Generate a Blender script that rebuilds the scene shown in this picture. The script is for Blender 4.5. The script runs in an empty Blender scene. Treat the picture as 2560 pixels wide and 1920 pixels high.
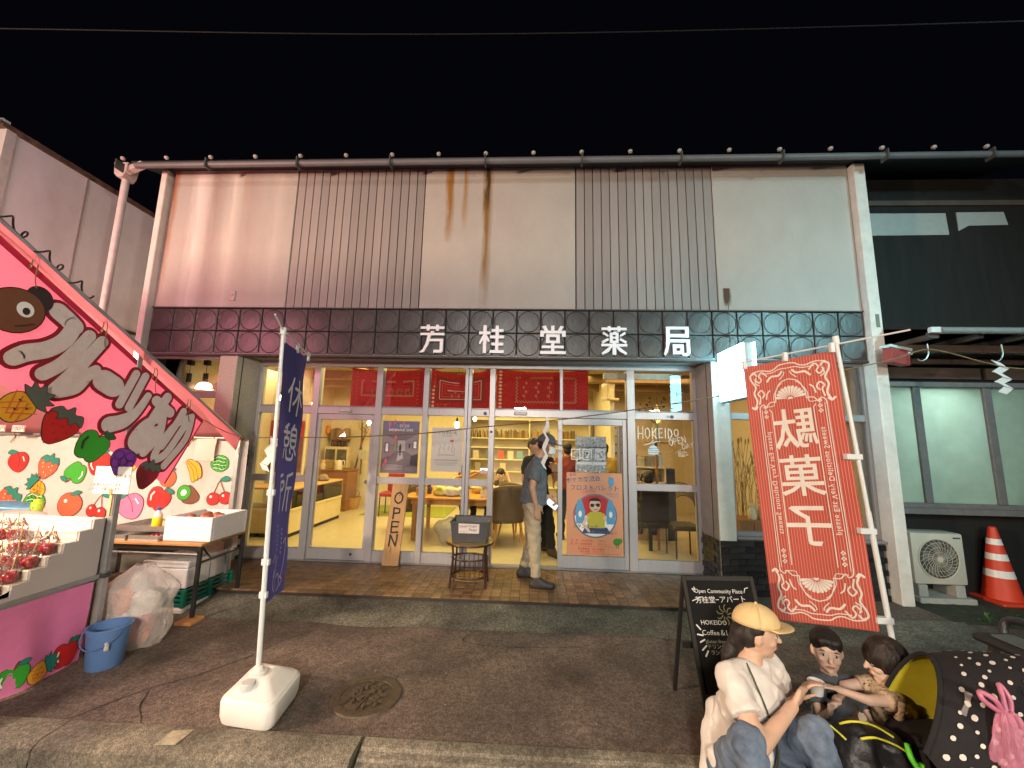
import bpy, bmesh, math, random
from mathutils import Vector, Matrix, Quaternion, noise
random.seed(7)
SC = bpy.context.scene
COL = SC.collection
V = Vector
PI = math.pi

# ------------------------------------------------------------------ camera
def cam_setup():
    yaw, pitch, roll = -.0465, .1461, .0218
    cy, sy, cp, sp = math.cos(yaw), math.sin(yaw), math.cos(pitch), math.sin(pitch)
    f = V((sy*cp, cy*cp, sp)); r = V((cy, -sy, 0)); u = r.cross(f)
    cr, sr = math.cos(roll), math.sin(roll)
    r2 = cr*r + sr*u; u2 = -sr*r + cr*u
    cd = bpy.data.cameras.new('camera'); cd.sensor_width = 36; cd.lens = 1000/2560*36
    cd.clip_start = .05; cd.clip_end = 400
    co = bpy.data.objects.new('camera', cd); COL.objects.link(co)
    m = Matrix((r2, u2, -f)).transposed().to_4x4(); m.translation = V((4.729, -4.9175, 1.661))
    co.matrix_world = m; SC.camera = co
cam_setup()

# ------------------------------------------------------------------ world (night) and exposure
W = bpy.data.worlds.new('World'); SC.world = W; W.use_nodes = True
bgn = W.node_tree.nodes['Background']
bgn.inputs[0].default_value = (.20, .22, .45, 1); bgn.inputs[1].default_value = .006
SC.view_settings.view_transform = 'Standard'; SC.view_settings.look = 'None'
SC.view_settings.exposure = 0; SC.view_settings.gamma = 1
try: SC.view_settings.use_curve_mapping = False
except Exception: pass
cy_ = SC.cycles
cy_.max_bounces = 8; cy_.diffuse_bounces = 4; cy_.glossy_bounces = 3; cy_.transmission_bounces = 6
cy_.transparent_max_bounces = 12; cy_.caustics_reflective = False; cy_.caustics_refractive = False
cy_.sample_clamp_indirect = 3.0; cy_.use_denoising = True

def lamp(name, kind, loc, energy, color, size=.1, aim=None, sizey=None, spot=None, blend=.3):
    l = bpy.data.lights.new(name, kind); l.energy = energy; l.color = color
    if kind == 'AREA':
        l.size = size
        if sizey: l.shape = 'RECTANGLE'; l.size_y = sizey
    else: l.shadow_soft_size = size
    if kind == 'SPOT': l.spot_size = spot; l.spot_blend = blend
    o = bpy.data.objects.new(name, l); COL.objects.link(o); o.location = loc
    if aim is not None:
        o.rotation_euler = (V(aim)-V(loc)).to_track_quat('-Z', 'Y').to_euler()
    return o
# street side: festival lamps and stalls across the road, behind the photographer, plus added lamps
lamp('street_lamp_light', 'AREA', (3.6, -13, 6.5), 350, (1, 1, .98), 1.2, (4.6, 0, 2.5))
lamp('opposite_stall_light', 'AREA', (8.9, -7.6, 2.7), 190, (1, .84, .62), .3, (5.8, -2.2, .6))
lamp('neighbour_stall_light', 'AREA', (-2.6, -5.2, 3.0), 620, (1, .72, .46), .4, (3.2, -2.2, 0))
lamp('added_pink_light', 'AREA', (-1.2, -3.6, 3.7), 82, (1, .32, .40), .8, (1.2, 0, 3.2))  # added unseen lamp, imitates pink light coming through the stall canopy
_l = lamp('added_cyan_light', 'AREA', (11.2, -6.5, 5.0), 46, (.42, .94, 1), .4, (8.5, 0, 3.0)); _l.data.spread = math.radians(62)  # added unseen lamp, strengthens the sign's cool light on the right
lamp('added_rear_light', 'AREA', (4.4, -8.2, 2.7), 135, (1, .82, .64), .4, (3.4, -2.1, .5)).data.spread = math.radians(110)  # added unseen lamp, brightens the banner print, kerb and ground
# the bulbs inside the candied fruit stall
lamp('stall_bulb_light', 'POINT', (.85, -2.30, 1.74), 108, (1, .80, .60), .05)
lamp('stall_back_bulb_light', 'POINT', (.2, -1.25, 1.62), 4, (1, .84, .64), .05)
# lit rooms of the shop
lamp('shop_ceiling_light', 'AREA', (3.6, 2.4, 2.98), 370, (1, .77, .25), 4.6, (3.6, 2.4, 0), 3.2)
lamp('shop_right_light', 'AREA', (7.0, 3.0, 2.95), 48, (1, .66, .26), 1.6, (7.0, 3.0, 0))
lamp('shop_left_light', 'AREA', (-.6, 3.0, 2.95), 95, (1, .76, .36), 1.6, (-.6, 3.0, 0))
# the neighbour's lit room behind frosted glass
lamp('neighbour_room_light', 'AREA', (9.85, .60, 2.43), 22, (.84, 1, .92), .5, (9.85, .50, 1.2), .3)

# ------------------------------------------------------------------ materials
MATS = {}
def mat(name, col, rough=.6, var=.12, scale=12, bump=0.0, bscale=80, metal=0.0, emit=None, estr=0.0,
        spec=.5, trans=0.0, stretch=None, col2=None, alpha=1.0, sheen=0):
    if name in MATS: return MATS[name]
    m = bpy.data.materials.new(name); m.use_nodes = True; nt = m.node_tree; N = nt.nodes; L = nt.links
    b = N['Principled BSDF']; out = N['Material Output']
    b.inputs['Roughness'].default_value = rough; b.inputs['Metallic'].default_value = metal
    b.inputs['Specular IOR Level'].default_value = spec
    tc = N.new('ShaderNodeTexCoord'); mp = N.new('ShaderNodeMapping')
    L.new(tc.outputs['Object'], mp.inputs[0])
    if stretch: mp.inputs['Scale'].default_value = stretch
    nz = N.new('ShaderNodeTexNoise'); nz.inputs['Scale'].default_value = scale
    nz.inputs['Detail'].default_value = 6; nz.inputs['Roughness'].default_value = .65
    L.new(mp.outputs[0], nz.inputs['Vector'])
    rp = N.new('ShaderNodeValToRGB')
    c = V(col[:3])
    a = c*(1-var*1.6); d = (V(col2) if col2 else c*(1+var))
    rp.color_ramp.elements[0].color = (*a, 1); rp.color_ramp.elements[1].color = (*d, 1)
    rp.color_ramp.elements[0].position = .28; rp.color_ramp.elements[1].position = .72
    L.new(nz.outputs[0], rp.inputs[0]); L.new(rp.outputs[0], b.inputs['Base Color'])
    if bump:
        n2 = N.new('ShaderNodeTexNoise'); n2.inputs['Scale'].default_value = bscale; n2.inputs['Detail'].default_value = 5
        L.new(mp.outputs[0], n2.inputs['Vector'])
        bp = N.new('ShaderNodeBump'); bp.inputs['Strength'].default_value = bump; bp.inputs['Distance'].default_value = .01
        L.new(n2.outputs[0], bp.inputs['Height']); L.new(bp.outputs[0], b.inputs['Normal'])
    if emit:
        b.inputs['Emission Color'].default_value = (*emit, 1); b.inputs['Emission Strength'].default_value = estr
    if trans:
        t = N.new('ShaderNodeBsdfTranslucent'); mx = N.new('ShaderNodeMixShader'); mx.inputs[0].default_value = trans
        L.new(rp.outputs[0], t.inputs[0]); L.new(b.outputs[0], mx.inputs[1]); L.new(t.outputs[0], mx.inputs[2])
        L.new(mx.outputs[0], out.inputs[0])
    if alpha < 1: b.inputs['Alpha'].default_value = alpha
    MATS[name] = m
    return m
def glass(name, tint=(1, 1, 1), refl=.06, rough=.0, haze=0.0):
    if name in MATS: return MATS[name]
    m = bpy.data.materials.new(name); m.use_nodes = True; nt = m.node_tree; N = nt.nodes; L = nt.links
    N.remove(N['Principled BSDF']); out = N['Material Output']
    t = N.new('ShaderNodeBsdfTransparent'); t.inputs[0].default_value = (*tint, 1)
    g = N.new('ShaderNodeBsdfGlossy'); g.inputs['Roughness'].default_value = rough
    fr = N.new('ShaderNodeFresnel'); fr.inputs[0].default_value = 1.45
    mu = N.new('ShaderNodeMath'); mu.operation = 'MULTIPLY'; mu.inputs[1].default_value = refl/.034
    L.new(fr.outputs[0], mu.inputs[0])
    mx = N.new('ShaderNodeMixShader'); L.new(mu.outputs[0], mx.inputs[0]); L.new(t.outputs[0], mx.inputs[1]); L.new(g.outputs[0], mx.inputs[2])
    last = mx
    if haze:
        d = N.new('ShaderNodeBsdfDiffuse'); d.inputs[0].default_value = (.8, .8, .8, 1)
        m2 = N.new('ShaderNodeMixShader'); m2.inputs[0].default_value = haze
        L.new(mx.outputs[0], m2.inputs[1]); L.new(d.outputs[0], m2.inputs[2]); last = m2
    L.new(last.outputs[0], out.inputs[0]); MATS[name] = m
    return m
def emis(name, col, st):
    if name in MATS: return MATS[name]
    m = bpy.data.materials.new(name); m.use_nodes = True; nt = m.node_tree; N = nt.nodes
    N.remove(N['Principled BSDF']); e = N.new('ShaderNodeEmission'); e.inputs[0].default_value = (*col, 1); e.inputs[1].default_value = st
    nt.links.new(e.outputs[0], N['Material Output'].inputs[0]); MATS[name] = m
    return m
def flat(name, col, rough=.7): return mat(name, col, rough, var=.05, scale=20)

# ------------------------------------------------------------------ mesh builder
ORG = {}
_unit = {}
def _bevbox(sx, sy, sz, bev, seg):
    k = (round(sx, 4), round(sy, 4), round(sz, 4), round(bev, 4), seg)
    if k in _unit: return _unit[k]
    bm = bmesh.new(); bmesh.ops.create_cube(bm, size=1)
    for v in bm.verts: v.co = V((v.co.x*sx, v.co.y*sy, v.co.z*sz))
    if bev > 0:
        bev = min(bev, .48*min(sx, sy, sz))
        bmesh.ops.bevel(bm, geom=list(bm.edges), offset=bev, segments=seg, profile=.5, affect='EDGES')
    bm.verts.index_update()
    r = ([v.co.copy() for v in bm.verts], [[v.index for v in f.verts] for f in bm.faces]); bm.free()
    _unit[k] = r
    return r
class MB:
    def __init__(s): s.v = []; s.f = []; s.m = []
    def add(s, vs, fs, mi=0, mx=None):
        n = len(s.v)
        s.v += [mx @ v for v in vs] if mx else [V(v) for v in vs]
        s.f += [[i+n for i in f] for f in fs]; s.m += [mi]*len(fs)
        return s
    def box(s, a, b, bev=0, seg=1, mi=0, mx=None):
        a, b = V(a), V(b); d = b-a; d = V((abs(d.x), abs(d.y), abs(d.z)))
        vs, fs = _bevbox(d.x, d.y, d.z, bev, seg); c = (a+b)/2
        return s.add([v+c for v in vs], fs, mi, mx)
    def bar(s, p0, p1, w, h, bev=0, mi=0, up=(0, 0, 1)):
        p0, p1 = V(p0), V(p1); d = p1-p0; L = d.length; d.normalize(); up = V(up)
        if abs(d.dot(up)) > .99: up = V((0, 1, 0))
        x = d.cross(up).normalized(); z = x.cross(d)
        m = Matrix((x, d, z)).transposed().to_4x4(); m.translation = (p0+p1)/2
        return s.box((-w/2, -L/2, -h/2), (w/2, L/2, h/2), bev, 1, mi, m)
    def tube(s, pts, r, n=8, mi=0, cap=True, closed=False):
        pts = [V(p) for p in pts]; k = len(pts); rs = r if isinstance(r, (list, tuple)) else [r]*k
        rings = []; prev = None
        for i, p in enumerate(pts):
            if closed: t = (pts[(i+1) % k]-pts[i-1])
            else: t = (pts[min(i+1, k-1)]-pts[max(i-1, 0)])
            if t.length < 1e-9: t = V((0, 0, 1))
            t.normalize()
            if prev is None:
                a = t.orthogonal().normalized()
            else:
                a = prev-t*prev.dot(t)
                a = a.normalized() if a.length > 1e-6 else t.orthogonal().normalized()
            prev = a; b = t.cross(a)
            rings.append([p+(a*math.cos(2*PI*j/n)+b*math.sin(2*PI*j/n))*rs[i] for j in range(n)])
        vs = [v for q in rings for v in q]; fs = []
        for i in range(k if closed else k-1):
            i2 = (i+1) % k
            for j in range(n): fs.append([i*n+j, i*n+(j+1) % n, i2*n+(j+1) % n, i2*n+j])
        if cap and not closed: fs.append(list(range(n))[::-1]); fs.append([(k-1)*n+j for j in range(n)])
        return s.add(vs, fs, mi)
    def cyl(s, p0, p1, r, r1=None, n=16, mi=0): return s.tube([p0, p1], [r, r if r1 is None else r1], n, mi)
    def lathe(s, prof, n=24, org=(0, 0, 0), mi=0, mx=None, cap=True):
        vs = []; fs = []; k = len(prof)
        for r, z in prof:
            for j in range(n): vs.append(V((r*math.cos(2*PI*j/n), r*math.sin(2*PI*j/n), z))+V(org))
        for i in range(k-1):
            for j in range(n): fs.append([i*n+j, i*n+(j+1) % n, (i+1)*n+(j+1) % n, (i+1)*n+j])
        if cap:
            if prof[0][0] > 1e-4: fs.append(list(range(n))[::-1])
            if prof[-1][0] > 1e-4: fs.append([(k-1)*n+j for j in range(n)])
        return s.add(vs, fs, mi, mx)
    def ell(s, c, r, n=14, m=10, mi=0, mx=None, rot=None):
        if not isinstance(r, (tuple, list, Vector)): r = (r, r, r)
        M = Matrix.Translation(V(c)) @ (rot.to_4x4() if rot is not None else Matrix.Identity(4))
        if mx: M = mx @ M
        vs = [V((0, 0, -r[2]))]; fs = []
        for i in range(1, m):
            t = -PI/2+PI*i/m
            for j in range(n): vs.append(V((r[0]*math.cos(t)*math.cos(2*PI*j/n), r[1]*math.cos(t)*math.sin(2*PI*j/n), r[2]*math.sin(t))))
        vs.append(V((0, 0, r[2])))
        for j in range(n): fs.append([0, 1+(j+1) % n, 1+j]); fs.append([len(vs)-1, 1+(m-2)*n+j, 1+(m-2)*n+(j+1) % n])
        for i in range(m-2):
            for j in range(n): fs.append([1+i*n+j, 1+i*n+(j+1) % n, 1+(i+1)*n+(j+1) % n, 1+(i+1)*n+j])
        return s.add(vs, fs, mi, M)
    def grid(s, fn, nu, nv, mi=0, thick=None):
        vs = [V(fn(i/nu, j/nv)) for i in range(nu+1) for j in range(nv+1)]
        fs = [[i*(nv+1)+j, (i+1)*(nv+1)+j, (i+1)*(nv+1)+j+1, i*(nv+1)+j+1] for i in range(nu) for j in range(nv)]
        return s.add(vs, fs, mi)
    def prism(s, poly, ext, mi=0):
        poly = [V(p) for p in poly]; e = V(ext); n = len(poly)
        vs = poly+[p+e for p in poly]
        fs = [list(range(n))[::-1], [n+i for i in range(n)]]+[[i, (i+1) % n, n+(i+1) % n, n+i] for i in range(n)]
        return s.add(vs, fs, mi)
    def face(s, pts, mi=0): return s.add([V(p) for p in pts], [list(range(len(pts)))], mi)
    def build(s, name, mats, parent=None, smooth=None, org=None, fix=True, thick=None):
        o0 = ORG.get(parent.name, V((0, 0, 0))) if parent else (V(org) if org is not None else None)
        if o0 is None:
            xs = [v.x for v in s.v]; ys = [v.y for v in s.v]; zs = [v.z for v in s.v]
            o0 = V(((min(xs)+max(xs))/2, (min(ys)+max(ys))/2, min(zs)))
        me = bpy.data.meshes.new(name)
        me.from_pydata([v-o0 for v in s.v], [], s.f)
        if not isinstance(mats, (list, tuple)): mats = [mats]
        for m in mats: me.materials.append(m)
        if len(mats) > 1: me.polygons.foreach_set('material_index', s.m)
        if fix:
            bm = bmesh.new(); bm.from_mesh(me); bmesh.ops.recalc_face_normals(bm, faces=bm.faces); bm.to_mesh(me); bm.free()
        if smooth is not None:
            me.shade_smooth(); me.set_sharp_from_angle(angle=math.radians(smooth))
        me.update()
        o = bpy.data.objects.new(name, me); COL.objects.link(o)
        if parent: o.parent = parent
        else: o.location = o0
        ORG[o.name] = o0.copy()
        if thick:
            md = o.modifiers.new('thickness', 'SOLIDIFY'); md.thickness = thick; md.offset = 0
        return o

def tag(o, label=None, cat=None, group=None, kind=None):
    if label: o['label'] = label
    if cat: o['category'] = cat
    if group: o['group'] = group
    if kind: o['kind'] = kind
    return o
def thing(name, label, cat, loc=(0, 0, 0), group=None):
    o = bpy.data.objects.new(name, None); o.empty_display_size = .1; COL.objects.link(o); o.location = loc
    ORG[o.name] = V(loc)
    return tag(o, label, cat, group)
def structure(mb, name, m, **k):
    return tag(mb.build(name, m, **k), kind='structure')
def clone(o, loc=None, rot=None, scale=None, label=None, parent=None):
    c = o.copy(); COL.objects.link(c)
    if loc is not None: c.location = loc
    if rot is not None: c.rotation_euler = rot
    if scale is not None: c.scale = (scale,)*3 if isinstance(scale, (int, float)) else scale
    if label: c['label'] = label
    if parent: c.parent = parent
    for ch in list(o.children): clone(ch, parent=c)
    return c

# ------------------------------------------------------------------ text to geometry
_tx = {}
def text_geo(t, size=1.0, bold=0.0, extrude=0.0, align='CENTER', spacing=1.0, line=1.0, res=2):
    k = (t, size, bold, extrude, align, spacing, line, res)
    if k in _tx: return _tx[k]
    cu = bpy.data.curves.new('txt', 'FONT'); cu.body = t; cu.size = size; cu.offset = bold; cu.extrude = extrude
    cu.align_x = align; cu.align_y = 'CENTER'; cu.space_character = spacing; cu.space_line = line; cu.resolution_u = res
    o = bpy.data.objects.new('txt', cu); COL.objects.link(o)
    bpy.context.view_layer.update()
    dg = bpy.context.evaluated_depsgraph_get()
    me = bpy.data.meshes.new_from_object(o.evaluated_get(dg))
    r = ([v.co.copy() for v in me.vertices], [list(p.vertices) for p in me.polygons])
    bpy.data.objects.remove(o); bpy.data.curves.remove(cu); bpy.data.meshes.remove(me)
    _tx[k] = r
    return r

class Canvas:
    """flat print on a surface: origin, two in-plane axes and the outward normal"""
    def __init__(s, o, ux, uy, n=None, eps=.0005, warp=None, step=None):
        s.o = V(o); s.ux = V(ux); s.uy = V(uy); s.n = V(n) if n is not None else s.ux.cross(s.uy).normalized()
        s.eps = eps; s.k = 1; s.mb = MB(); s.warp = warp; s.step = step
    def P(s, p, lay=None):
        h = s.eps*(s.k if lay is None else lay)
        if s.warp: h += s.warp(p[0], p[1])
        return s.o+s.ux*p[0]+s.uy*p[1]+s.n*h
    def cut(s, vs, fs):
        if not s.step: return vs, fs
        bm = bmesh.new(); bv = [bm.verts.new((v[0], v[1], 0)) for v in vs]
        for f in fs:
            try: bm.faces.new([bv[i] for i in f])
            except Exception: pass
        xs = [v[0] for v in vs]; ys = [v[1] for v in vs]
        for ax, lo, hi in ((0, min(xs), max(xs)), (1, min(ys), max(ys))):
            c = math.ceil(lo/s.step)*s.step
            while c < hi:
                co = (c, 0, 0) if ax == 0 else (0, c, 0); no = (1, 0, 0) if ax == 0 else (0, 1, 0)
                bmesh.ops.bisect_plane(bm, geom=bm.verts[:]+bm.edges[:]+bm.faces[:], plane_co=co, plane_no=no); c += s.step
        bm.verts.index_update()
        r = ([(v.co.x, v.co.y) for v in bm.verts], [[v.index for v in f.verts] for f in bm.faces]); bm.free()
        return r
    def geo(s, vs, fs, mi, sub=0):
        vs, fs = s.cut(vs, fs)
        s.mb.add([s.P(v, s.k+sub) for v in vs], fs, mi)
    def poly(s, pts, mi=0):
        s.geo([(p[0], p[1]) for p in pts], [list(range(len(pts)))], mi); s.k += 1
    def rect(s, x0, y0, x1, y1, mi=0): s.poly([(x0, y0), (x1, y0), (x1, y1), (x0, y1)], mi)
    def ell(s, cx, cy, rx, ry=None, rot=0, mi=0, n=22, a0=0, a1=2*PI):
        ry = rx if ry is None else ry; c, d = math.cos(rot), math.sin(rot); P = []
        full = abs(a1-a0-2*PI) < 1e-6
        for i in range(n if full else n+1):
            t = a0+(a1-a0)*i/n; x, y = rx*math.cos(t), ry*math.sin(t); P.append((cx+c*x-d*y, cy+d*x+c*y))
        s.poly(P, mi)
    def stroke(s, pts, w, mi=0, closed=False, round_=True, nr=10, smooth=0):
        pts = [V((p[0], p[1])) for p in pts]
        if smooth: pts = catmull(pts, smooth, closed)
        ws = w if isinstance(w, (list, tuple)) else None
        seg = list(zip(pts, pts[1:]+([pts[0]] if closed else []))) if closed else list(zip(pts, pts[1:]))
        for i, (a, b) in enumerate(seg):
            d = b-a
            if d.length < 1e-7: continue
            d.normalize(); nn = V((-d.y, d.x))
            if ws and not smooth: w0, w1 = ws[i]/2, ws[(i+1) % len(ws)]/2
            elif ws:
                t0, t1 = i/len(seg)*(len(ws)-1), (i+1)/len(seg)*(len(ws)-1)
                f = lambda t: (ws[min(int(t), len(ws)-1)]*(1-(t-int(t)))+ws[min(int(t)+1, len(ws)-1)]*(t-int(t)))/2
                w0, w1 = f(t0), f(t1)
            else: w0 = w1 = w/2
            s.geo([a+nn*w0, b+nn*w1, b-nn*w1, a-nn*w0], [[0, 1, 2, 3]], mi, sub=.09*(i % 5))
            if round_:
                for q, ww, sb in ((a, w0, .5), (b, w1, .55)):
                    if q is b and i < len(seg)-1 and not closed: continue
                    s.geo([q+V((math.cos(2*PI*j/nr), math.sin(2*PI*j/nr)))*ww for j in range(nr)], [list(range(nr))], mi, sub=sb+.04*(i % 5))
        s.k += 1
    def text(s, t, cx, cy, size, mi=0, bold=0, rot=0, sx=1, sy=1, align='CENTER', spacing=1.0, mirror=False, line=1.0):
        vs, fs = text_geo(t, size, bold*size, 0, align, spacing, line); c, d = math.cos(rot), math.sin(rot); Q = []
        for v in vs:
            x, y = v.x*sx*(-1 if mirror else 1), v.y*sy; Q.append((cx+c*x-d*y, cy+d*x+c*y))
        s.geo(Q, fs, mi); s.k += 1
    def build(s, name, mats, parent, kind=None):
        o = s.mb.build(name, mats, parent, fix=False); s.mb = MB()
        if kind: o['kind'] = kind
        return o
def catmull(P, n, closed=False):
    out = []; k = len(P)
    for i in range(k if closed else k-1):
        if closed: a, b, c, d = P[i-1], P[i], P[(i+1) % k], P[(i+2) % k]
        else: a, b, c, d = P[max(i-1, 0)], P[i], P[i+1], P[min(i+2, k-1)]
        for j in range(n):
            t = j/n
            out.append(.5*((2*b)+(c-a)*t+(2*a-5*b+4*c-d)*t*t+(3*b-a-3*c+d)*t**3))
    if not closed: out.append(P[-1])
    return out
def smooth3(P, n=6, closed=False): return catmull([V(p) for p in P], n, closed)
# ================================================================== ground
S_ = .303
def obj_random(m, amt=.35):
    """vary a material's value per object"""
    nt = m.node_tree; N = nt.nodes; L = nt.links; b = N['Principled BSDF']
    src = b.inputs['Base Color'].links[0].from_socket
    oi = N.new('ShaderNodeObjectInfo'); mr = N.new('ShaderNodeMapRange')
    mr.inputs[3].default_value = 1-amt; mr.inputs[4].default_value = 1+amt
    hs = N.new('ShaderNodeHueSaturation'); L.new(oi.outputs['Random'], mr.inputs[0]); L.new(mr.outputs[0], hs.inputs['Value'])
    L.new(src, hs.inputs['Color']); L.new(hs.outputs[0], b.inputs['Base Color'])
    return m
def streaks(m, lst):
    """vertical streaks of colour, rust runs among them: (x, width, z_top, z_bottom, colour, strength) in object coordinates"""
    nt = m.node_tree; N = nt.nodes; L = nt.links; b = N['Principled BSDF']
    cur = b.inputs['Base Color'].links[0].from_socket
    tc = N.new('ShaderNodeTexCoord'); sx = N.new('ShaderNodeSeparateXYZ'); L.new(tc.outputs['Object'], sx.inputs[0])
    mp = N.new('ShaderNodeMapping'); mp.inputs['Scale'].default_value = (6, 6, 1.1); L.new(tc.outputs['Object'], mp.inputs[0])
    nz = N.new('ShaderNodeTexNoise'); nz.inputs['Scale'].default_value = 2.2; nz.inputs['Detail'].default_value = 7; L.new(mp.outputs[0], nz.inputs['Vector'])
    def mth(op, a, bb, clamp=False):
        n = N.new('ShaderNodeMath'); n.operation = op; n.use_clamp = clamp
        for i, q in enumerate((a, bb)):
            if isinstance(q, (int, float)): n.inputs[i].default_value = q
            else: L.new(q, n.inputs[i])
        return n.outputs[0]
    wob = mth('MULTIPLY', mth('SUBTRACT', nz.outputs[0], .5), .10)
    for x, w, zt, zb, c, st in lst:
        d = mth('ABSOLUTE', mth('SUBTRACT', mth('ADD', sx.outputs[0], wob), x), 0)
        k = mth('SUBTRACT', 1, mth('DIVIDE', d, w), True)
        f = mth('DIVIDE', mth('SUBTRACT', sx.outputs[2], zb), (zt-zb), True)
        if zt < 5: f = mth('MULTIPLY', f, mth('LESS_THAN', sx.outputs[2], zt+.02))
        k = mth('MULTIPLY', mth('MULTIPLY', k, mth('POWER', f, .6)), mth('MULTIPLY', mth('ADD', nz.outputs[0], .25), st), True)
        mx = N.new('ShaderNodeMix'); mx.data_type = 'RGBA'; L.new(k, mx.inputs[0]); L.new(cur, mx.inputs[6]); mx.inputs[7].default_value = (*c, 1)
        cur = mx.outputs[2]
    L.new(cur, b.inputs['Base Color'])
    return m
def asphalt_mat(name, col, col2, agg=90, rough=.8):
    m = mat(name, col, rough, var=.35, scale=2.2, bump=.9, bscale=170, col2=col2)
    nt = m.node_tree; N = nt.nodes; L = nt.links; b = N['Principled BSDF']; src = b.inputs['Base Color'].links[0].from_socket
    tc = N.new('ShaderNodeTexCoord'); vo = N.new('ShaderNodeTexVoronoi'); vo.inputs['Scale'].default_value = agg; L.new(tc.outputs['Object'], vo.inputs[0])
    rp = N.new('ShaderNodeValToRGB'); rp.color_ramp.elements[0].position = .15; rp.color_ramp.elements[0].color = (1.5, 1.5, 1.5, 1)
    rp.color_ramp.elements[1].position = .62; rp.color_ramp.elements[1].color = (.72, .72, .72, 1); L.new(vo.outputs[0], rp.inputs[0])
    mu = N.new('ShaderNodeMix'); mu.data_type = 'RGBA'; mu.blend_type = 'MULTIPLY'; mu.inputs[0].default_value = .85
    L.new(src, mu.inputs[6]); L.new(rp.outputs[0], mu.inputs[7])
    n3 = N.new('ShaderNodeTexNoise'); n3.inputs['Scale'].default_value = 46; n3.inputs['Detail'].default_value = 3; L.new(tc.outputs['Object'], n3.inputs[0])
    r3 = N.new('ShaderNodeValToRGB'); r3.color_ramp.elements[0].position = .36; r3.color_ramp.elements[0].color = (.55, .55, .55, 1); r3.color_ramp.elements[1].position = .62
    r3.color_ramp.elements[1].color = (1.15, 1.15, 1.15, 1); L.new(n3.outputs[0], r3.inputs[0])
    m4 = N.new('ShaderNodeMix'); m4.data_type = 'RGBA'; m4.blend_type = 'MULTIPLY'; m4.inputs[0].default_value = .8
    L.new(mu.outputs[2], m4.inputs[6]); L.new(r3.outputs[0], m4.inputs[7]); n5 = N.new('ShaderNodeTexNoise'); n5.inputs['Scale'].default_value = .9; n5.inputs['Detail'].default_value = 8; n5.inputs['Roughness'].default_value = .6; L.new(tc.outputs['Object'], n5.inputs[0])
    r5 = N.new('ShaderNodeValToRGB'); r5.color_ramp.elements[0].position = .40; r5.color_ramp.elements[0].color = (.62, .62, .62, 1); r5.color_ramp.elements[1].position = .60; r5.color_ramp.elements[1].color = (1.12, 1.12, 1.12, 1); L.new(n5.outputs[0], r5.inputs[0])
    m6 = N.new('ShaderNodeMix'); m6.data_type = 'RGBA'; m6.blend_type = 'MULTIPLY'; m6.inputs[0].default_value = .8
    L.new(m4.outputs[2], m6.inputs[6]); L.new(r5.outputs[0], m6.inputs[7])
    v2 = N.new('ShaderNodeTexVoronoi'); v2.inputs['Scale'].default_value = 7; L.new(tc.outputs['Object'], v2.inputs[0])
    r7 = N.new('ShaderNodeMapRange'); r7.inputs[1].default_value = .045; r7.inputs[2].default_value = .03; L.new(v2.outputs[0], r7.inputs[0])
    m8 = N.new('ShaderNodeMix'); m8.data_type = 'RGBA'; L.new(r7.outputs[0], m8.inputs[0]); L.new(m6.outputs[2], m8.inputs[6]); m8.inputs[7].default_value = (.38, .35, .30, 1); L.new(m8.outputs[2], b.inputs['Base Color'])
    return m
M_road = asphalt_mat('road_asphalt', (.060, .056, .050), (.085, .08, .07))
M_lot = asphalt_mat('red_brown_asphalt', (.16, .115, .094), (.255, .19, .155))
M_conc = asphalt_mat('washed_concrete', (.12, .115, .085), (.27, .25, .20), agg=55)
M_kerb = asphalt_mat('kerb_concrete', (.25, .22, .165), (.36, .32, .25), agg=120)
structure(MB().face([(-150, -150, -.13), (150, -150, -.13), (150, 150, -.13), (-150, 150, -.13)]), 'road', M_road)
lot = structure(MB().box((-14, -2.44, -.12), (16, 14, 0)), 'asphalt_yard', M_lot)
def sl(u, v):
    x = -3+u*11.9; y = -1.09+v*.475
    e = noise.noise(V((x*3, y*3, 2)))*.012*(1-abs(2*v-1))
    return (x, y+(1-v)*noise.noise(V((x*1.7, 0, 5)))*.05, .004+.052*v**1.3+e*.4)
structure(MB().grid(sl, 120, 10), 'concrete_apron', M_conc, smooth=60)
# old cracks in the yard
M_dark = mat('crack_dirt', (.018, .013, .011), .9)
def crack(pts, w):
    mb = MB(); P = smooth3([V((x, y, 0)) for x, y in pts], 9)
    L_ = []; R_ = []
    for i, p in enumerate(P):
        t = (P[min(i+1, len(P)-1)]-P[max(i-1, 0)]).normalized(); n = V((-t.y, t.x, 0))
        j = V((noise.noise(p*9), noise.noise(p*9+V((7, 0, 0))), 0))*.012
        ww = w*(.5+abs(noise.noise(p*14+V((3, 3, 3))))*1.4)
        L_.append(p+j+n*ww); R_.append(p+j-n*ww)
    vs = [q+V((0, 0, .004)) for q in L_+R_]; k = len(P)
    mb.add(vs, [[i, i+1, k+i+1, k+i] for i in range(k-1)])
    o = mb.build('pavement_crack', M_dark, lot); return o
crack([(2.05, -2.42), (2.25, -2.1), (2.42, -1.95), (2.62, -1.66), (2.72, -1.42), (2.9, -1.2)], .004)
crack([(2.25, -2.1), (2.33, -2.25), (2.5, -2.43)], .003)
crack([(4.3, -1.1), (4.2, -1.3), (4.6, -1.36), (5.2, -1.3)], .003)
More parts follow.
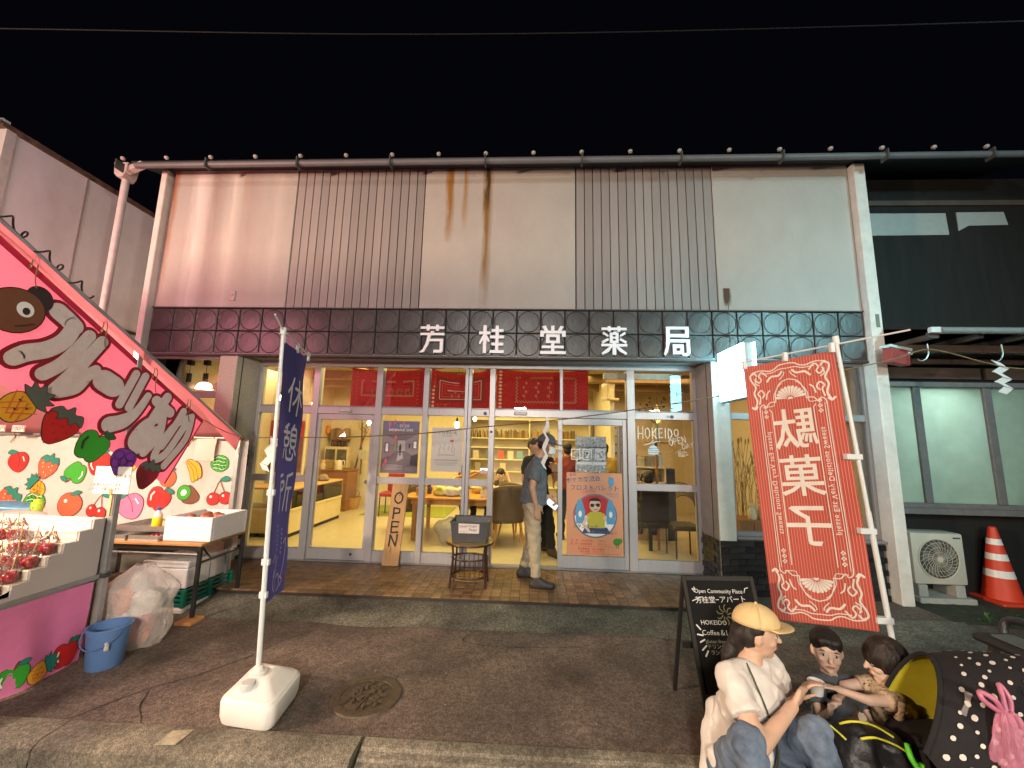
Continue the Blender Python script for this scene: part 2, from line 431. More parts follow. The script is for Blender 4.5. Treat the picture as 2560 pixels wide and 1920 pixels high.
# kerb stones along the road
kerb = thing('kerb', None, None, (0, -2.54, 0)); kerb['kind'] = 'structure'
def kerb_block(x0, x1, low):
    prof = [(-2.44, -.13), (-2.44, .012), (-2.455, .018), (-2.60, .012), (-2.635, -.012), (-2.65, -.13)] if not low else \
           [(-2.44, -.13), (-2.44, .010), (-2.46, .014), (-2.51, .008), (-2.52, -.006), (-2.56, -.012), (-2.57, -.026), (-2.61, -.032), (-2.62, -.05), (-2.72, -.075), (-2.74, -.13)]
    mb = MB(); mb.prism([(x0+.004, y, z) for y, z in prof], (x1-x0-.008, 0, 0)); mb.build('kerb_stone', M_kerb, kerb, smooth=40)
for x0 in (-3.9, -1.9, .1): kerb_block(x0, x0+2.0, False)
kerb_block(2.1, 3.82, False)
for x0 in (3.835, 5.835, 7.835): kerb_block(x0, x0+2.0, True)
MB().prism([(2.74, -2.595, .0145), (2.85, -2.585, .0145), (2.86, -2.475, .0145), (2.75, -2.49, .0145)], (0, 0, .0055)).build('painted_mark', mat('worn_paint', (.36, .32, .23), .85, var=.4, scale=25), kerb)

# paved porch
porch = thing('porch', None, None, (4, 0, 0)); porch['kind'] = 'structure'
PX0, PX1, PY0, PY1 = .35, 7.05, -.62, .44
MB().box((PX0, PY0, 0), (PX1, PY1, .084)).build('slab', mat('porch_mortar', (.030, .024, .02), .8), porch)
M_pav = obj_random(mat('brown_paver', (.17, .088, .042), .34, var=.35, scale=9, bump=.25, bscale=120, col2=(.27, .155, .08)), .45)
def paver_mesh(rot):
    w = .1-.005; g = .004; d = .006; pr = [(-w/2, -.008)]
    x = -w/2
    sw = (w-2*g)/3
    for k in range(3):
        pr += [(x, .008), (x+sw, .008)]
        if k < 2: pr += [(x+sw, .008-d), (x+sw+g, .008-d)]
        x += sw+g
    pr += [(w/2, -.008)]
    mb = MB(); mb.prism([((p, -w/2, z) if not rot else (-w/2, p, z)) for p, z in pr], (0, w, 0) if not rot else (w, 0, 0))
    return mb
pm = []
for r_ in (0, 1):
    o = paver_mesh(r_).build('paver', M_pav, None, org=(0, 0, 0)); pm.append(o)
cells = []
ny = int((PY1-PY0)/.1); nx = int((PX1-PX0)/.1)
for i in range(nx):
    for j in range(ny): cells.append((PX0+.05+i*.1, PY0+.05+j*.1, (i+j) % 2))
cells.sort(key=lambda c: (c[0]-4.7)**2*.6+(c[1]+4.9)**2*2.0)
stuffmb = MB()
for k, (x, y, r_) in enumerate(cells):
    z = .088+random.uniform(-.0012, .0012)
    if k < 300:
        o = pm[r_].copy() if k > 1 else None
        if k < 2: o = pm[k]; r_ = k
        if k < 2:
            o.parent = porch; o.location = V((x, y, z))-V((4, 0, 0)); continue
        COL.objects.link(o); o.parent = porch; o.location = V((x, y, z))-V((4, 0, 0))
    else:
        stuffmb.add([v.co+V((x, y, z)) for v in pm[r_].data.vertices], [list(p.vertices) for p in pm[r_].data.polygons])
pv = stuffmb.build('paving', mat('brown_paver_field', (.17, .088, .042), .36, var=.5, scale=11, bump=.25, bscale=120, col2=(.27, .155, .08)), porch); pv['kind'] = 'stuff'

# manhole cover
mh = thing('manhole_cover', 'round cast iron manhole cover with raised flower relief in the asphalt', 'manhole cover', (3.69, -2.07, 0))
M_iron = mat('rusty_iron', (.095, .07, .048), .55, var=.3, scale=30, bump=.4, metal=.3)
c0 = V((3.69, -2.07, 0))
MB().lathe([(.0, .003), (.165, .003), (.167, .006)], 40, c0, cap=False).build('cover_plate', M_iron, mh, smooth=30)
MB().lathe([(.168, 0), (.168, .009), (.19, .012), (.218, .010), (.222, 0)], 48, c0, cap=False).build('frame_ring', M_iron, mh, smooth=30)
def relief(cx, cy, r, n, ph):
    mb = MB()
    for k in range(n):
        a = ph+2*PI*k/n; d = V((math.cos(a), math.sin(a), 0)); p = V((-d.y, d.x, 0))
        pts = [d*r*.22, d*r*.6+p*r*.27, d*r+p*r*.12, d*r-p*r*.12, d*r*.6-p*r*.27]
        mb.prism([c0+V((cx, cy, .004))+q for q in pts], (0, 0, .010))
    mb.lathe([(r*.2, .004), (r*.2, .016), (0, .018)], 10, c0+V((cx, cy, 0)))
    return mb
for cx, cy, r, n, ph in ((.05, .07, .062, 5, .3), (-.07, -.035, .058, 5, 1), (.075, -.06, .05, 5, .1), (-.06, .085, .045, 6, .6)):
    relief(cx, cy, r, n, ph).build('flower_relief', M_iron, mh)
lf = MB()
for x0, y0, a in ((-.02, -.02, .4), (-.09, .03, 2.6), (.02, -.11, -1.4), (.11, .01, .0), (-.01, .13, 1.5), (-.12, -.09, 3.9)):
    d = V((math.cos(a), math.sin(a), 0)); p = V((-d.y, d.x, 0)); o_ = c0+V((x0, y0, .004))
    lf = MB().prism([o_-d*.03, o_+p*.014, o_+d*.034, o_-p*.014], (0, 0, .009)); lf.build('leaf_relief', M_iron, mh)
MB().bar(c0+V((-.015, -.15, .008)), c0+V((.03, .1, .008)), .008, .010).build('stem_relief', M_iron, mh)

# ================================================================== the pharmacy building
BLD = thing('pharmacy_building', 'two storey shop with white and ribbed upper panels above a dark tile band', 'building', (4.24, 0, 0))
M_pl = mat('white_plaster', (.42, .39, .365), .85, var=.05, scale=3, bump=.6, bscale=140, stretch=(1, 1, .6))
def plaster(nm): 
    m = M_pl.copy(); m.name = nm; return m
M_plC = streaks(plaster('rust_stained_plaster'), [(3.612, .07, 5.36, 4.25, (.28, .13, .02), 2.6), (3.825, .05, 5.36, 4.4, (.32, .18, .06), 1.6), (4.119, .075, 5.36, 3.33, (.22, .12, .03), 2.3), (4.119, .03, 5.36, 4.7, (.04, .03, .012), 3.0), (4.9, 1.0, 5.36, 5.2, (.2, .15, .1), .6)])
M_plL = streaks(plaster('streaked_plaster'), [(.14, .17, 5.5, 2.6, (.64, .62, .60), 1.5), (.62, .13, 5.5, 2.8, (.62, .59, .55), 1.2), (.37, .13, 5.5, 2.6, (.31, .24, .23), 1.1), (.87, .17, 5.5, 3.2, (.33, .26, .25), .9), (.78, .05, 5.36, 4.6, (.42, .30, .16), .7), (1.25, .12, 5.5, 3.0, (.56, .53, .51), .7), (-.25, .07, 5.36, 3.3, (.30, .13, .06), 1.5)])  # paler and duller vertical streaks in the colour, with some brown runs
M_plR = streaks(plaster('damp_plaster'), [(7.171, .05, 3.62, 3.4, (.09, .05, .03), 3), (7.9, 1.2, 5.36, 5.15, (.3, .28, .25), .6)])
WT, WB = 5.335, 3.345
def W(name, mb, m, **k): return mb.build(name, m, BLD, **k)
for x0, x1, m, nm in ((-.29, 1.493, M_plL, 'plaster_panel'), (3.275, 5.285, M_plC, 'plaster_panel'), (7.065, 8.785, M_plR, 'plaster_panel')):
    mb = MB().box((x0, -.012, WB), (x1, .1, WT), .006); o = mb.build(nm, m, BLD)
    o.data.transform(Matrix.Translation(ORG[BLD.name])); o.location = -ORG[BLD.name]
M_board = obj_random(mat('ribbed_board', (.275, .25, .245), .6, var=.06, scale=4, stretch=(6, 6, .5)), .10)
W('board_backing', MB().box((1.5, .03, WB), (3.27, .06, WT)), mat('dark_gap', (.012, .011, .011), .9))
W('board_backing', MB().box((5.29, .03, WB), (7.06, .06, WT)), MATS['dark_gap'])
bo = None
for xa, xb in ((1.503, 3.268), (5.295, 7.058)):
    bw = (xb-xa)/16
    for k in range(16):
        if bo is None:
            bo = MB().box((-bw/2+.005, -.008, WB), (bw/2-.005, .03, WT), .003).build('wall_board', M_board, None, org=(0, 0, 0)); bb = bo
        else: bb = bo.copy(); COL.objects.link(bb)
        bb.parent = BLD; bb.location = V((xa+bw*(k+.5), 0, 0))-ORG[BLD.name]
# pilasters, eaves, gutter
M_pil = mat('pilaster_render', (.66, .63, .60), .85, var=.10, scale=5, bump=.6, bscale=90)
W('pilaster', MB().box((-.385, -.11, 0), (-.303, .3, 5.285), .008), M_pil)
W('pilaster', MB().box((8.790, -.11, .0), (8.925, .3, 5.285), .008), M_pil)
W('pilaster_plate', MB().box((8.845, -.116, 3.12), (8.885, -.108, 3.28)), mat('old_plate', (.16, .17, .13), .7))
W('wall_core', MB().box((-.38, .1, 2.75), (8.92, .2, 5.36)), mat('wall_core', (.3, .3, .3), .9))
W('side_wall', MB().box((-.385, .3, 0), (-.30, 5.2, 5.38)), M_pil)
W('side_wall', MB().box((8.84, .3, 0), (8.92, 5.2, 5.38)), M_pil)
M_gut = mat('grey_gutter', (.13, .13, .14), .5, var=.1, scale=3)
mat('fascia', (.07, .06, .055), .8)
W('roof', MB().prism([(-.62, -.31, 5.228), (-.62, 5.6, 7.19), (-.62, 5.6, 7.24), (-.62, -.31, 5.262)], (11.6, 0, 0)), mat('roof_tile', (.02, .02, .022), .6))
W('gutter', MB().tube([(-.50, -.35, 5.165), (10.9, -.35, 5.195)], .038, 12), M_gut, smooth=40)
gb = None
for k in range(20):
    x = -.72+k*.605
    mb = MB().lathe([(.0, -.025), (.026, -.012), (.028, .012), (.012, .026), (0, .028)], 8, (x, -.33, 5.285+.0026*x))
    W('eave_cap', mb, mat('eave_cap', (.42, .40, .38), .6), smooth=50)
    if k % 2 == 0: W('gutter_strap', MB().box((x-.008, -.41, 5.10+.0026*x), (x+.008, -.30, 5.225+.0026*x)), mat('strap_metal', (.07, .07, .07), .5))
W('gutter_end', MB().bar((-.80, -.2, 5.19), (-.42, -.33, 5.19), .07, .07), mat('pink_gutter', (.55, .48, .47), .5))
hp = W('drain_hopper', MB().prism([(-.94, -.08, 5.30), (-.74, -.08, 5.30), (-.765, -.08, 5.14), (-.80, -.08, 5.09), (-.87, -.08, 5.09), (-.915, -.08, 5.14)], (0, -.16, 0)), MATS['pink_gutter'])
W('drainpipe', MB().tube([(-.835, -.15, 5.10), (-.835, -.15, .02)], .042, 12), mat('drainpipe', (.56, .53, .53), .45), smooth=40)
W('outlet_box', MB().box((.745, -.035, 3.44), (.815, -.012, 3.57), .005), mat('outlet', (.5, .42, .4), .5))
W('outlet_knob', MB().cyl((.78, -.035, 3.515), (.78, -.05, 3.515), .018), MATS['outlet'])
W('wire_hook', MB().tube([(7.175, -.01, 3.48), (7.19, -.04, 3.46), (7.17, -.04, 3.43), (7.175, -.03, 2.85)], .004, 5), mat('old_wire', (.2, .16, .13), .7))
# tile band with two rows of thirty square tiles
W('tile_bed', MB().box((-.303, .0, 2.727), (8.787, .1, 3.345)), MATS['dark_gap'])
M_tile = obj_random(mat('charcoal_tile', (.062, .058, .060), .36, var=.3, scale=7, bump=.25, bscale=30, stretch=(1, 1, .35), col2=(.075, .068, .068)), .28)
def tile_geo():
    mb = MB(); w = .146
    mb.box((-w, -.016, -w), (w, .0, w), .006)
    n = 28; pr = [(.140, -.0165), (.134, -.0215), (.128, -.0175), (.05, -.0195), (0, -.020)]
    vs = []; fs = []
    for r, y in pr:
        for j in range(n): vs.append(V((r*math.cos(2*PI*j/n), y, r*math.sin(2*PI*j/n))))
    for i in range(len(pr)-1):
        for j in range(n): fs.append([i*n+j, i*n+(j+1) % n, (i+1)*n+(j+1) % n, (i+1)*n+j])
    mb.add(vs, fs); return mb
t0 = None
for i in range(30):
    for j in (0, 1):
        if t0 is None: t0 = tile_geo().build('wall_tile', M_tile, None, org=(0, 0, 0), smooth=25); t = t0
        else: t = t0.copy(); COL.objects.link(t)
        t.parent = BLD; t.location = V((-.303+(i+.5)*S_+random.uniform(-.001, .001), 0, 3.333-(j+.5)*S_))-ORG[BLD.name]
        t.rotation_euler = (random.uniform(-.008, .008), 0, random.uniform(-.006, .006))
W('band_cap', MB().box((-.303, -.03, 3.336), (8.787, .0, 3.350)), mat('band_cap', (.06, .055, .05), .7))
W('band_foot', MB().box((-.303, -.022, 2.700), (8.787, .1, 2.725)), MATS['band_cap'])
# block letters of the shop name, rasterised from bars into solid plates
def raster(shapes, Wd, H, cell, holes=()):
    nx, ny = int(Wd/cell), int(H/cell); g = [[0]*nx for _ in range(ny)]
    def ins(p, poly):
        x, y = p; c = False; n = len(poly)
        for i in range(n):
            (x1, y1), (x2, y2) = poly[i], poly[i-1]
            if (y1 > y) != (y2 > y) and x < (x2-x1)*(y-y1)/(y2-y1)+x1: c = not c
        return c
    for val, lst in ((1, shapes), (0, holes)):
        for s in lst:
            if len(s) == 4 and not isinstance(s[0], tuple): s = [(s[0], s[1]), (s[2], s[1]), (s[2], s[3]), (s[0], s[3])]
            for j in range(ny):
                for i in range(nx):
                    if ins(((i+.5)*cell, (j+.5)*cell), s): g[j][i] = val
    return g
def plate(g, x0, z1, y, th, cw, ch):
    """solid plate facing -y from a cell grid"""
    mb = MB(); ny, nx = len(g), len(g[0])
    def q(i, j, yy): return V((x0+i*cw, yy, z1-j*ch))
    for j in range(ny):
        i = 0
        while i < nx:
            if g[j][i]:
                k = i
                while k < nx and g[j][k]: k += 1
                mb.face([q(i, j, y-th), q(i, j+1, y-th), q(k, j+1, y-th), q(k, j, y-th)])
                for a in (i, k): mb.face([q(a, j, y), q(a, j, y-th), q(a, j+1, y-th), q(a, j+1, y)])
                for m in range(i, k):
                    if j == 0 or not g[j-1][m]: mb.face([q(m, j, y), q(m+1, j, y), q(m+1, j, y-th), q(m, j, y-th)])
                    if j == ny-1 or not g[j+1][m]: mb.face([q(m, j+1, y), q(m+1, j+1, y), q(m+1, j+1, y-th), q(m, j+1, y-th)])
                i = k
            else: i += 1
    return mb
GLY = [
 ([(3, 10, 137, 24), (36, 0, 52, 34), (88, 0, 104, 34), (60, 36, 80, 50), (2, 46, 138, 61), [(44, 60), (62, 60), (50, 110), (26, 156), (0, 158), (18, 140), (34, 108)], (48, 80, 132, 94), (114, 90, 132, 150), [(80, 142), (130, 142), (124, 158), (80, 158)]], ()),
 ([(24, 0, 42, 158), (0, 36, 64, 52), [(26, 50), (26, 82), (8, 108), (0, 104), (12, 76)], [(40, 50), (52, 70), (62, 88), (54, 98), (40, 80)], (92, 2, 110, 150), (70, 22, 136, 38), (62, 58, 140, 74), (70, 98, 136, 114), (62, 140, 140, 157)], ()),
 ([(60, 0, 78, 30), [(10, 4), (30, 0), (44, 28), (24, 28)], [(130, 4), (112, 0), (96, 28), (116, 28)], (0, 28, 140, 44), (0, 40, 20, 62), (120, 40, 140, 62), (32, 48, 108, 98), (60, 96, 78, 150), (10, 112, 130, 126), (0, 142, 140, 158)], [(52, 64, 88, 84)]),
 ([(2, 9, 138, 23), (36, 0, 52, 31), (88, 0, 104, 31), [(66, 30), (84, 30), (74, 42), (60, 42)], (46, 36, 94, 94), [(4, 40), (14, 32), (40, 50), (36, 60)], [(2, 84), (36, 66), (42, 76), (8, 98)], [(136, 40), (126, 32), (100, 50), (104, 60)], [(138, 84), (104, 66), (98, 76), (132, 98)], (0, 98, 140, 112), (60, 92, 80, 158), [(46, 112), (62, 112), (40, 142), (8, 158), (0, 150)], [(78, 112), (94, 112), (140, 150), (132, 158), (100, 142)]], [(62, 48, 78, 58), (62, 70, 78, 81)]),
 ([(14, 0, 136, 58), [(14, 56), (32, 56), (32, 90), (20, 140), (8, 158), (0, 150), (12, 110)], (30, 70, 140, 86), (122, 84, 140, 146), [(98, 144), (140, 144), (130, 158), (98, 158)], (48, 98, 106, 150)], [(34, 14, 116, 40), (66, 116, 88, 134), (46, 58, 140, 70)])]
M_let = mat('white_sign_letter', (.86, .85, .90), .4, var=.02)
for x, (sh, ho) in zip((3.482, 4.232, 5.000, 5.756, 6.515), GLY):
    g = raster(sh, 140, 158, 2, ho)
    W('sign_letter', plate(g, x-.158, 3.122, -.024, .035, .316/70, .362/79), M_let, fix=False)
# entrance soffit, lintel, columns
M_alu = mat('aluminium_frame', (.41, .40, .425), .38, var=.05, scale=6, stretch=(8, 8, .4), metal=.25)
M_alu2 = mat('aluminium_dark', (.26, .255, .27), .4, var=.05, metal=.3)
M_sof = mat('soffit_board', (.52, .47, .42), .7, var=.08, scale=6)
W('soffit', MB().box((.94, .06, 2.735), (6.93, .56, 2.75)), M_sof)
W('soffit_rail', MB().box((-.30, -.01, 2.722), (8.78, .06, 2.74)), M_alu2)
sf = None
for k in range(60):
    x = .98+k*.1
    if sf is None: sf = MB().box((-.004, .07, 2.724), (.004, .20, 2.735)).build('vent_slat', MATS['dark_gap'], None, org=(0, 0, 0)); o = sf
    else: o = sf.copy(); COL.objects.link(o)
    o.parent = BLD; o.location = V((x, 0, 0))-ORG[BLD.name]
M_colm = mat('speckled_column', (.46, .43, .38), .7, var=.18, scale=60, bump=.4, bscale=120)
W('column', MB().box((.70, .0, 0), (.934, .56, 2.72), .006), M_colm)
W('column', MB().box((6.935, .0, 0), (7.13, .56, 2.72), .006), mat('white_column', (.62, .60, .56), .8, var=.08, scale=8, bump=.5, bscale=100))
W('column_joint', MB().box((.932, .10, .10), (.937, .112, 2.70)), MATS['dark_gap'])
W('column_joint', MB().box((6.932, .14, .10), (6.938, .152, 2.70)), MATS['dark_gap'])
W('switch_box', MB().box((.934, .22, 1.28), (.955, .40, 1.50), .004), mat('brown_box', (.10, .065, .035), .5))
# dark brick dado right of the entrance, laid brick by brick
M_brk = obj_random(mat('dark_brick', (.022, .022, .026), .25, var=.3, scale=12, col2=(.034, .034, .038)), .4)
W('dado_mortar', MB().box((7.13, .03, 0), (8.79, .12, .62)), mat('mortar', (.16, .15, .14), .9))
W('dado_mortar', MB().box((6.927, .0, 0), (6.934, .5, .60)), MATS['mortar'])
W('dado_mortar', MB().box((6.94, -.008, 0), (7.125, .0, .60)), MATS['mortar'])
b0 = MB().box((-.099, -.010, -.031), (.099, .010, .031), .003).build('brick', M_brk, None, org=(0, 0, 0)); first = True
bh = MB().box((-.046, -.010, -.031), (.046, .010, .031), .003).build('brick', M_brk, None, org=(0, 0, 0)); firsth = True
def lay(src, p, rz, fl):
    o = src if fl else src.copy()
    if not fl: COL.objects.link(o)
    o.parent = BLD; o.location = V(p)-ORG[BLD.name]; o.rotation_euler = (0, 0, rz)
for r in range(9):
    z = .035+r*.067
    for k in range(8):
        x = 7.23+k*.206+(.1 if r % 2 else 0)
        if x < 8.72: lay(b0, (x, .022, z), 0, first); first = False
    if r % 2: lay(bh, (7.18, .022, z), 0, False); lay(bh, (8.73-.02, .0235, z), 0, False)
    else: lay(bh, (8.735, .022, z), 0, False)
    lay(bh if r % 2 else b0, ((6.985 if r % 2 else 7.035), -.014, z), 0, firsth and r % 2 == 1)
    if r % 2: firsth = False; lay(bh, (7.08, -.014, z), 0, False)
    for k in range(2):
        y = .11+k*.206+(.1 if r % 2 else 0)
        if y < .5: lay(b0, (6.920, y, z), PI/2, False)
    lay(b0, (.935, .2, z), PI/2, False); lay(bh, (.935, .42 if r % 2 else .05, z), PI/2, False)
W('sill', MB().box((7.13, -.01, .62), (8.79, .16, .645), .004), M_alu2)
W('dado_mortar', MB().box((-.30, .03, 0), (.70, .12, 1.2)), MATS['mortar'])
# ---- shopfront
GL = glass('window_glass', refl=.05)
fy0, fy1 = .455, .545
def bar_(nm, x0, x1, z0, z1, y0=fy0, y1=fy1, m=None, bev=.004): return W(nm, MB().box((x0, y0, z0), (x1, y1, z1), bev), m or M_alu)
XM = {'L': (.94, .985), 'A': (1.725, 1.815), 'B': (2.615, 2.70), 'C': (3.272, 3.345), 'D1': (3.84, 3.884), 'D2': (3.889, 3.935), 'E': (4.180, 4.255), 'G': (6.015, 6.12), 'R': (6.885, 6.930)}
for k, (a, b) in XM.items(): bar_('mullion', a, b, .10, 2.66, *((fy0-.012, fy1+.012) if k in 'ABCEG' else (fy0, fy1)))
bar_('mullion', 5.128, 5.168, 2.10, 2.66)
bar_('head_rail', .94, 6.93, 2.66, 2.735)
seq = ['L', 'A', 'B', 'C', 'D1', 'E', 'F', 'G', 'R']
bays = [(.985, 1.725), (1.815, 2.615), (2.70, 3.272), (3.345, 3.84), (3.935, 4.18), (4.255, 6.015), (6.12, 6.885)]
for i, (a, b) in enumerate(bays):
    bar_('transom', a, b, 2.005, 2.10)
    bar_('transom_lip', a, b, 2.10, 2.118, fy0+.02, fy1-.02, M_alu2)
def pane(a, b, z0, z1, y=.5, par=None, nm='glass_pane'):
    return MB().box((a, y-.003, z0), (b, y+.003, z1)).build(nm, GL, par or BLD)
for a, b in ((.985, 1.725), (1.815, 2.615), (2.70, 3.272), (3.345, 3.84), (3.935, 4.18), (4.255, 5.128), (5.168, 6.015), (6.12, 6.885)): pane(a, b, 2.118, 2.66)
for i in (0, 2, 3, 4, 6):
    a, b = bays[i]
    bar_('middle_rail', a, b, 1.085, 1.172); bar_('bottom_rail', a, b, .10, .235)
    pane(a, b, 1.172, 2.005); pane(a, b, .235, 1.085)
# closed sliding door
sd = thing('sliding_door', None, None, (2.215, .5, .1)); sd.parent = BLD; sd.location = V((2.215, .5, .1))-ORG[BLD.name]
def dbar(par, x0, x1, z0, z1, y0, y1, nm, m=None): return MB().box((x0, y0, z0), (x1, y1, z1), .004).build(nm, m or M_alu, par)
dbar(sd, 1.818, 2.612, 1.925, 2.00, .47, .53, 'door_rail'); dbar(sd, 1.818, 2.612, .105, .245, .47, .53, 'door_rail')
dbar(sd, 1.818, 1.865, .245, 1.925, .47, .53, 'door_stile'); dbar(sd, 2.565, 2.612, .245, 1.925, .47, .53, 'door_stile')
pane(1.865, 2.565, .245, 1.925, .5, sd)
MB().lathe([(.026, 0), (.026, .012), (.018, .016), (0, .016)], 20, mx=Matrix.Translation((2.545, .497, 1.10)) @ Matrix.Rotation(PI/2, 4, 'X')).build('finger_pull', mat('pull_brown', (.12, .09, .07), .5), sd)
MB().lathe([(.016, 0), (.016, .01), (0, .012)], 16, mx=Matrix.Translation((2.42, .468, .18)) @ Matrix.Rotation(PI/2, 4, 'X')).build('lock', mat('lock_dark', (.08, .08, .09), .4, metal=.5), sd)
# open sliding door pushed behind the fixed bay
so = thing('sliding_door', None, None, (5.59, .5, .1)); so.parent = BLD; so.location = V((5.59, .5, .1))-ORG[BLD.name]
for x0, x1, z0, z1, nm in ((5.105, 5.165, .105, 2.0, 'door_stile'), (5.955, 6.012, .105, 2.0, 'door_stile'), (5.165, 5.955, 1.915, 2.0, 'door_rail'), (5.165, 5.955, .105, .255, 'door_rail')):
    dbar(so, x0, x1, z0, z1, .47, .53, nm)
pane(5.165, 5.955, .255, 1.915, .5, so)
dbar(so, 5.905, 5.952, .26, 1.91, .545, .59, 'rear_stile', M_alu2)
W('floor_track', MB().box((.94, .44, .086), (6.93, .56, .104)), M_alu2)
for x in (2.21, 4.605): W('door_sensor', MB().box((x-.085, .425, 2.03), (x+.085, .455, 2.078), .008), mat('sensor_case', (.42, .40, .43), .4))
for x in (4.127, 6.60):
    W('round_sticker', MB().lathe([(.024, 0), (.024, .003), (0, .003)], 20, mx=Matrix.Translation((x, .452 if x > 5 else .442, 2.045)) @ Matrix.Rotation(PI/2, 4, 'X')), mat('navy_sticker', (.05, .06, .12), .5))
W('round_sticker', MB().lathe([(.017, 0), (.017, .003), (0, .003)], 20, mx=Matrix.Translation((4.217, .442, 1.80)) @ Matrix.Rotation(PI/2, 4, 'X')), mat('black_sticker', (.01, .01, .01), .5))
W('round_sticker', MB().lathe([(.017, 0), (.017, .003), (0, .003)], 20, mx=Matrix.Translation((6.55, .452, 2.045)) @ Matrix.Rotation(PI/2, 4, 'X')), mat('grey_sticker', (.3, .3, .3), .5))
# side windows
def side_window(x0, x1, z0, zt, z1, y):
    w = thing('side_window', None, None, ((x0+x1)/2, y, z0)); w.parent = BLD; w.location = V(((x0+x1)/2, y, z0))-ORG[BLD.name]
    for a, b, c, d, nm in ((x0, x0+.04, z0, z1, 'frame'), (x1-.04, x1, z0, z1, 'frame'), (x0+.04, x1-.04, z1-.05, z1, 'frame'), (x0+.04, x1-.04, z0, z0+.05, 'frame'), (x0+.04, x1-.04, zt-.04, zt+.04, 'transom')):
        MB().box((a, y-.04, c), (b, y+.04, d), .004).build(nm, M_alu2, w)
    pane(x0+.04, x1-.04, z0+.05, zt-.04, y, w); pane(x0+.04, x1-.04, zt+.04, z1-.05, y, w)
side_window(7.13, 8.787, .645, 2.04, 2.72, .10)
side_window(-.30, .70, 1.2, 2.20, 2.72, .10)

# ---- the lit room inside
M_fl = mat('shop_floor', (.50, .43, .30), .35, var=.06, scale=5)
M_iw = mat('shop_wall', (.70, .61, .42), .8, var=.04)
structure(MB().box((-.30, .545, .02), (8.84, 5.2, .098)), 'shop_floor', M_fl)
W('inner_wall', MB().box((-.30, 5.05, .098), (8.84, 5.2, 3.10)), M_iw)
W('inner_wall', MB().box((-.30, .56, .098), (-.285, 5.05, 3.10)), M_iw)
W('inner_wall', MB().box((8.82, .56, .098), (8.84, 5.05, 3.10)), M_iw)
W('partition', MB().box((-.285, 2.65, .098), (.42, 2.71, 3.02)), mat('partition', (.62, .56, .44), .8))
W('partition', MB().box((6.28, 2.9, .098), (6.36, 5.05, 3.02)), MATS['partition'])
W('ceiling', MB().box((-.30, .56, 3.02), (8.84, 5.05, 3.10)), mat('ceiling', (.46, .36, .22), .8, var=.1, scale=3))
for y in (1.3, 2.9, 4.2): W('ceiling_beam', MB().box((-.285, y-.07, 2.86), (8.82, y+.07, 3.02), .004), mat('beam', (.26, .17, .08), .7))
for x in (1.6, 5.7): W('ceiling_beam', MB().box((x-.06, .56, 2.90), (x+.06, 5.05, 3.02), .004), MATS['beam'])
# ================================================================== candied fruit stall on the left
BS= {'fu1': [(-2.406, 2.489), (-2.337, 2.444), (-2.296, 2.413)], 'fu2': [(-2.296, 2.413), (-2.344, 2.296), (-2.43, 2.215), (-2.532, 2.169), (-2.593, 2.122)], 'ru1': [(-2.19, 2.374), (-2.263, 2.242), (-2.338, 2.129), (-2.427, 2.049)], 'ru2': [(-2.098, 2.353), (-2.189, 2.196), (-2.273, 2.045), (-2.33, 1.954)], 'ru3': [(-2.33, 1.954), (-2.233, 1.991), (-2.17, 2.075), (-2.111, 2.136)], 'bar': [(-2.039, 2.064), (-1.965, 2.029)], 'tu1': [(-1.803, 2.157), (-1.898, 1.896)], 'tu2': [(-1.722, 2.15), (-1.821, 1.876)], 'tu3': [(-1.673, 1.99), (-1.753, 1.847), (-1.85, 1.766), (-1.949, 1.734)], 'a1': [(-1.589, 1.956), (-1.442, 1.864)], 'a2': [(-1.49, 1.997), (-1.59, 1.816), (-1.648, 1.656), (-1.703, 1.544)], 'a3': [(-1.511, 1.821), (-1.65, 1.755), (-1.74, 1.64), (-1.729, 1.572), (-1.637, 1.585), (-1.548, 1.701)], 'a4': [(-1.509, 1.807), (-1.525, 1.658), (-1.64, 1.515)], 'me1': [(-1.303, 1.882), (-1.357, 1.769), (-1.478, 1.57)], 'me2': [(-1.229, 1.832), (-1.372, 1.753), (-1.508, 1.556), (-1.531, 1.455), (-1.433, 1.495), (-1.322, 1.662), (-1.243, 1.799)], 'me3': [(-1.202, 1.842), (-1.243, 1.632), (-1.432, 1.392)]}
PINK = mat('pink_banner_cloth', (.94, .40, .55), .8, var=.04, scale=2, trans=.6, bump=.2, bscale=14)
M_rf = mat('pink_canopy_cloth', (.93, .47, .54), .8, var=.05, scale=3, trans=.65, bump=.3, bscale=10)
M_hem = mat('crimson_hem', (.42, .012, .05), .8, var=.1)
M_wprint = mat('worn_white_print', (.88, .76, .75), .8, var=.08, scale=16, col2=(.88, .78, .76), trans=.3)
def speck(m, col, lo=.60, hi=.66, sc=34):
    nt = m.node_tree; N = nt.nodes; L = nt.links; b = N['Principled BSDF']; src = b.inputs['Base Color'].links[0].from_socket
    tc = N.new('ShaderNodeTexCoord'); nz = N.new('ShaderNodeTexNoise'); nz.inputs['Scale'].default_value = sc; nz.inputs['Detail'].default_value = 5; nz.inputs['Roughness'].default_value = .7
    L.new(tc.outputs['Object'], nz.inputs[0]); mr = N.new('ShaderNodeMapRange'); mr.inputs[1].default_value = lo; mr.inputs[2].default_value = hi; L.new(nz.outputs[0], mr.inputs[0])
    mx = N.new('ShaderNodeMix'); mx.data_type = 'RGBA'; L.new(mr.outputs[0], mx.inputs[0]); L.new(src, mx.inputs[6]); mx.inputs[7].default_value = (*col, 1)
    L.new(mx.outputs[2], b.inputs['Base Color']); return m
speck(M_wprint, (.30, .25, .24), .63, .70)
M_steel = mat('galvanised_steel', (.34, .34, .35), .4, var=.12, scale=10, metal=.5)
M_rope = mat('straw_rope', (.20, .14, .07), .9, var=.3, scale=60)
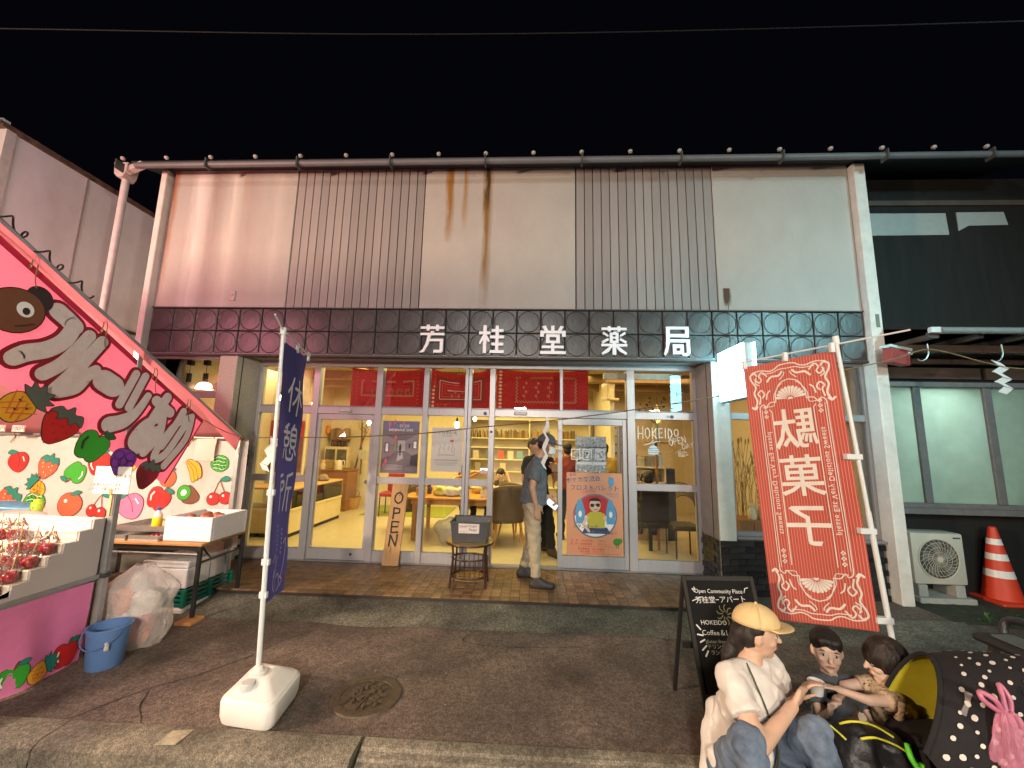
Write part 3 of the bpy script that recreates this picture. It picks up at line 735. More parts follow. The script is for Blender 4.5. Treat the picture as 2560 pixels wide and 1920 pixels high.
# prints: outline, red, orange, green, dark green, yellow, purple, brown, white, pink, grey green, teal
PR = [flat('print_outline', (.03, .015, .015)), flat('print_red', (.50, .012, .012)), flat('print_orange', (.66, .10, .04)), flat('print_green', (.03, .33, .02)), flat('print_dark_green', (.015, .10, .035)),
      flat('print_yellow', (.72, .36, .015)), flat('print_purple', (.20, .03, .36)), flat('print_brown', (.16, .055, .025)), flat('print_white', (.78, .76, .74)), flat('print_pink', (.80, .16, .33)), flat('print_grey_green', (.085, .10, .085)), flat('print_teal', (.01, .20, .15)), flat('print_dark_red', (.28, .006, .02))]
O_, R_, OR_, G_, DG_, Y_, PU_, BR_, WH_, PK_, GG_, TE_, DR_ = range(13)
def rotp(pts, cx, cy, r, s): 
    c, d = math.cos(r), math.sin(r); return [(cx+s*(c*x-d*y), cy+s*(d*x+c*y)) for x, y in pts]
def outl(cv, pts, mi, lw):
    P = [(v.x, v.y) for v in catmull([V(p) for p in pts], 4, True)]
    cv.stroke(P, lw*2, O_, closed=True, round_=False); cv.poly(P, mi)
def fruit(cv, kind, x, y, s, r=0, c=None):
    lw = s*.055; f = lambda pts: rotp(pts, x, y, r, s)
    if kind == 'apple':
        outl(cv, f([(0, .72), (.45, .9), (.88, .6), (.9, 0), (.6, -.75), (.2, -.85), (0, -.75), (-.25, -.86), (-.65, -.72), (-.92, 0), (-.85, .62), (-.42, .88)]), c if c is not None else R_, lw)
        cv.stroke(f([(0, .68), (.08, 1.05), (.2, 1.2)]), s*.13, BR_); outl(cv, f([(.15, 1.0), (.5, 1.25), (.95, 1.1), (.6, .85)]), TE_ if cv.warp else DG_, lw*.7)
        cv.stroke(f([(-.6, .35), (-.66, 0), (-.5, -.35)]), s*.12, WH_ if cv.warp else (O_ if c == G_ else R_)); 
    elif kind == 'straw':
        outl(cv, f([(0, .62), (.5, .8), (.9, .4), (.75, -.2), (.25, -.85), (0, -.95), (-.3, -.85), (-.8, -.15), (-.92, .4), (-.5, .8)]), c if c is not None else OR_, lw)
        outl(cv, f([(-.95, .55), (-.6, 1.0), (-.25, .95), (0, 1.3), (.25, .95), (.7, 1.05), (.95, .5), (.55, .6), (.3, .35), (0, .62), (-.35, .35), (-.55, .62)]), TE_ if cv.warp else GG_, lw*.6)
        for a, b in ((-.4, 0), (.1, .1), (.45, -.1), (-.1, -.4), (.2, -.6), (-.5, .3), (.4, .3)): cv.ell(*f([(a, b)])[0], s*.04, s*.06, r, WH_ if cv.warp else DR_, 8)
    elif kind == 'pine':
        outl(cv, f([(0, .55), (.6, .45), (.78, -.2), (.5, -.85), (0, -1.0), (-.5, -.85), (-.78, -.2), (-.6, .45)]), Y_, lw)
        for k in (-.45, 0, .45):
            cv.stroke(f([(k-.4, .35), (k*.7+.35, -.75)]), s*.05, OR_, round_=False); cv.stroke(f([(k+.4, .35), (k*.7-.35, -.75)]), s*.05, OR_, round_=False)
        for a, b in ((-.3, .1), (.3, .1), (0, -.35)): cv.ell(*f([(a, b)])[0], s*.07, s*.05, r, O_, 8)
        P = f([(-.55, .5), (-.95, .7), (-.6, .85), (-.85, 1.2), (-.4, 1.15), (-.35, 1.55), (0, 1.3), (.35, 1.6), (.4, 1.15), (.85, 1.25), (.6, .85), (1.0, .75), (.55, .5)])
        cv.stroke(P, lw*1.4, O_, closed=True, round_=False); cv.poly(P, TE_ if cv.warp else GG_)
    elif kind == 'grape':
        outl(cv, f([(-.75, .8), (0, 1.0), (.8, .75), (.95, .1), (.5, -.6), (0, -1.0), (-.5, -.65), (-.95, .1)]), PU_, lw)
        for a, b in ((-.45, .45), (.4, .5), (0, .0), (-.55, -.1), (.5, -.1), (0, -.55)):
            P = [(math.cos(t*PI/7)*.36+a, math.sin(t*PI/7)*.36+b) for t in range(14)]; cv.stroke(f(P), s*.05, O_, closed=True, round_=False)
    elif kind == 'banana':
        for k in (-.35, 0, .35):
            outl(cv, f([(-.1+k*.4, .95), (.12+k*.4, .9), (.5+k, .2), (.45+k, -.6), (.15+k, -.95), (0+k, -.7), (.1+k, 0)]), Y_, lw)
    elif kind == 'kiwi':
        outl(cv, f([(-.3, .7), (.5, .6), (1.2, .2), (1.2, -.3), (.6, -.75), (-.3, -.7)]), BR_, lw)
        cv.ell(*f([(-.4, 0)])[0], s*.72, s*.75, r, O_); cv.ell(*f([(-.4, 0)])[0], s*.66, s*.69, r, G_); cv.ell(*f([(-.4, 0)])[0], s*.28, s*.3, r, WH_)
    elif kind == 'melon':
        cv.ell(x, y, s*1.05, s*.92, r, O_); cv.ell(x, y, s, s*.87, r, G_)
        for k in (-.6, -.2, .2, .6): cv.stroke(f([(k-.25, .6), (k+.1, .2), (k-.15, -.2), (k+.15, -.65)]), s*.07, DG_, round_=False); cv.stroke(f([(-.7, k*.8), (-.2, k+.1), (.3, k-.05), (.75, k*.8)]), s*.05, WH_, round_=False)
    elif kind == 'peach':
        outl(cv, f([(0, .85), (.6, .75), (.95, .1), (.55, -.65), (0, -.98), (-.6, -.6), (-.95, .1), (-.6, .75)]), c if c is not None else PK_, lw)
        cv.stroke(f([(0, .85), (.12, .2), (0, -.5)]), s*.05, O_, round_=False); outl(cv, f([(0, .9), (-.5, 1.25), (-.9, 1.0), (-.5, .8)]), TE_, lw*.6); cv.stroke(f([(.45, .4), (.55, 0)]), s*.1, WH_)
    elif kind == 'cherry':
        for a in (-.45, .45):
            cv.stroke(f([(a, 0), (a*.3, .8), (.1, 1.15)]), s*.07, BR_); cv.ell(*f([(a, -.3)])[0], s*.5, None, 0, O_); cv.ell(*f([(a, -.3)])[0], s*.45, None, 0, R_); cv.ell(*f([(a-.15, -.12)])[0], s*.1, None, 0, WH_)
        outl(cv, f([(.1, 1.1), (.55, 1.35), (.95, 1.1), (.5, .95)]), TE_, lw*.6)
    elif kind == 'orange':
        cv.ell(x, y, s*.98, None, 0, O_); cv.ell(x, y, s*.92, None, 0, OR_); cv.ell(x-.3*s, y+.3*s, s*.14, None, 0, WH_); outl(cv, f([(0, .8), (.4, 1.1), (.8, 1.0), (.4, .75)]), TE_, lw*.6)
FN = {'apple': 'printed_apple', 'straw': 'printed_strawberry', 'pine': 'printed_pineapple', 'grape': 'printed_grapes', 'banana': 'printed_banana', 'kiwi': 'printed_kiwi', 'melon': 'printed_melon', 'peach': 'printed_peach', 'cherry': 'printed_cherry', 'orange': 'printed_orange'}

# frame: pipes and posts
stl = thing('festival_stall', 'steel pipe frame of the festival stall with square post beside the stepped display', 'market stall', (1.45, -1.78, 0))
MB().box((1.425, -1.802, 0), (1.475, -1.757, 2.36), .003).build('post', M_steel, stl)
MB().box((1.425, -.50, 0), (1.475, -.455, 1.64), .003).build('post', M_steel, stl)
MB().tube([(1.485, -3.4, 3.276), (1.485, -.50, 1.640)], .019, 10).build('roof_pipe', M_steel, stl, smooth=40)
MB().tube([(-2.2, -.48, 1.640), (1.52, -.48, 1.645)], .017, 10).build('rear_pipe', M_steel, stl, smooth=40)
MB().tube([(-1.7, -3.4, 3.276), (-1.7, -.50, 1.640)], .019, 10).build('roof_pipe', M_steel, stl, smooth=40)
MB().bar((1.45, -1.8, .585), (1.45, -3.0, .585), .03, .03).build('side_rail', M_steel, stl)
MB().bar((1.405, -1.80, .53), (1.405, -1.80, 1.01), .03, .03).build('brace', M_steel, stl)
MB().bar((1.40, -1.74, .0), (1.40, -1.74, .60), .05, .05).build('inner_leg', mat('dark_leg', (.05, .045, .045), .6), stl)
for i in range(3): MB().tube([(1.45+.04*math.cos(a), -1.78+.04*math.sin(a), .575+.012*i+.004*math.sin(3*a)) for a in [k*PI/6 for k in range(12)]], .006, 5, closed=True).build('tie', MATS['dark_leg'], stl)
# canopy
can = thing('stall_canopy', 'pink sloping canopy sheet over the festival stall hanging from its pipes', 'canopy', (0, -1.8, 2.4))
sl_ = (3.276-1.640)/2.9
def rfn(u, v):
    x = -1.75+u*3.24; y = -3.4+v*2.93; z = 3.276-(y+3.4)*sl_+.02
    return (x, y, z-.05*math.sin(u*PI)*math.sin(v*PI)+.006*noise.noise(V((x*3, y*3, 0))))
MB().grid(rfn, 24, 24).build('roof_sheet', M_rf, can, smooth=180, thick=.002)
def flap(u, v):
    y = -3.4+u*2.9; z = 3.276-(y+3.4)*sl_; d = .06+.03*u if u < .8 else .06+.03*u+(u-.8)*.55
    zz = z-(d if u < .97 else .02)*v
    return (1.497+.010*math.sin(y*9)*v, y, zz)
MB().grid(flap, 60, 4).build('side_flap', M_rf, can, smooth=180, thick=.002)
# banner
bn = thing('stall_banner', 'pink festival banner with big worn white lettering hung along the sloping stall edge', 'banner', (1.47, -1.8, 1.9))
PB = [(-3.25, 3.145), (-1.047, 1.818), (-1.38, 1.226), (-1.681, 1.405), (-2.624, 1.962), (-3.25, 2.34)]
cv = Canvas((1.47, 0, 0), (0, 1, 0), (0, 0, 1), (1, 0, 0), .0012); cv.k = 0
cv.poly(PB, 0); cv.mb.build('cloth', PINK, bn, fix=False, thick=.0016)
cv = Canvas((1.47, 0, 0), (0, 1, 0), (0, 0, 1), (1, 0, 0), .0012); cv.k = 1.4
cv.poly([(-3.25, 3.145), (-1.047, 1.818), (-1.06, 1.785), (-3.25, 3.09)], 0); cv.poly([(-1.047, 1.818), (-1.38, 1.226), (-1.392, 1.236), (-1.06, 1.825)], 0); cv.build('hem', M_hem, bn)
LT = {'fu': (('fu1', .115), ('fu2', (.10, .105, .11, .112, .10))), 'ru': (('ru1', (.085, .085, .09, .09)), ('ru2', (.085, .09, .105, .115)), ('ru3', (.115, .11, .09, .07))), 'long_mark': (('bar', .165),), 'tsu': (('tu1', .066), ('tu2', .066), ('tu3', (.06, .075, .115, .125))),
      'a': (('a1', .09), ('a2', .085), ('a3', .08), ('a4', .075)), 'me': (('me1', .075), ('me2', .068), ('me3', .064))}
ko = 3.0
for nm, ss in LT.items():
    cv = Canvas((1.47, 0, 0), (0, 1, 0), (0, 0, 1), (1, 0, 0), .0012); cv.k = ko
    for k, w in ss: cv.stroke(BS[k], [q+.048 for q in w] if isinstance(w, tuple) else w+.048, 0, smooth=5, nr=16)
    cv.k = ko+5
    for k, w in ss: cv.stroke(BS[k], list(w) if isinstance(w, tuple) else w, 1, smooth=5, nr=16)
    cv.build('banner_letter', [flat('letter_outline', (.24, .006, .02)), M_wprint], bn); ko += .25
for kd, y, z, s, r, c in (('pine', -2.52, 1.83, .115, -.9, None), ('straw', -2.285, 1.70, .125, -.5, R_), ('apple', -2.054, 1.567, .118, -.5, G_), ('grape', -1.809, 1.44, .105, -.25, None), ('straw', -1.585, 1.315, .11, -.3, DR_)):
    cv = Canvas((1.478, 0, 0), (0, 1, 0), (0, 0, 1), (1, 0, 0), .0012); cv.k = 9
    P = [(math.cos(t*PI/10)*s*1.05+y, math.sin(t*PI/10)*s*1.05+z) for t in range(20)]
    fruit(cv, kd, y, z, s, r, c)
    o = cv.mb.build(FN[kd], PR, bn, fix=False); o.data.name = FN[kd]
# plain brown bear face standing in for the cartoon head at the banner's end
cv = Canvas((1.478, 0, 0), (0, 1, 0), (0, 0, 1), (1, 0, 0), .0012); cv.k = 3
cv.ell(-2.52, 2.535, .075, .085, .5, O_); cv.ell(-2.63, 2.42, .16, .145, .5, O_); cv.ell(-2.63, 2.42, .152, .137, .5, BR_); cv.ell(-2.585, 2.44, .045, .05, .4, WH_); cv.ell(-2.58, 2.43, .02, .024, 0, O_); cv.stroke([(-2.62, 2.32), (-2.57, 2.34), (-2.53, 2.36)], .008, O_)
cv.build('printed_bear_face', PR, bn)
for i, (y, z) in enumerate(((-2.60, 2.755), (-2.12, 2.46), (-1.66, 2.185), (-1.28, 1.955))):
    MB().tube([(1.478+.010*math.cos(a), y, z-.03+.012*math.sin(a)) for a in [k*PI/5 for k in range(10)]], .004, 5, closed=True).build('eyelet', mat('brass_eyelet', (.5, .33, .12), .3, metal=.9), bn)
    MB().tube(smooth3([(1.482, y, z-.03), (1.50, y-.01, z+.015), (1.485, y+.005, z+.055), (1.50, y+.02, z+.02), (1.488, y+.03, z-.10), (1.49, y+.045, z-.16)]), .0035, 5).build('tie_cord', M_rope, bn)
# loops of black cable on the roof pipe
cb = [];
for k in range(90):
    t = k/89; y = -3.0+t*.75; z = 3.276-(y+3.4)*sl_; a = t*2*PI*7
    cb.append((1.49+.035*math.cos(a), y+.03*math.sin(a*.5), z+.035+.035*math.sin(a)))
tag(MB().tube(cb, .006, 5).build('cable', mat('black_cable', (.012, .012, .012), .5), smooth=60), 'black cable coiled round the upper roof pipe of the pink stall', 'cable')
# guy rope from the corner of the canopy
for y in (-.56, -.5): MB().tube([(1.485+.028*math.cos(a), y+.004*math.sin(2*a), 1.65+.028*math.sin(a)) for a in [k*PI/5 for k in range(10)]], .006, 5, closed=True).build('knot', M_rope, can)
MB().tube(smooth3([(1.485, -1.05, 1.818), (1.50, -.8, 1.72), (1.49, -.53, 1.66)]), .004, 5).build('tie_cord', M_rope, can)
MB().tube(smooth3([(1.49, -.52, 1.64), (1.50, -.5, 1.58), (1.46, -.5, 1.52), (1.48, -.5, 1.45)]), .004, 5).build('tie_cord', M_rope, can)

# fruit printed curtain at the back
ct = thing('fruit_curtain', 'white cloth curtain printed with fruit hanging along the rear pipe of the stall', 'curtain', (.2, -.45, .45))
def cw(x, z): return .012*math.sin(x*7+.6*math.sin(z*3))*(1-.3*(z-.5))+.006*math.sin(x*19+z*5)+.010*noise.noise(V((x*2.5, z*1.6, 3)))+.012*max(0, noise.noise(V((x*1.2+z*2.6, z*1.0-x*.8, 9))))
def cfn(u, v):
    x = -2.2+u*3.73; z = .46+v*1.17; z = z-.02*abs(math.sin(u*PI*8))*(v > .97)
    return (x, -.45-cw(x, z), z)
MB().grid(cfn, 130, 36).build('cloth', mat('white_curtain_cloth', (.76, .66, .66), .85, var=.04, scale=4, trans=.3, bump=.3, bscale=8), ct, smooth=180)
CF = [('peach', -1.185, 1.322, .078, .2, R_), ('straw', -.811, 1.262, .085, -.25, OR_), ('apple', -.455, 1.222, .078, 2.6, G_), ('pine', -.888, 1.03, .075, .75, None), ('melon', -.893, .867, .105, 0, None), ('straw', -1.235, .883, .09, -.6, OR_),
      ('peach', .268, .866, .095, .4, PK_), ('apple', .563, .95, .085, -.5, R_), ('kiwi', .905, 1.015, .075, -.3, None), ('banana', .914, 1.272, .085, .5, None), ('melon', 1.24, 1.36, .075, 0, None), ('orange', -.47, .86, .10, 0, None), ('cherry', -.14, .83, .125, -.2, None),
      ('cherry', 1.27, 1.02, .125, .1, None), ('orange', .64, 1.18, .075, 0, None), ('apple', -.20, 1.317, .085, .2, R_), ('straw', 1.36, .63, .07, .3, R_), ('peach', .05, 1.12, .07, 0, OR_), ('banana', 1.05, .72, .08, 1.2, None), ('pine', .2, 1.35, .07, -.4, None), ('grape', -1.02, 1.14, .01, 0, None)]
for kd, x, z, s, r, c in CF[:-1]:
    cv = Canvas((0, -.452, 0), (1, 0, 0), (0, 0, 1), (0, -1, 0), .0009, warp=cw, step=.022); cv.k = 4
    fruit(cv, kd, x, z, s*{'cherry': 1.15, 'orange': 1.4, 'melon': 1.4}.get(kd, 1.55), r, c); cv.mb.build(FN[kd], PR, ct, fix=False)
for x in (-1.25, -.85, -.45, 0, .45, .9, 1.15, 1.42):
    MB().tube(smooth3([(x, -.47, 1.60), (x+.012, -.50, 1.645), (x, -.48, 1.67), (x-.012, -.455, 1.64), (x-.03, -.47, 1.58), (x-.05, -.475, 1.54)]), .0045, 5).build('tie_cord', M_rope, ct)
M_paper = mat('white_paper', (.72, .69, .66), .8, var=.03, trans=.2)
tp = MB().grid(lambda u, v: (.94+.255*u+.02*v-.015*u, -.475-.02*math.sin(v*2.5)-.01*u, 1.385+.255*v), 6, 8).build('price_sheet', M_paper, thick=.001)
tag(tp, 'blank white paper sheet taped over the banana print on the curtain', 'paper')
cv = Canvas((0, -.478, 0), (1, 0, 0), (0, 0, 1), (0, -1, 0), .0008); 
MB().box((1.03, -.487, 1.615), (1.13, -.478, 1.65)).build('tape', mat('tape', (.45, .24, .12), .5), tp)
def price(x, t, lab):
    p = MB().box((x-.075, -.702, 1.665), (x+.075, -.700, 1.735)).build('price_card', M_paper); tag(p, lab, 'price card')
    cv = Canvas((x, -.7025, 1.70), (1, 0, 0), (0, 0, 1), (0, -1, 0), .0005); cv.text(t, 0, 0, .062, 0, .008); cv.build('lettering', flat('ink_grey', (.12, .10, .12)), p)
price(-1.16, '500円', 'small white card reading 500 yen hung above the stall curtain'); price(-.93, '100円', 'small white card reading 100 yen half hidden behind the banner strawberry')
# bare bulb and bright plastic sheet inside
bl = thing('hanging_bulb', 'bare lit bulb hanging under the pink stall canopy', 'light bulb', (.85, -2.30, 1.7))
MB().ell((.85, -2.30, 1.80), (.035, .035, .045)).build('bulb', emis('bulb_glow_stall', (1, .85, .65), 12), bl, smooth=180)
MB().cyl((.85, -2.30, 1.84), (.85, -2.30, 1.92), .02).build('socket', MATS['black_cable'], bl); MB().tube([(.85, -2.30, 1.92), (.85, -2.30, 2.62)], .004, 5).build('cord', MATS['black_cable'], bl)

# stepped display
dsp = thing('stepped_display', 'white stepped display stand with a grey side panel for the candy apples', 'display stand', (1.0, -2.2, .55))
y0, z0 = -1.835, 1.02; prof = [(-1.835, .565), (-1.835, 1.02)]; st = []
for k in range(9):
    ya = -1.913-.087*k; za = 1.02-.0655*k
    prof.append((ya, za)); prof.append((ya, za-.0655)); st.append((ya, za))
prof.append((prof[-1][0]-.05, prof[-1][1])); prof.append((prof[-1][0], .555))
M_wood_w = mat('white_board', (.74, .66, .54), .5, var=.05, scale=8)
M_side = mat('grey_side_panel', (.42, .38, .37), .6, var=.04, scale=3)
MB().prism([(1.438, y, z-.004) for y, z in prof], (.012, 0, 0)).build('side_panel', M_side, dsp)
for k, (ya, za) in enumerate(st):
    yb = -1.835 if k == 0 else st[k-1][0]
    MB().box((-.6, ya-.004, za-.014), (1.436, yb-.001, za), .002).build('tread', M_wood_w, dsp)
    MB().box((-.6, ya, za-.0655), (1.430, ya+.012, za-.015), .002).build('riser', M_wood_w, dsp)
MB().box((-.6, -1.83, .56), (1.436, -1.818, 1.015)).build('back_panel', M_wood_w, dsp)
# candy apples in cellophane
M_cap = mat('candy_red', (.62, .014, .03), .08, var=.25, scale=14, spec=.9)
M_cel = glass('cellophane', refl=.10, rough=.10, haze=.035)
M_stk = mat('wooden_stick', (.60, .38, .18), .7)
ca0 = thing('candy_apple', 'x', 'candy apple', (0, 0, 0), 'candy apples on the stepped display')
MB().lathe([(0, -.036), (.020, -.036), (.034, -.022), (.041, 0), (.039, .018), (.026, .033), (.010, .034), (0, .028)], 18).build('apple', M_cap, ca0, smooth=180)
MB().tube([(0, 0, .028), (.012, .010, .15)], .0035, 6).build('stick', M_stk, ca0)
def celf(u, v):
    a = u*2*PI; t = v; r = (.046 if t < .5 else .046*(1-(t-.5)*2)**.8+.010)*(1+.10*math.sin(a*7+t*9)+.06*math.sin(a*13))
    if t > .85: r += (t-.85)*.10
    return (r*math.cos(a)*(1 if t > .08 else .75), r*math.sin(a)*(1 if t > .08 else .75), -.036+t*.145)
MB().grid(celf, 26, 9).build('cellophane_wrap', M_cel, ca0)
MB().tube([(.012*math.cos(a)+.008, .012*math.sin(a)+.006, .072) for a in [k*PI/5 for k in range(10)]], .003, 4, closed=True).build('twist_tie', mat('green_tie', (.08, .14, .07), .5), ca0)
spots = []
for k, xs in ((3, (1.37, 1.27, 1.16)), (4, (1.375, 1.28, 1.18)), (5, (1.37, 1.27)), (6, (1.36,)), (2, (1.02, .90))):
    for i, x in enumerate(xs): spots.append((k, i, x))
ordn = ['nearest the grey side panel', 'second from the grey side panel', 'third from the grey side panel']
rown = {2: 'second step from the top', 3: 'third step from the top', 4: 'fourth step from the top', 5: 'fifth step from the top', 6: 'sixth step from the top'}
rnk = {2: 'third', 3: 'fourth', 4: 'fifth', 5: 'sixth', 6: 'seventh'}
for n, (k, i, x) in enumerate(spots):
    ya, za = st[k]; lab = 'red candy apple on the %s step down, %s' % (rnk[k], ordn[i])
    o = ca0 if n == 0 else clone(ca0); o['label'] = lab
    o.location = (x, ya+.044+random.uniform(-.004, .004), za+.037); o.rotation_euler = (random.uniform(-.12, .12), random.uniform(-.12, .12), random.uniform(0, 6)); o.scale = (random.uniform(.95, 1.08),)*3
# skirt cloth
sk = thing('stall_skirt', 'pink cloth skirt printed with fruit hanging from the display side to the ground', 'skirt cloth', (1.46, -2.4, 0))
def sw(y, z): return .022*math.sin(y*11+z*4)*(1-.75*z/.56)+.010*math.sin(y*23+2)*(1-z/.56)
MB().grid(lambda u, v: (1.462+sw(-3.1+1.27*u, .012+.55*v*(1-.02*u)), -3.1+1.25*u-.008*v, .012+.548*v), 70, 12).build('cloth', mat('magenta_skirt_cloth', (.72, .20, .42), .7, var=.05, trans=.12), sk, smooth=180)
for kd, y, z, s, r, c in (('apple', -1.965, .105, .085, -.1, R_), ('pine', -2.13, .085, .075, -1.2, None), ('apple', -2.275, .11, .08, 0, G_), ('grape', -2.42, .10, .08, 0, None)):
    cv = Canvas((1.464, 0, 0), (0, 1, 0), (0, 0, 1), (1, 0, 0), .0009, warp=sw, step=.02); cv.k = 2; fruit(cv, kd, y, z, s, r, c); cv.mb.build(FN[kd], PR, sk, fix=False)
# notice on a stick tied to the post
nt_ = thing('notice_board', 'white paper notice on a thin wooden stick fixed to the stall post', 'notice', (1.45, -1.83, 1.2))
MB().box((1.307, -1.834, 1.20), (1.602, -1.828, 1.408)).build('sheet', M_paper, nt_)
MB().box((1.448, -1.826, 1.03), (1.466, -1.814, 1.40)).build('stick', M_stk, nt_); MB().box((1.445, -1.838, 1.195), (1.470, -1.834, 1.235)).build('tape', MATS['tape'], nt_)
cv = Canvas((1.455, -1.8345, 1.304), (1, 0, 0), (0, 0, 1), (0, -1, 0), .0005)
cv.text('しております。', .07, .028, .034, 0, .012); cv.text('ご迷惑をおかけします。', -.035, -.038, .026, 0, .012); cv.text('よろしくお願いします。', -.04, -.070, .026, 0, .012); cv.build('lettering', flat('ink_grey', (.12, .10, .12)), nt_)
cv = Canvas((1.455, -1.8345, 1.304), (1, 0, 0), (0, 0, 1), (0, -1, 0), .0005); cv.ell(-.09, .05, .032, None, 0, 0); cv.build('drawing', [flat('print_pale_grey', (.45, .43, .42)), MATS['ink_grey']], nt_)

# folding table with its load
tb = thing('folding_table', 'folding table with wooden top and black legs along the fruit curtain', 'table', (1, -.86, 0))
M_top = mat('oak_top', (.36, .18, .06), .45, var=.15, scale=5, stretch=(.6, 6, 6)); M_blk = mat('black_steel', (.02, .02, .022), .4)
MB().box((-.1, -1.17, .648), (1.72, -.56, .672), .004).build('table_top', M_top, tb)
MB().box((-.05, -1.12, .60), (1.66, -1.10, .647)).build('apron', M_blk, tb)
for x, y in ((1.69, -1.145), (1.69, -.585)):
    MB().box((x-.016, y-.016, .03), (x+.016, y+.016, .647), .003).build('leg', M_blk, tb)
MB().tube([(1.69, -1.145, .50), (1.69, -.585, .50)], .010, 8).build('stretcher', M_blk, tb); MB().tube([(1.67, -1.13, .57), (0, -1.13, .57)], .010, 8).build('steel_bar', M_steel, tb)
MB().tube([(1.69, -1.0, .50), (1.45, -.9, .64)], .008, 8).build('strut', M_blk, tb)
tag(MB().box((1.62, -1.25, 0), (1.77, -1.09, .028), .003).build('wood_block', mat('pine_block', (.50, .24, .09), .7)), 'flat wooden block under the front leg of the folding table', 'wood block')
mat('foam_shadow', (.5, .47, .46), .8)
M_foam = mat('white_foam', (.74, .70, .70), .85, var=.05, scale=30, bump=.3, bscale=140)
def foam(nm, lab, a, b, lid, cat='foam box', walls=.03):
    t = thing(nm, lab, cat, ((a[0]+b[0])/2, (a[1]+b[1])/2, a[2])); mb = MB()
    if lid:
        zc_ = b[2]-.06; MB().box(a, (b[0], b[1], zc_-.003), .012, 2).build('body', M_foam, t); MB().box((a[0]-.006, a[1]-.006, zc_), (b[0]+.006, b[1]+.006, b[2]), .012, 2).build('lid', M_foam, t)
        MB().box(((a[0]+b[0])/2-.05, a[1]+.05, b[2]+.001), ((a[0]+b[0])/2+.05, a[1]+.08, b[2]+.006)).build('lid_grip', mat('foam_shadow', (.5, .47, .46), .8), t)
    else:
        w = walls
        MB().box((a[0], a[1], a[2]), (b[0], a[1]+w, b[2]), .008, 2).build('wall', M_foam, t); MB().box((a[0], b[1]-w, a[2]), (b[0], b[1], b[2]), .008, 2).build('wall', M_foam, t)
        MB().box((a[0], a[1]+w, a[2]), (a[0]+w, b[1]-w, b[2]), .004).build('wall', M_foam, t); MB().box((b[0]-w, a[1]+w, a[2]), (b[0], b[1]-w, b[2]), .004).build('wall', M_foam, t); MB().box((a[0]+w, a[1]+w, a[2]+.001), (b[0]-w, b[1]-w, a[2]+.03)).build('floor', M_foam, t)
        MB().box(((a[0]+b[0])/2-.10, a[1]-.004, a[2]+.12), ((a[0]+b[0])/2+.10, a[1]-.001, a[2]+.124)).build('moulded_line', MATS['foam_shadow'], t)
    return t
foam('foam_box', 'open white foam box holding apples on the right end of the table', (1.27, -1.10, .674), (1.735, -.62, .895), False)
ap = None
for k, (x, y) in enumerate(((1.40, -.95), (1.49, -.90), (1.58, -.96), (1.45, -.80), (1.56, -.82), (1.65, -.88))):
    if ap is None: ap = MB().ell((0, 0, 0), (.042, .042, .039)).build('apple', mat('plain_apple', (.34, .09, .05), .35, var=.3, scale=12), org=(0, 0, 0), smooth=180); o = ap
    else: o = ap.copy(); COL.objects.link(o)
    o.location = (x, y, .862); tag(o, 'plain red apple lying with others in the open foam box', 'apple', 'apples in the foam box')
M_inox = mat('stainless_tray', (.55, .53, .52), .25, var=.06, metal=.8)
def tray(lab, a, b, tilt=0):
    mb = MB(); w = .004
    t = thing('tray', lab, 'tray', ((a[0]+b[0])/2, (a[1]+b[1])/2, a[2]), 'stainless trays')
    for p, q in (((a[0], a[1], a[2]), (b[0], b[1], a[2]+w)),): MB().box(p, q).build('tray_base', M_inox, t)
    for p, q in (((a[0], a[1]-w, a[2]), (b[0], a[1], b[2])), ((a[0], b[1], a[2]), (b[0], b[1]+w, b[2])), ((a[0]-w, a[1], a[2]), (a[0], b[1], b[2])), ((b[0], a[1], a[2]), (b[0]+w, b[1], b[2]))): MB().box(p, q).build('tray_wall', M_inox, t)
    return t
tray('shallow steel tray on the table nearest the steel post', (.62, -1.12, .674), (.92, -.85, .72)); tray('shallow steel tray beside the open foam box', (.95, -1.12, .674), (1.245, -.85, .72))
tray('steel tray set across the two lower trays under the yellow bottle', (.66, -.98, .724), (1.20, -.62, .775))
for k in range(9):
    if k == 0: bs = MB().ell((0, 0, 0), .016).build('candied_berry', mat('berry', (.30, .012, .03), .2), org=(0, 0, 0), smooth=180); o = bs
    else: o = bs.copy(); COL.objects.link(o)
    o.location = (1.08+.045*(k % 4), -1.06+.05*(k//4), .694); tag(o, 'small dark red candied berry in the tray beside the foam box', 'berry', 'berries in the tray')
yb = thing('squeeze_bottle', 'clear bottle of yellow liquid with a blue cap on the steel tray', 'bottle', (.915, -.80, .779))
MB().lathe([(0, 0), (.040, 0), (.043, .015), (.043, .085), (.040, .10)], 20, (.915, -.80, .73)).build('liquid', mat('yellow_liquid', (.85, .60, .02), .3), yb, smooth=50)
MB().lathe([(.040, .101), (.040, .115), (.018, .155), (.016, .165)], 20, (.915, -.80, .73)).build('neck', mat('clear_plastic', (.70, .68, .66), .25), yb, smooth=50); MB().lathe([(.019, .166), (.019, .195), (0, .196)], 16, (.915, -.80, .73)).build('cap', mat('blue_cap', (.03, .09, .40), .4), yb)
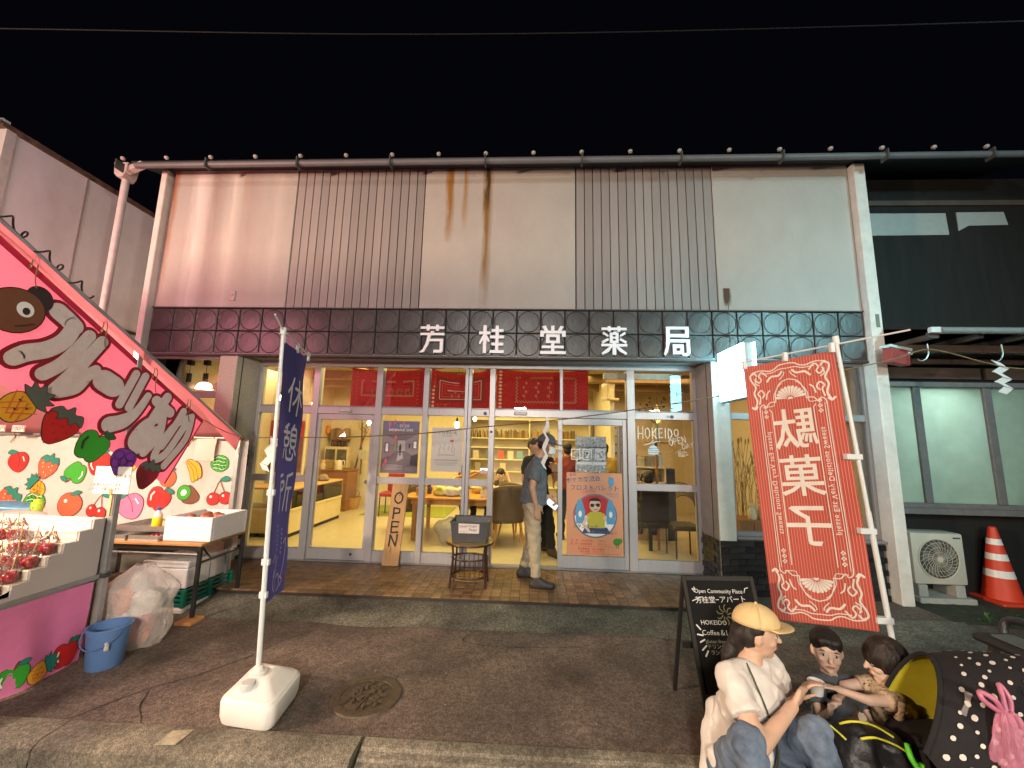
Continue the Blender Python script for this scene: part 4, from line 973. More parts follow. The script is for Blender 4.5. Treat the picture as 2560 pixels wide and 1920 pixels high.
# things behind the stepped display
bt = thing('side_table', 'low table behind the stepped display carrying wrapping supplies', 'table', (.0, -1.42, 0))
MB().box((-.8, -1.62, .80), (.42, -1.25, .825), .004).build('table_top', M_top, bt)
for x in (-.75, .38): MB().box((x-.015, -1.45, 0), (x+.015, -1.42, .80)).build('leg', M_blk, bt)
gb_ = thing('green_shaker', 'lime green plastic shaker bottle standing behind the stepped display', 'bottle', (.205, -1.3, .90))
MB().lathe([(0, 0), (.036, 0), (.040, .01), (.042, .095), (.040, .10)], 20, (.205, -1.3, .905)).build('body', mat('lime_plastic', (.30, .50, .02), .35), gb_, smooth=50); MB().lathe([(.041, .101), (.041, .12), (.028, .125), (.026, .145), (0, .15)], 20, (.205, -1.3, .905)).build('lid', mat('lime_lid', (.40, .58, .04), .35), gb_, smooth=50)
cv = Canvas((.205, -1.3425, .955), (1, 0, 0), (0, 0, 1), (0, -1, 0), .0008); cv.text('い\nも', 0, 0, .04, 0, .01); cv.build('lettering', MATS['ink_grey'], gb_)
foam('supply_box', 'brown cardboard box behind the candy apples under a white bag', (-.1, -1.60, .826), (.40, -1.35, .90), True, 'box'); 
for o in list(bpy.data.objects['supply_box'].children): o.data.materials.clear(); o.data.materials.append(mat('cardboard', (.30, .15, .07), .8))
def crump(cx, cy, cz, rx, ry, rz, seed, amp=.22, n=28, m=18, flat_=.0):
    mb = MB(); vs = []; 
    mb.ell((0, 0, 0), (1, 1, 1), n, m)
    out = []
    for v in mb.v:
        d = v.normalized(); k = 1+amp*noise.noise(d*1.8+V((seed, 0, 0)))+amp*.6*abs(noise.noise(d*4.5+V((0, seed, 0))))+amp*.22*noise.noise(d*11+V((0, 0, seed)))
        q = V((d.x*rx*k, d.y*ry*k, d.z*rz*k)); 
        if q.z < -rz*.86: q.z = -rz*.86
        out.append(q+V((cx, cy, cz)))
    mb.v = out; return mb
M_bag = mat('thin_white_plastic', (.74, .66, .63), .3, var=.08, trans=.45, bump=.5, bscale=22)
tag(crump(.12, -1.42, .93, .30, .14, .035, 3).build('plastic_bag', M_bag, smooth=60), 'flat crumpled white plastic bag on the cardboard box behind the apples', 'bag')
tag(crump(-.25, -1.25, .96, .42, .12, .055, 8).build('plastic_bag', mat('blue_plastic', (.10, .30, .48), .3, var=.15, trans=.3), smooth=60), 'pile of light blue plastic wrapping behind the white bag', 'plastic wrapping')
# under the table
cr = thing('crate', 'green slatted plastic crate on the ground under the folding table', 'crate', (1.23, -.70, .03))
M_cr = mat('green_crate', (.004, .16, .115), .4, var=.1)
MB().box((1.0, -1.005, .05), (1.47, -.40, .062)).build('crate_base', M_cr, cr)
for z in (.065, .105, .145, .185):
    for a, b in (((1.0, -1.015, z), (1.47, -1.0, z+.022)), ((1.0, -.405, z), (1.47, -.39, z+.022)), ((.99, -1.0, z), (1.005, -.40, z+.022)), ((1.465, -1.0, z), (1.48, -.40, z+.022))): MB().box(a, b, .002).build('slat', M_cr, cr)
for x, y in ((1.0, -1.01), (1.475, -1.01), (1.475, -.40), (1.0, -.40), (1.477, -.70), (1.24, -1.011)): MB().box((x-.018, y-.018, .052), (x+.018, y+.018, .212), .002).build('crate_post', M_cr, cr)
tag(MB().box((.98, -1.03, 0), (1.49, -.38, .05), .01).build('packing_sheet', M_foam), 'white foam sheet lying on the ground under the green crate', 'foam lid')
foam('cooler_box', 'closed white foam cooler box with lid in front on the green crate', (1.02, -1.0, .214), (1.47, -.71, .46), True); foam('cooler_box', 'closed white foam cooler box behind the front one on the crate', (1.02, -.70, .214), (1.46, -.40, .455), True)
# rubbish bag
def tb_(u, v):
    a = u*2*PI; t = v; r = (.17+.075*math.sin(min(1, t*1.25)*PI*.55+.3))*(1-max(0, t-.72)*2.6)
    n = .045*noise.noise(V((math.cos(a)*2.2, math.sin(a)*2.2, t*3.2)))+.028*abs(noise.noise(V((math.cos(a)*5, math.sin(a)*5, t*6))))+.012*noise.noise(V((math.cos(a)*12, math.sin(a)*12, t*13)))
    r = max(.012, r+n*(1 if t < .9 else .4))
    return (1.545+r*1.05*math.cos(a)+.03*t, -1.56+r*.72*math.sin(a), .004+.60*t+.02*noise.noise(V((a, t, 1)))*t)
rb = thing('rubbish_bag', 'translucent rubbish bag full of wrappers beside the blue bucket', 'rubbish bag', (1.55, -1.56, 0))
def thin_plastic(name, col, op):
    m = bpy.data.materials.new(name); m.use_nodes = True; nt = m.node_tree; N = nt.nodes; L = nt.links; b = N['Principled BSDF']
    b.inputs['Base Color'].default_value = (*col, 1); b.inputs['Roughness'].default_value = .14
    t = N.new('ShaderNodeBsdfTransparent'); mx = N.new('ShaderNodeMixShader'); lw = N.new('ShaderNodeLayerWeight'); lw.inputs[0].default_value = .45
    mr = N.new('ShaderNodeMapRange'); mr.inputs[3].default_value = op; mr.inputs[4].default_value = min(1, op+.45); L.new(lw.outputs['Facing'], mr.inputs[0])
    L.new(mr.outputs[0], mx.inputs[0]); L.new(t.outputs[0], mx.inputs[1]); L.new(b.outputs[0], mx.inputs[2]); L.new(mx.outputs[0], N['Material Output'].inputs[0])
    nz = N.new('ShaderNodeTexNoise'); nz.inputs['Scale'].default_value = 22; nz.inputs['Detail'].default_value = 4; bp = N.new('ShaderNodeBump'); bp.inputs['Strength'].default_value = .6; bp.inputs['Distance'].default_value = .02
    L.new(nz.outputs[0], bp.inputs['Height']); L.new(bp.outputs[0], b.inputs['Normal']); MATS[name] = m
    return m
MB().grid(tb_, 64, 40).build('bag_film', thin_plastic('clear_bag_film', (.80, .74, .70), .30), rb, smooth=180)
for i, (x, y, z, r, c) in enumerate(((1.50, -1.58, .14, .12, (.7, .66, .62)), (1.62, -1.58, .12, .10, (.62, .22, .16)), (1.48, -1.58, .32, .11, (.72, .33, .20)), (1.62, -1.57, .30, .11, (.75, .72, .66)), (1.55, -1.55, .44, .09, (.74, .70, .66)), (1.66, -1.60, .2, .06, (.55, .18, .22)))):
    crump(x, y, z, r, r*.8, r, i+20, .35, 16, 10).build('wrapper', mat('wrapper_%s' % ['white', 'red', 'orange', 'cream', 'pale', 'rose'][i], c, .6, var=.3, scale=9), rb, smooth=50)
# bucket
bk = thing('bucket', 'light blue plastic bucket standing beside the stall skirt', 'bucket', (1.665, -1.875, 0))
M_bk = mat('blue_bucket', (.10, .20, .42), .35, var=.05)
MB().lathe([(0, .012), (.098, .012), (.100, .0), (.103, .004), (.124, .262), (.134, .264), (.134, .274), (.120, .276), (.101, .02), (0, .02)], 36, (1.665, -1.875, 0)).build('bucket_body', M_bk, bk, smooth=40)
hpts = [(1.665+.135*math.cos(a), -1.875-.045-.10*math.sin(a)*.9, .255-.10*math.sin(a)) for a in [k*PI/16 for k in range(17)]]
MB().tube(hpts, .005, 6).build('handle', mat('blue_bucket_handle', (.09, .17, .36), .35), bk, smooth=50)
MB().box((1.755, -1.985, .15), (1.775, -1.97, .20), mx=None).build('sticker', M_paper, bk)
# ================================================================== inside the shop and on its glass
FX = dict(ux=(1, 0, 0), uy=(0, 0, 1), n=(0, -1, 0))
def CV(y, eps=.0006, **k): return Canvas((0, y, 0), (1, 0, 0), (0, 0, 1), (0, -1, 0), eps, **k)
W_ = flat('print_white', (.78, .76, .74)); K_ = flat('print_black', (.02, .02, .022))
# red rugs hung behind the top lights
M_rug = mat('red_rug_wool', (.34, .018, .016), .95, var=.25, scale=40, bump=.4, bscale=160, trans=.12)
RUGM = [flat('rug_dark', (.05, .008, .012), .95), flat('rug_tan', (.36, .16, .09), .95), flat('rug_red', (.42, .03, .03), .95), flat('rug_pale', (.55, .36, .26), .95), flat('rug_brick', (.22, .03, .02), .95)]
def rug(x0, x1, z0, z1, sag, kind, lab):
    t = thing('hanging_rug', lab, 'rug', ((x0+x1)/2, .62, z0), 'red rugs behind the top windows')
    top = lambda x: z1-sag*math.sin(PI*min(1, max(0, (x-x0)/(x1-x0))))**.7
    wp = lambda x, z: .006*math.sin(x*14+z*3)
    MB().grid(lambda u, v: (x0+u*(x1-x0), .62-wp(x0+u*(x1-x0), 0), z0+v*(top(x0+u*(x1-x0))-z0)), 40, 8).build('rug_cloth', M_rug, t, smooth=180)
    def bord(name, d, w, mi):
        cv = CV(.617, .0008, warp=wp, step=.06); cv.k = 2+mi*.3
        n = 24; up = [(x0+d+(x1-x0-2*d)*i/n, top(x0+d+(x1-x0-2*d)*i/n)-d) for i in range(n+1)]
        lo = [(x, z0+d) for x, z in up][::-1]
        cv.stroke(up+lo, w, 0, closed=True, round_=False); cv.build(name, RUGM[mi], t)
    if kind == 0:
        bord('woven_border', .05, .012, 4); bord('woven_border', .16, .02, 1); bord('woven_border', .20, .008, 0)
        for i in range(5):
            cv = CV(.616, .0008, warp=wp); cx, cz = x0+.34+i*.12, (z0+z1)/2-.07
            for k in range(2): cv.stroke([(cx+(.045-.02*k)*math.cos(a*PI/6), cz+(.055-.025*k)*math.sin(a*PI/6)) for a in range(12)], .006, 0, closed=True, round_=False)
            cv.build('woven_medallion', RUGM[1], t)
        for i in range(9):
            cv = CV(.616, .0008, warp=wp); z = z0+.06+i*.052
            for s in (0, 1):
                xx = x0+.07 if s == 0 else x1-.11
                cv.stroke([(xx, z), (xx+.03, z)], .007, 0, round_=False)
            cv.build('woven_dash', RUGM[1], t)
    elif kind == 1:
        bord('woven_border', .095, .035, 4); bord('woven_border', .125, .01, 3); bord('woven_border', .20, .02, 2); bord('woven_border', .24, .009, 3); bord('woven_border', .16, .006, 1)
        for i in range(10):
            cv = CV(.616, .0008, warp=wp); z = z0+.03+i*.055; cv.ell(x0+.035, z, .02, .017, 0, 0); cv.build('woven_tooth', RUGM[3], t)
        for i in range(6):
            cv = CV(.616, .0008, warp=wp); cx = x0+.30+i*.05; cz = z0+.17+.04*(i % 2)
            cv.poly([(cx, cz-.03), (cx+.018, cz), (cx, cz+.03), (cx-.018, cz)], 0); cv.build('woven_motif', RUGM[1], t)
    else:
        for i in range(11):
            cv = CV(.616, .0008, warp=wp); z = z0+.03+i*.05; cv.ell(x0+.055, z, .024, .018, 0, 0); cv.build('woven_tooth', RUGM[3], t)
        for zz in (z0+.09, z1-.15):
            cv = CV(.616, .0008, warp=wp, step=.06); cv.stroke([(x0+.26+i*.022, zz+(.03 if i % 2 else 0)) for i in range(39)], .011, 0, round_=False); cv.build('woven_zigzag', RUGM[1], t)
        for xx in (x0+.27, x1-.19):
            cv = CV(.616, .0008, warp=wp, step=.06); cv.stroke([(xx+(.03 if i % 2 else 0), z0+.10+i*.024) for i in range(15)], .012, 0, round_=False); cv.build('woven_zigzag', RUGM[1], t)
        for i in range(8):
            cv = CV(.616, .0008, warp=wp); cx = x0+.40+i*.085; cz = (z0+z1)/2-.02
            cv.stroke([(cx, cz-.13), (cx, cz+.12)], .005, 0); 
            for k in range(4): cv.ell(cx+(.018 if k % 2 else -.018), cz-.08+k*.06, .014, .02, .5, 0, 8)
            cv.build('woven_plant', RUGM[4] if i % 2 else RUGM[1], t)
rug(2.18, 3.24, 2.122, 2.685, .045, 0, 'red rug with round medallions hung behind the left top windows'); rug(3.33, 4.165, 2.122, 2.70, .10, 1, 'red rug with pale toothed edge and nested frames in the middle'); rug(4.255, 5.53, 2.122, 2.70, .05, 2, 'wide red rug with zigzag border hung behind the right top windows')

# posters on the glass
def sheet(nm, lab, x0, x1, z0, z1, y, m, cat='poster', group=None, skew=0):
    t = thing(nm, lab, cat, ((x0+x1)/2, y, z0), group)
    MB().face([(x0-skew, y, z0), (x1-skew, y, z0), (x1, y, z1), (x0, y, z1)]).build('poster_sheet', m, t, fix=False, thick=.0008); return t
p = sheet('event_poster', 'dark grey poster with a corridor picture and 2025 on the shop glass', 2.728, 3.233, 1.225, 1.923, .488, mat('poster_grey', (.14, .115, .14), .5, var=.12, scale=4))
cv = CV(.4875, .0005)
PM = [flat('poster_dark', (.05, .042, .055)), flat('poster_mid', (.24, .20, .22)), flat('poster_light', (.42, .38, .38)), flat('poster_pink', (.52, .13, .20)), W_, flat('poster_floor', (.16, .135, .15)), flat('poster_blue', (.14, .14, .24)), flat('poster_green', (.22, .30, .10))]
cv.rect(2.728, 1.80, 3.233, 1.923, 6); cv.poly([(2.728, 1.40), (2.95, 1.52), (2.95, 1.66), (2.728, 1.74)], 1); cv.poly([(3.233, 1.42), (3.05, 1.52), (3.05, 1.66), (3.233, 1.76)], 1); cv.rect(2.95, 1.52, 3.05, 1.66, 2)
cv.poly([(2.80, 1.36), (3.20, 1.36), (3.05, 1.52), (2.95, 1.52)], 5); cv.poly([(2.94, 1.38), (3.03, 1.42), (3.02, 1.50), (2.96, 1.50)], 2)
for a in ((2.775, 1.50, 2.83, 1.63), (3.155, 1.55, 3.215, 1.66), (3.10, 1.56, 3.12, 1.62)): cv.rect(*a, 0); cv.rect(a[0]+.01, a[1]+.01, a[2]-.01, a[3]-.01, 4)
cv.ell(2.985, 1.602, .010, .012, 0, 0); cv.poly([(2.968, 1.53), (3.002, 1.53), (3.0, 1.592), (2.97, 1.592)], 0); cv.rect(2.975, 1.46, 2.984, 1.535, 0); cv.rect(2.988, 1.46, 2.997, 1.535, 0)
for a, b, c in ((2.83, 1.87, .05), (2.90, 1.91, .04), (2.80, 1.38, .05), (2.86, 1.48, .045), (2.88, 1.62, .03), (2.92, 1.70, .05), (3.02, 1.88, .04), (2.77, 1.33, .03), (2.91, 1.79, .028)): cv.poly([(a-c*.3, b-c), (a+c*.35, b-c*.2), (a+c*.2, b+c), (a-c*.4, b+c*.4)], 3)
cv.stroke([(2.76, 1.86), (2.82, 1.90), (2.85, 1.92)], .005, 1); cv.stroke([(2.90, 1.92), (2.93, 1.86), (2.95, 1.75), (2.92, 1.66)], .004, 1); cv.poly([(2.90, 1.53), (2.93, 1.54), (2.94, 1.62), (2.915, 1.66)], 7)
cv.poly([(3.13, 1.34), (3.233, 1.32), (3.233, 1.49), (3.14, 1.46)], 0); cv.text('O JO', 3.03, 1.855, .055, 4, .004, spacing=1.2); cv.text('BIENNALE 2025', 2.985, 1.80, .045, 4, .006, sx=1.1); cv.build('printed_picture', PM, p)
cv = CV(.487, .0005); cv.k = 3
for i in range(7): cv.rect(2.76, 1.335-i*.011, 2.76+(.27 if i % 3 else .2), 1.339-i*.011, 0)
for i in range(4): cv.rect(3.07, 1.30-i*.013, 3.17, 1.303-i*.013, 0)
cv.build('printed_lines', [flat('poster_text', (.36, .33, .36))], p)['kind'] = 'stuff'
p = sheet('menu_poster', 'white poster with small sketches and text taped inside the glass', 3.41, 3.826, 1.262, 1.846, .488, mat('poster_white', (.62, .60, .58), .6, var=.03, trans=.25))
cv = CV(.4875, .0005); cv.text('くらのいえ', 3.62, 1.775, .055, 0, .012); cv.text('PLAN DO ISEKI', 3.62, 1.735, .02, 0, .002); cv.build('printed_heading', [flat('poster_ink', (.10, .10, .11))], p)
for i, (x, z, h, c) in enumerate(((3.52, 1.62, .12, 0), (3.58, 1.63, .09, 2), (3.64, 1.60, .06, 0), (3.69, 1.63, .12, 1), (3.72, 1.58, .08, 0))):
    cv = CV(.4875, .0005); cv.stroke([(x, z), (x+.012, z-h*.3), (x-.006, z-h*.6), (x+.008, z-h)], .005, 0, smooth=3); cv.build('printed_sketch', flat('sketch_ink_%s' % ('grey', 'red', 'blue')[c], ((.2, .2, .2), (.4, .12, .1), (.2, .22, .4))[c]), p)
cv = CV(.4875, .0005); cv.rect(3.66, 1.655, 3.71, 1.685, 0); cv.build('printed_sketch', MATS['sketch_ink_red'], p)
for z, w, s in ((1.475, .25, .018), (1.405, .32, .022), (1.37, .30, .014), (1.345, .27, .014)):
    cv = CV(.4875, .0005); n = int(w/.02)
    for i in range(n): cv.rect(3.62-w/2+i*.02, z, 3.62-w/2+i*.02+.014, z+s*.7, 0)
    cv.build('printed_lines', flat('poster_ink_soft', (.30, .30, .30)), p)['kind'] = 'stuff'
p = sheet('photo_poster', 'black and white collage poster above the orange poster on the open door', 5.336, 5.738, 1.302, 1.764, .466, mat('collage_grey', (.16, .16, .17), .5, var=.5, scale=28, col2=(.5, .5, .5)))
cv = CV(.4655, .0005); cv.rect(5.34, 1.62, 5.735, 1.632, 1); cv.rect(5.35, 1.40, 5.73, 1.435, 0); cv.text('ノーキッズ・', 5.537, 1.748, .036, 0, .004); cv.text('・町・', 5.56, 1.418, .02, 1, .002)
random.seed(3)
for i in range(60):
    x, z = random.uniform(5.345, 5.71), random.choice((1.315, 1.345, 1.375, 1.45, 1.48, 1.52, 1.55, 1.65, 1.68, 1.71)); s = random.uniform(.008, .02); cv.ell(x, z+random.uniform(-.01, .01), s, s*.8, 0, random.choice((0, 1, 2, 2)), 7)
cv.build('printed_crowd', [flat('collage_white', (.58, .58, .57)), K_, flat('collage_mid', (.28, .28, .29))], p)['kind'] = 'stuff'
def icon(x, k, lab):
    t = thing('glass_sticker', lab, 'sticker', (x, .461, 1.46), 'white framed stickers on the door glass'); z = 1.53
    cv = CV(.4612, .0005); w, h = .054, .064
    cv.stroke([(x-w, z-h), (x+w, z-h), (x+w, z+h), (x-w, z+h)], .010, 0, closed=True, round_=False); cv.build('sticker_frame', W_, t)
    cv = CV(.4612, .0005)
    if k == 0:
        for r in (.014, .026, .038): cv.stroke([(x+r*math.cos(a), z-.005+r*math.sin(a)) for a in [PI*(.2+.6*q/8) for q in range(9)]], .007, 0)
        cv.text('Wi-Fi', x, z-.042, .035, 0, .006)
    elif k == 1:
        cv.poly([(x-.03, z+.012), (x-.015, z-.03), (x+.015, z-.03), (x+.03, z+.012)], 0); cv.ell(x, z-.038, .024, .006, 0, 0); cv.text('飲食可', x, z+.035, .026, 0, .006)
    else:
        cv.text('禁煙', x-.016, z+.040, .028, 0, .006)
        for dx, dz in ((-.024, -.035), (.018, -.015)): cv.ell(x+dx, z+dz+.026, .010, None, 0, 0); cv.ell(x+dx, z+dz, .018, .016, 0, 0, a0=0, a1=PI)
        cv.stroke([(x-.04, z-.052), (x+.045, z-.052)], .006, 0)
    cv.build('sticker_picture', W_, t)
icon(5.338, 0, 'white framed Wi-Fi sticker on the open door glass'); icon(5.488, 1, 'white framed sticker with a bowl between two other door stickers'); icon(5.655, 2, 'white framed sticker with two small figures on the door glass')
p = sheet('event_poster', 'orange event poster with a round emblem on the open sliding door', 5.22, 5.938, .268, 1.296, .466, mat('poster_orange', (.62, .27, .15), .5, var=.04, scale=3))
OM = [K_, flat('poster_red', (.50, .03, .03)), flat('poster_sky', (.10, .30, .52)), flat('poster_yellow', (.55, .46, .05)), W_, flat('poster_skin', (.70, .48, .38)), flat('poster_rim', (.16, .16, .20)), flat('poster_leaf', (.05, .22, .03)), flat('poster_navy', (.04, .06, .16))]
cv = CV(.4655, .0005); cv.text('第1回', 5.30, 1.265, .032, 8, .006, rot=.06); cv.text('ポケカ交流会', 5.435, 1.205, .075, 4, .020, rot=.09); cv.text('ポケカ交流会', 5.435, 1.205, .075, 8, .009, rot=.09); cv.text('フロストバレット', 5.58, 1.10, .080, 4, .020); cv.text('フロストバレット', 5.58, 1.10, .080, 8, .009); cv.text('参加費1000円', 5.81, 1.03, .026, 2, .004); cv.text('予約制です', 5.83, .995, .022, 2, .003); cv.build('printed_title', OM, p)
cv = CV(.4655, .0005); cx, cz = 5.585, .755
cv.ell(cx, cz, .282, .275, 0, 6, 40); cv.ell(cx, cz, .262, .255, 0, 4, 40); cv.ell(cx, cz, .262, .255, 0, 1, 30, 0, PI); cv.build('printed_emblem', OM, p)
cv = CV(.464, .0005)   # a plain man in sunglasses and yellow shirt
cv.poly([(cx-.17, cz-.22), (cx+.20, cz-.22), (cx+.15, cz-.14), (cx-.13, cz-.14)], 8); cv.poly([(cx-.09, cz-.15), (cx+.12, cz-.15), (cx+.13, cz+.02), (cx+.07, cz+.05), (cx-.05, cz+.05), (cx-.11, cz+.01)], 3)
cv.stroke([(cx+.12, cz-.02), (cx+.18, cz-.08), (cx+.19, cz+.04)], .034, 5); cv.stroke([(cx-.10, cz-.02), (cx-.15, cz-.10), (cx-.08, cz-.19)], .034, 5)
cv.ell(cx, cz+.13, .072, .082, 0, 5); cv.ell(cx, cz+.185, .078, .040, 0, 0, 20, 0, PI); cv.ell(cx-.035, cz+.13, .026, .022, 0, 0); cv.ell(cx+.038, cz+.135, .026, .022, 0, 0); cv.stroke([(cx-.06, cz+.14), (cx+.06, cz+.145)], .006, 0); cv.stroke([(cx-.015, cz+.075), (cx+.03, cz+.078)], .007, 0); cv.build('printed_man', OM, p)
cv = CV(.4635, .0005)
for s, px in ((1, -.19), (-1, .20)):
    cv.poly([(cx+px-.05, cz-.1), (cx+px+.05, cz-.1), (cx+px+.065, cz+.05), (cx+px+.02, cz+.20), (cx+px-.03, cz+.20), (cx+px-.06, cz+.05)], 2)
    cv.ell(cx+px, cz+.02, .022, .04, 0, 4)
cv.poly([(cx+.20, cz+.36), (cx+.25, cz+.40), (cx+.24, cz+.48), (cx+.19, cz+.50), (cx+.17, cz+.42)], 2); cv.build('printed_wave', OM, p)
cv = CV(.463, .0005); cv.text('参加自由！', cx-.06, cz+.30, .05, 4, .018, rot=.15); cv.text('参加自由！', cx-.06, cz+.30, .05, 1, .004, rot=.15); cv.text('スタンダード', cx-.12, cz-.135, .055, 4, .02); cv.text('スタンダード', cx-.12, cz-.135, .055, 0, .008); cv.text('レギュレーション', cx+.09, cz-.205, .048, 4, .02); cv.text('レギュレーション', cx+.09, cz-.205, .048, 0, .008); cv.build('printed_caption', OM, p)
cv = CV(.465, .0005)
for z, t in ((.445, '日　時　10月3日(金)　　18:00〜'), (.405, '場　所　芳桂堂薬局　　1Fカフェ'), (.345, '　　参加費無料・初心者歓迎'), (.312, '　　　申込不要・どなたでも')): cv.text(t, 5.50, z, .031, 1, .003)
cv.rect(5.36, .378, 5.80, .381, 1); cv.rect(5.42, .288, 5.90, .291, 1); cv.build('printed_details', OM, p)
cv = CV(.465, .0005); cv.ell(5.86, .44, .05, .045, 0, 7); cv.ell(5.90, .455, .03, .03, 0, 7); cv.rect(5.845, .36, 5.855, .40, 7); cv.rect(5.87, .36, 5.88, .40, 7); cv.build('printed_tree', OM, p)
# hand lettering on the right window glass
t = thing('window_lettering', 'white hand lettering HOKEIDO OPEN DAY on the right window glass', 'lettering', (6.5, .494, 1.5))
M_chalk = mat('white_marker', (.88, .88, .84), .7, emit=None)
HL = {'H': [[(0, 0), (.02, 1)], [(.5, .05), (.52, 1)], [(0, .45), (.52, .5)]], 'O': [[(.25, 0), (.02, .3), (.05, .8), (.28, 1), (.5, .7), (.46, .2), (.25, 0)]], 'K': [[(.05, 0), (.05, 1)], [(.5, 1), (.06, .45), (.55, 0)]], 'E': [[(.5, .05), (.05, 0), (.03, 1), (.48, .98)], [(.05, .52), (.42, .55)]], 'I': [[(.2, 0), (.22, 1)]], 'D': [[(.05, 0), (.05, 1), (.4, .8), (.5, .4), (.3, .05), (.05, 0)]], 'P': [[(.05, 0), (.05, 1), (.42, .9), (.42, .55), (.06, .48)]], 'N': [[(.03, 0), (.03, 1), (.45, 0), (.5, 1)]], 'A': [[(0, 0), (.25, 1), (.5, 0)], [(.1, .38), (.4, .38)]], 'Y': [[(0, 1), (.25, .5), (.5, 1)], [(.25, .5), (.2, 0)]], 'C': [[(.45, .85), (.2, 1), (.02, .6), (.1, .1), (.45, .1)]], 'o': [[(.2, 0), (.03, .25), (.2, .5), (.38, .25), (.2, 0)]], 'f': [[(.3, 1), (.15, .8), (.15, 0)], [(.02, .5), (.3, .5)]], 'e': [[(.03, .25), (.38, .3), (.2, .5), (.02, .2), (.2, 0), (.36, .08)]], 'T': [[(0, 1), (.5, 1)], [(.25, 1), (.25, 0)]]}
def hand(cv, txt, x, z, h, w, lw, rot=0, adv=1.25, mi=0):
    c, d = math.cos(rot), math.sin(rot)
    for ch in txt:
        if ch in HL:
            for st_ in HL[ch]: cv.stroke([(x+c*(px*w*2)-d*(pz*h), z+d*(px*w*2)+c*(pz*h)) for px, pz in st_], lw, mi)
        x += c*w*adv; z += d*w*adv
cv = CV(.4938, .0003); x = 6.165
for ch, h, dz, w in (('H', .165, 0, .062), ('O', .145, .01, .062), ('K', .14, .012, .062), ('E', .125, .022, .052), ('I', .13, .02, .024), ('D', .125, .02, .055), ('O', .10, .045, .055)):
    hand(cv, ch, x, 1.745+dz, h, w, .0085); x += w*1.25+.012
hand(cv, 'OPEN', 6.575, 1.665, .085, .046, .0065, .24); hand(cv, 'DAY', 6.735, 1.625, .062, .044, .006, .22); cv.build('hand_lettering', M_chalk, t)
cv = CV(.4938, .0003)
cv.poly([(6.295, 1.55), (6.42, 1.55), (6.425, 1.62), (6.40, 1.655), (6.36, 1.675), (6.315, 1.655), (6.29, 1.61)], 0); cv.k += 1
for k in range(3): cv.rect(6.295, 1.575+k*.026, 6.42, 1.579+k*.026, 1)
cv.stroke([(6.355, 1.675), (6.36, 1.74)], .006, 0); cv.build('drawn_lamp', [mat('marker_blue_white', (.52, .60, .66), .7), K_], t)
cv = CV(.4938, .0003); cv.stroke([(6.23, 1.66), (6.30, 1.69), (6.35, 1.715)], .005, 0); cv.stroke([(6.365, 1.70), (6.40, 1.72), (6.45, 1.715)], .006, 0)
for i in range(8): cv.stroke([(6.24+i*.022, 1.668+i*.006), (6.25+i*.022, 1.682+i*.006), (6.256+i*.022, 1.668+i*.006)], .004, 0)
for z, w in ((1.585, .13), (1.568, .07), (1.548, .14), (1.53, .09)):
    for i in range(int(w/.012)): cv.rect(6.675+i*.012, z, 6.675+i*.012+.008, z+.009, 0)
cv.stroke([(6.64, 1.57), (6.69, 1.61), (6.71, 1.63)], .003, 0); cv.build('small_writing', M_chalk, t)['kind'] = 'stuff'
# OPEN plank
pl_ = thing('open_sign', 'leaning wooden plank with OPEN painted down it in black letters', 'sign', (3.0, .38, .09))
M_plk = mat('raw_plank', (.42, .25, .11), .7, var=.14, scale=6, stretch=(7, 7, .6), bump=.3, bscale=30)
B0, B1 = V((2.99, .345, .088)), V((3.043, .435, 1.093)); dd = (B1-B0).normalized()
MB().bar(B0, B1, .212, .024, .002, up=(0, 1, -.09)).build('plank', M_plk, pl_)
nn = V((0, -1, .09)).normalized(); cv = Canvas(B0+nn*.0135, (1, 0, 0), dd, nn, .0008); HO = {'O': .0, }
for ch, s in (('O', .83), ('P', .64), ('E', .47), ('N', .31)):
    vs = HL[ch]
    for st_ in vs: cv.stroke([((px-.26)*.20, s+(pz-.5)*.135) for px, pz in st_], [.020]*len(st_), 0, smooth=5 if ch == 'O' else 0, nr=8)
for i, (a, b) in enumerate(((.012, .932), (-.02, .24), (.03, .43), (.035, .54))): cv.stroke([(a, b), (a+.006, b-.05), (a-.005, b-.075)], .005, 0)
cv.build('painted_letters', flat('black_paint', (.012, .010, .010)), pl_)
# rattan stand with the grey bin
rs = thing('rattan_stand', 'dark round rattan stand with a lower basket on the brick porch', 'stand', (4.08, -.22, .09))
M_rat = mat('dark_rattan', (.045, .016, .012), .35, var=.3, scale=20); M_brs = mat('brass_tray', (.42, .29, .10), .25, var=.12, metal=.6)
cx, cyy = 4.08, -.22
MB().lathe([(0, .560), (.262, .556), (.270, .566), (.262, .574), (0, .574)], 40, (cx, cyy, 0)).build('tray_top', M_brs, rs, smooth=40)
MB().tube([(cx+.262*math.cos(a), cyy+.262*math.sin(a), .552) for a in [k*PI/18 for k in range(36)]], .011, 6, closed=True).build('tray_rim', M_rat, rs, smooth=60)
for r, z in ((.200, .385), (.198, .20)): MB().tube([(cx+r*math.cos(a), cyy+r*.8*math.sin(a), z) for a in [k*PI/18 for k in range(36)]], .010, 6, closed=True).build('basket_ring', M_rat, rs, smooth=60)
MB().lathe([(0, .186), (.195, .186), (.195, .192), (0, .192)], 36, (cx, cyy, 0), mx=None).build('basket_floor', M_brs, rs)
for k in range(22):
    a = 2*PI*k/22; MB().tube([(cx+.198*math.cos(a), cyy+.158*math.sin(a), .20), (cx+.199*math.cos(a), cyy+.159*math.sin(a), .385)], .0045, 5).build('spindle', M_rat, rs)
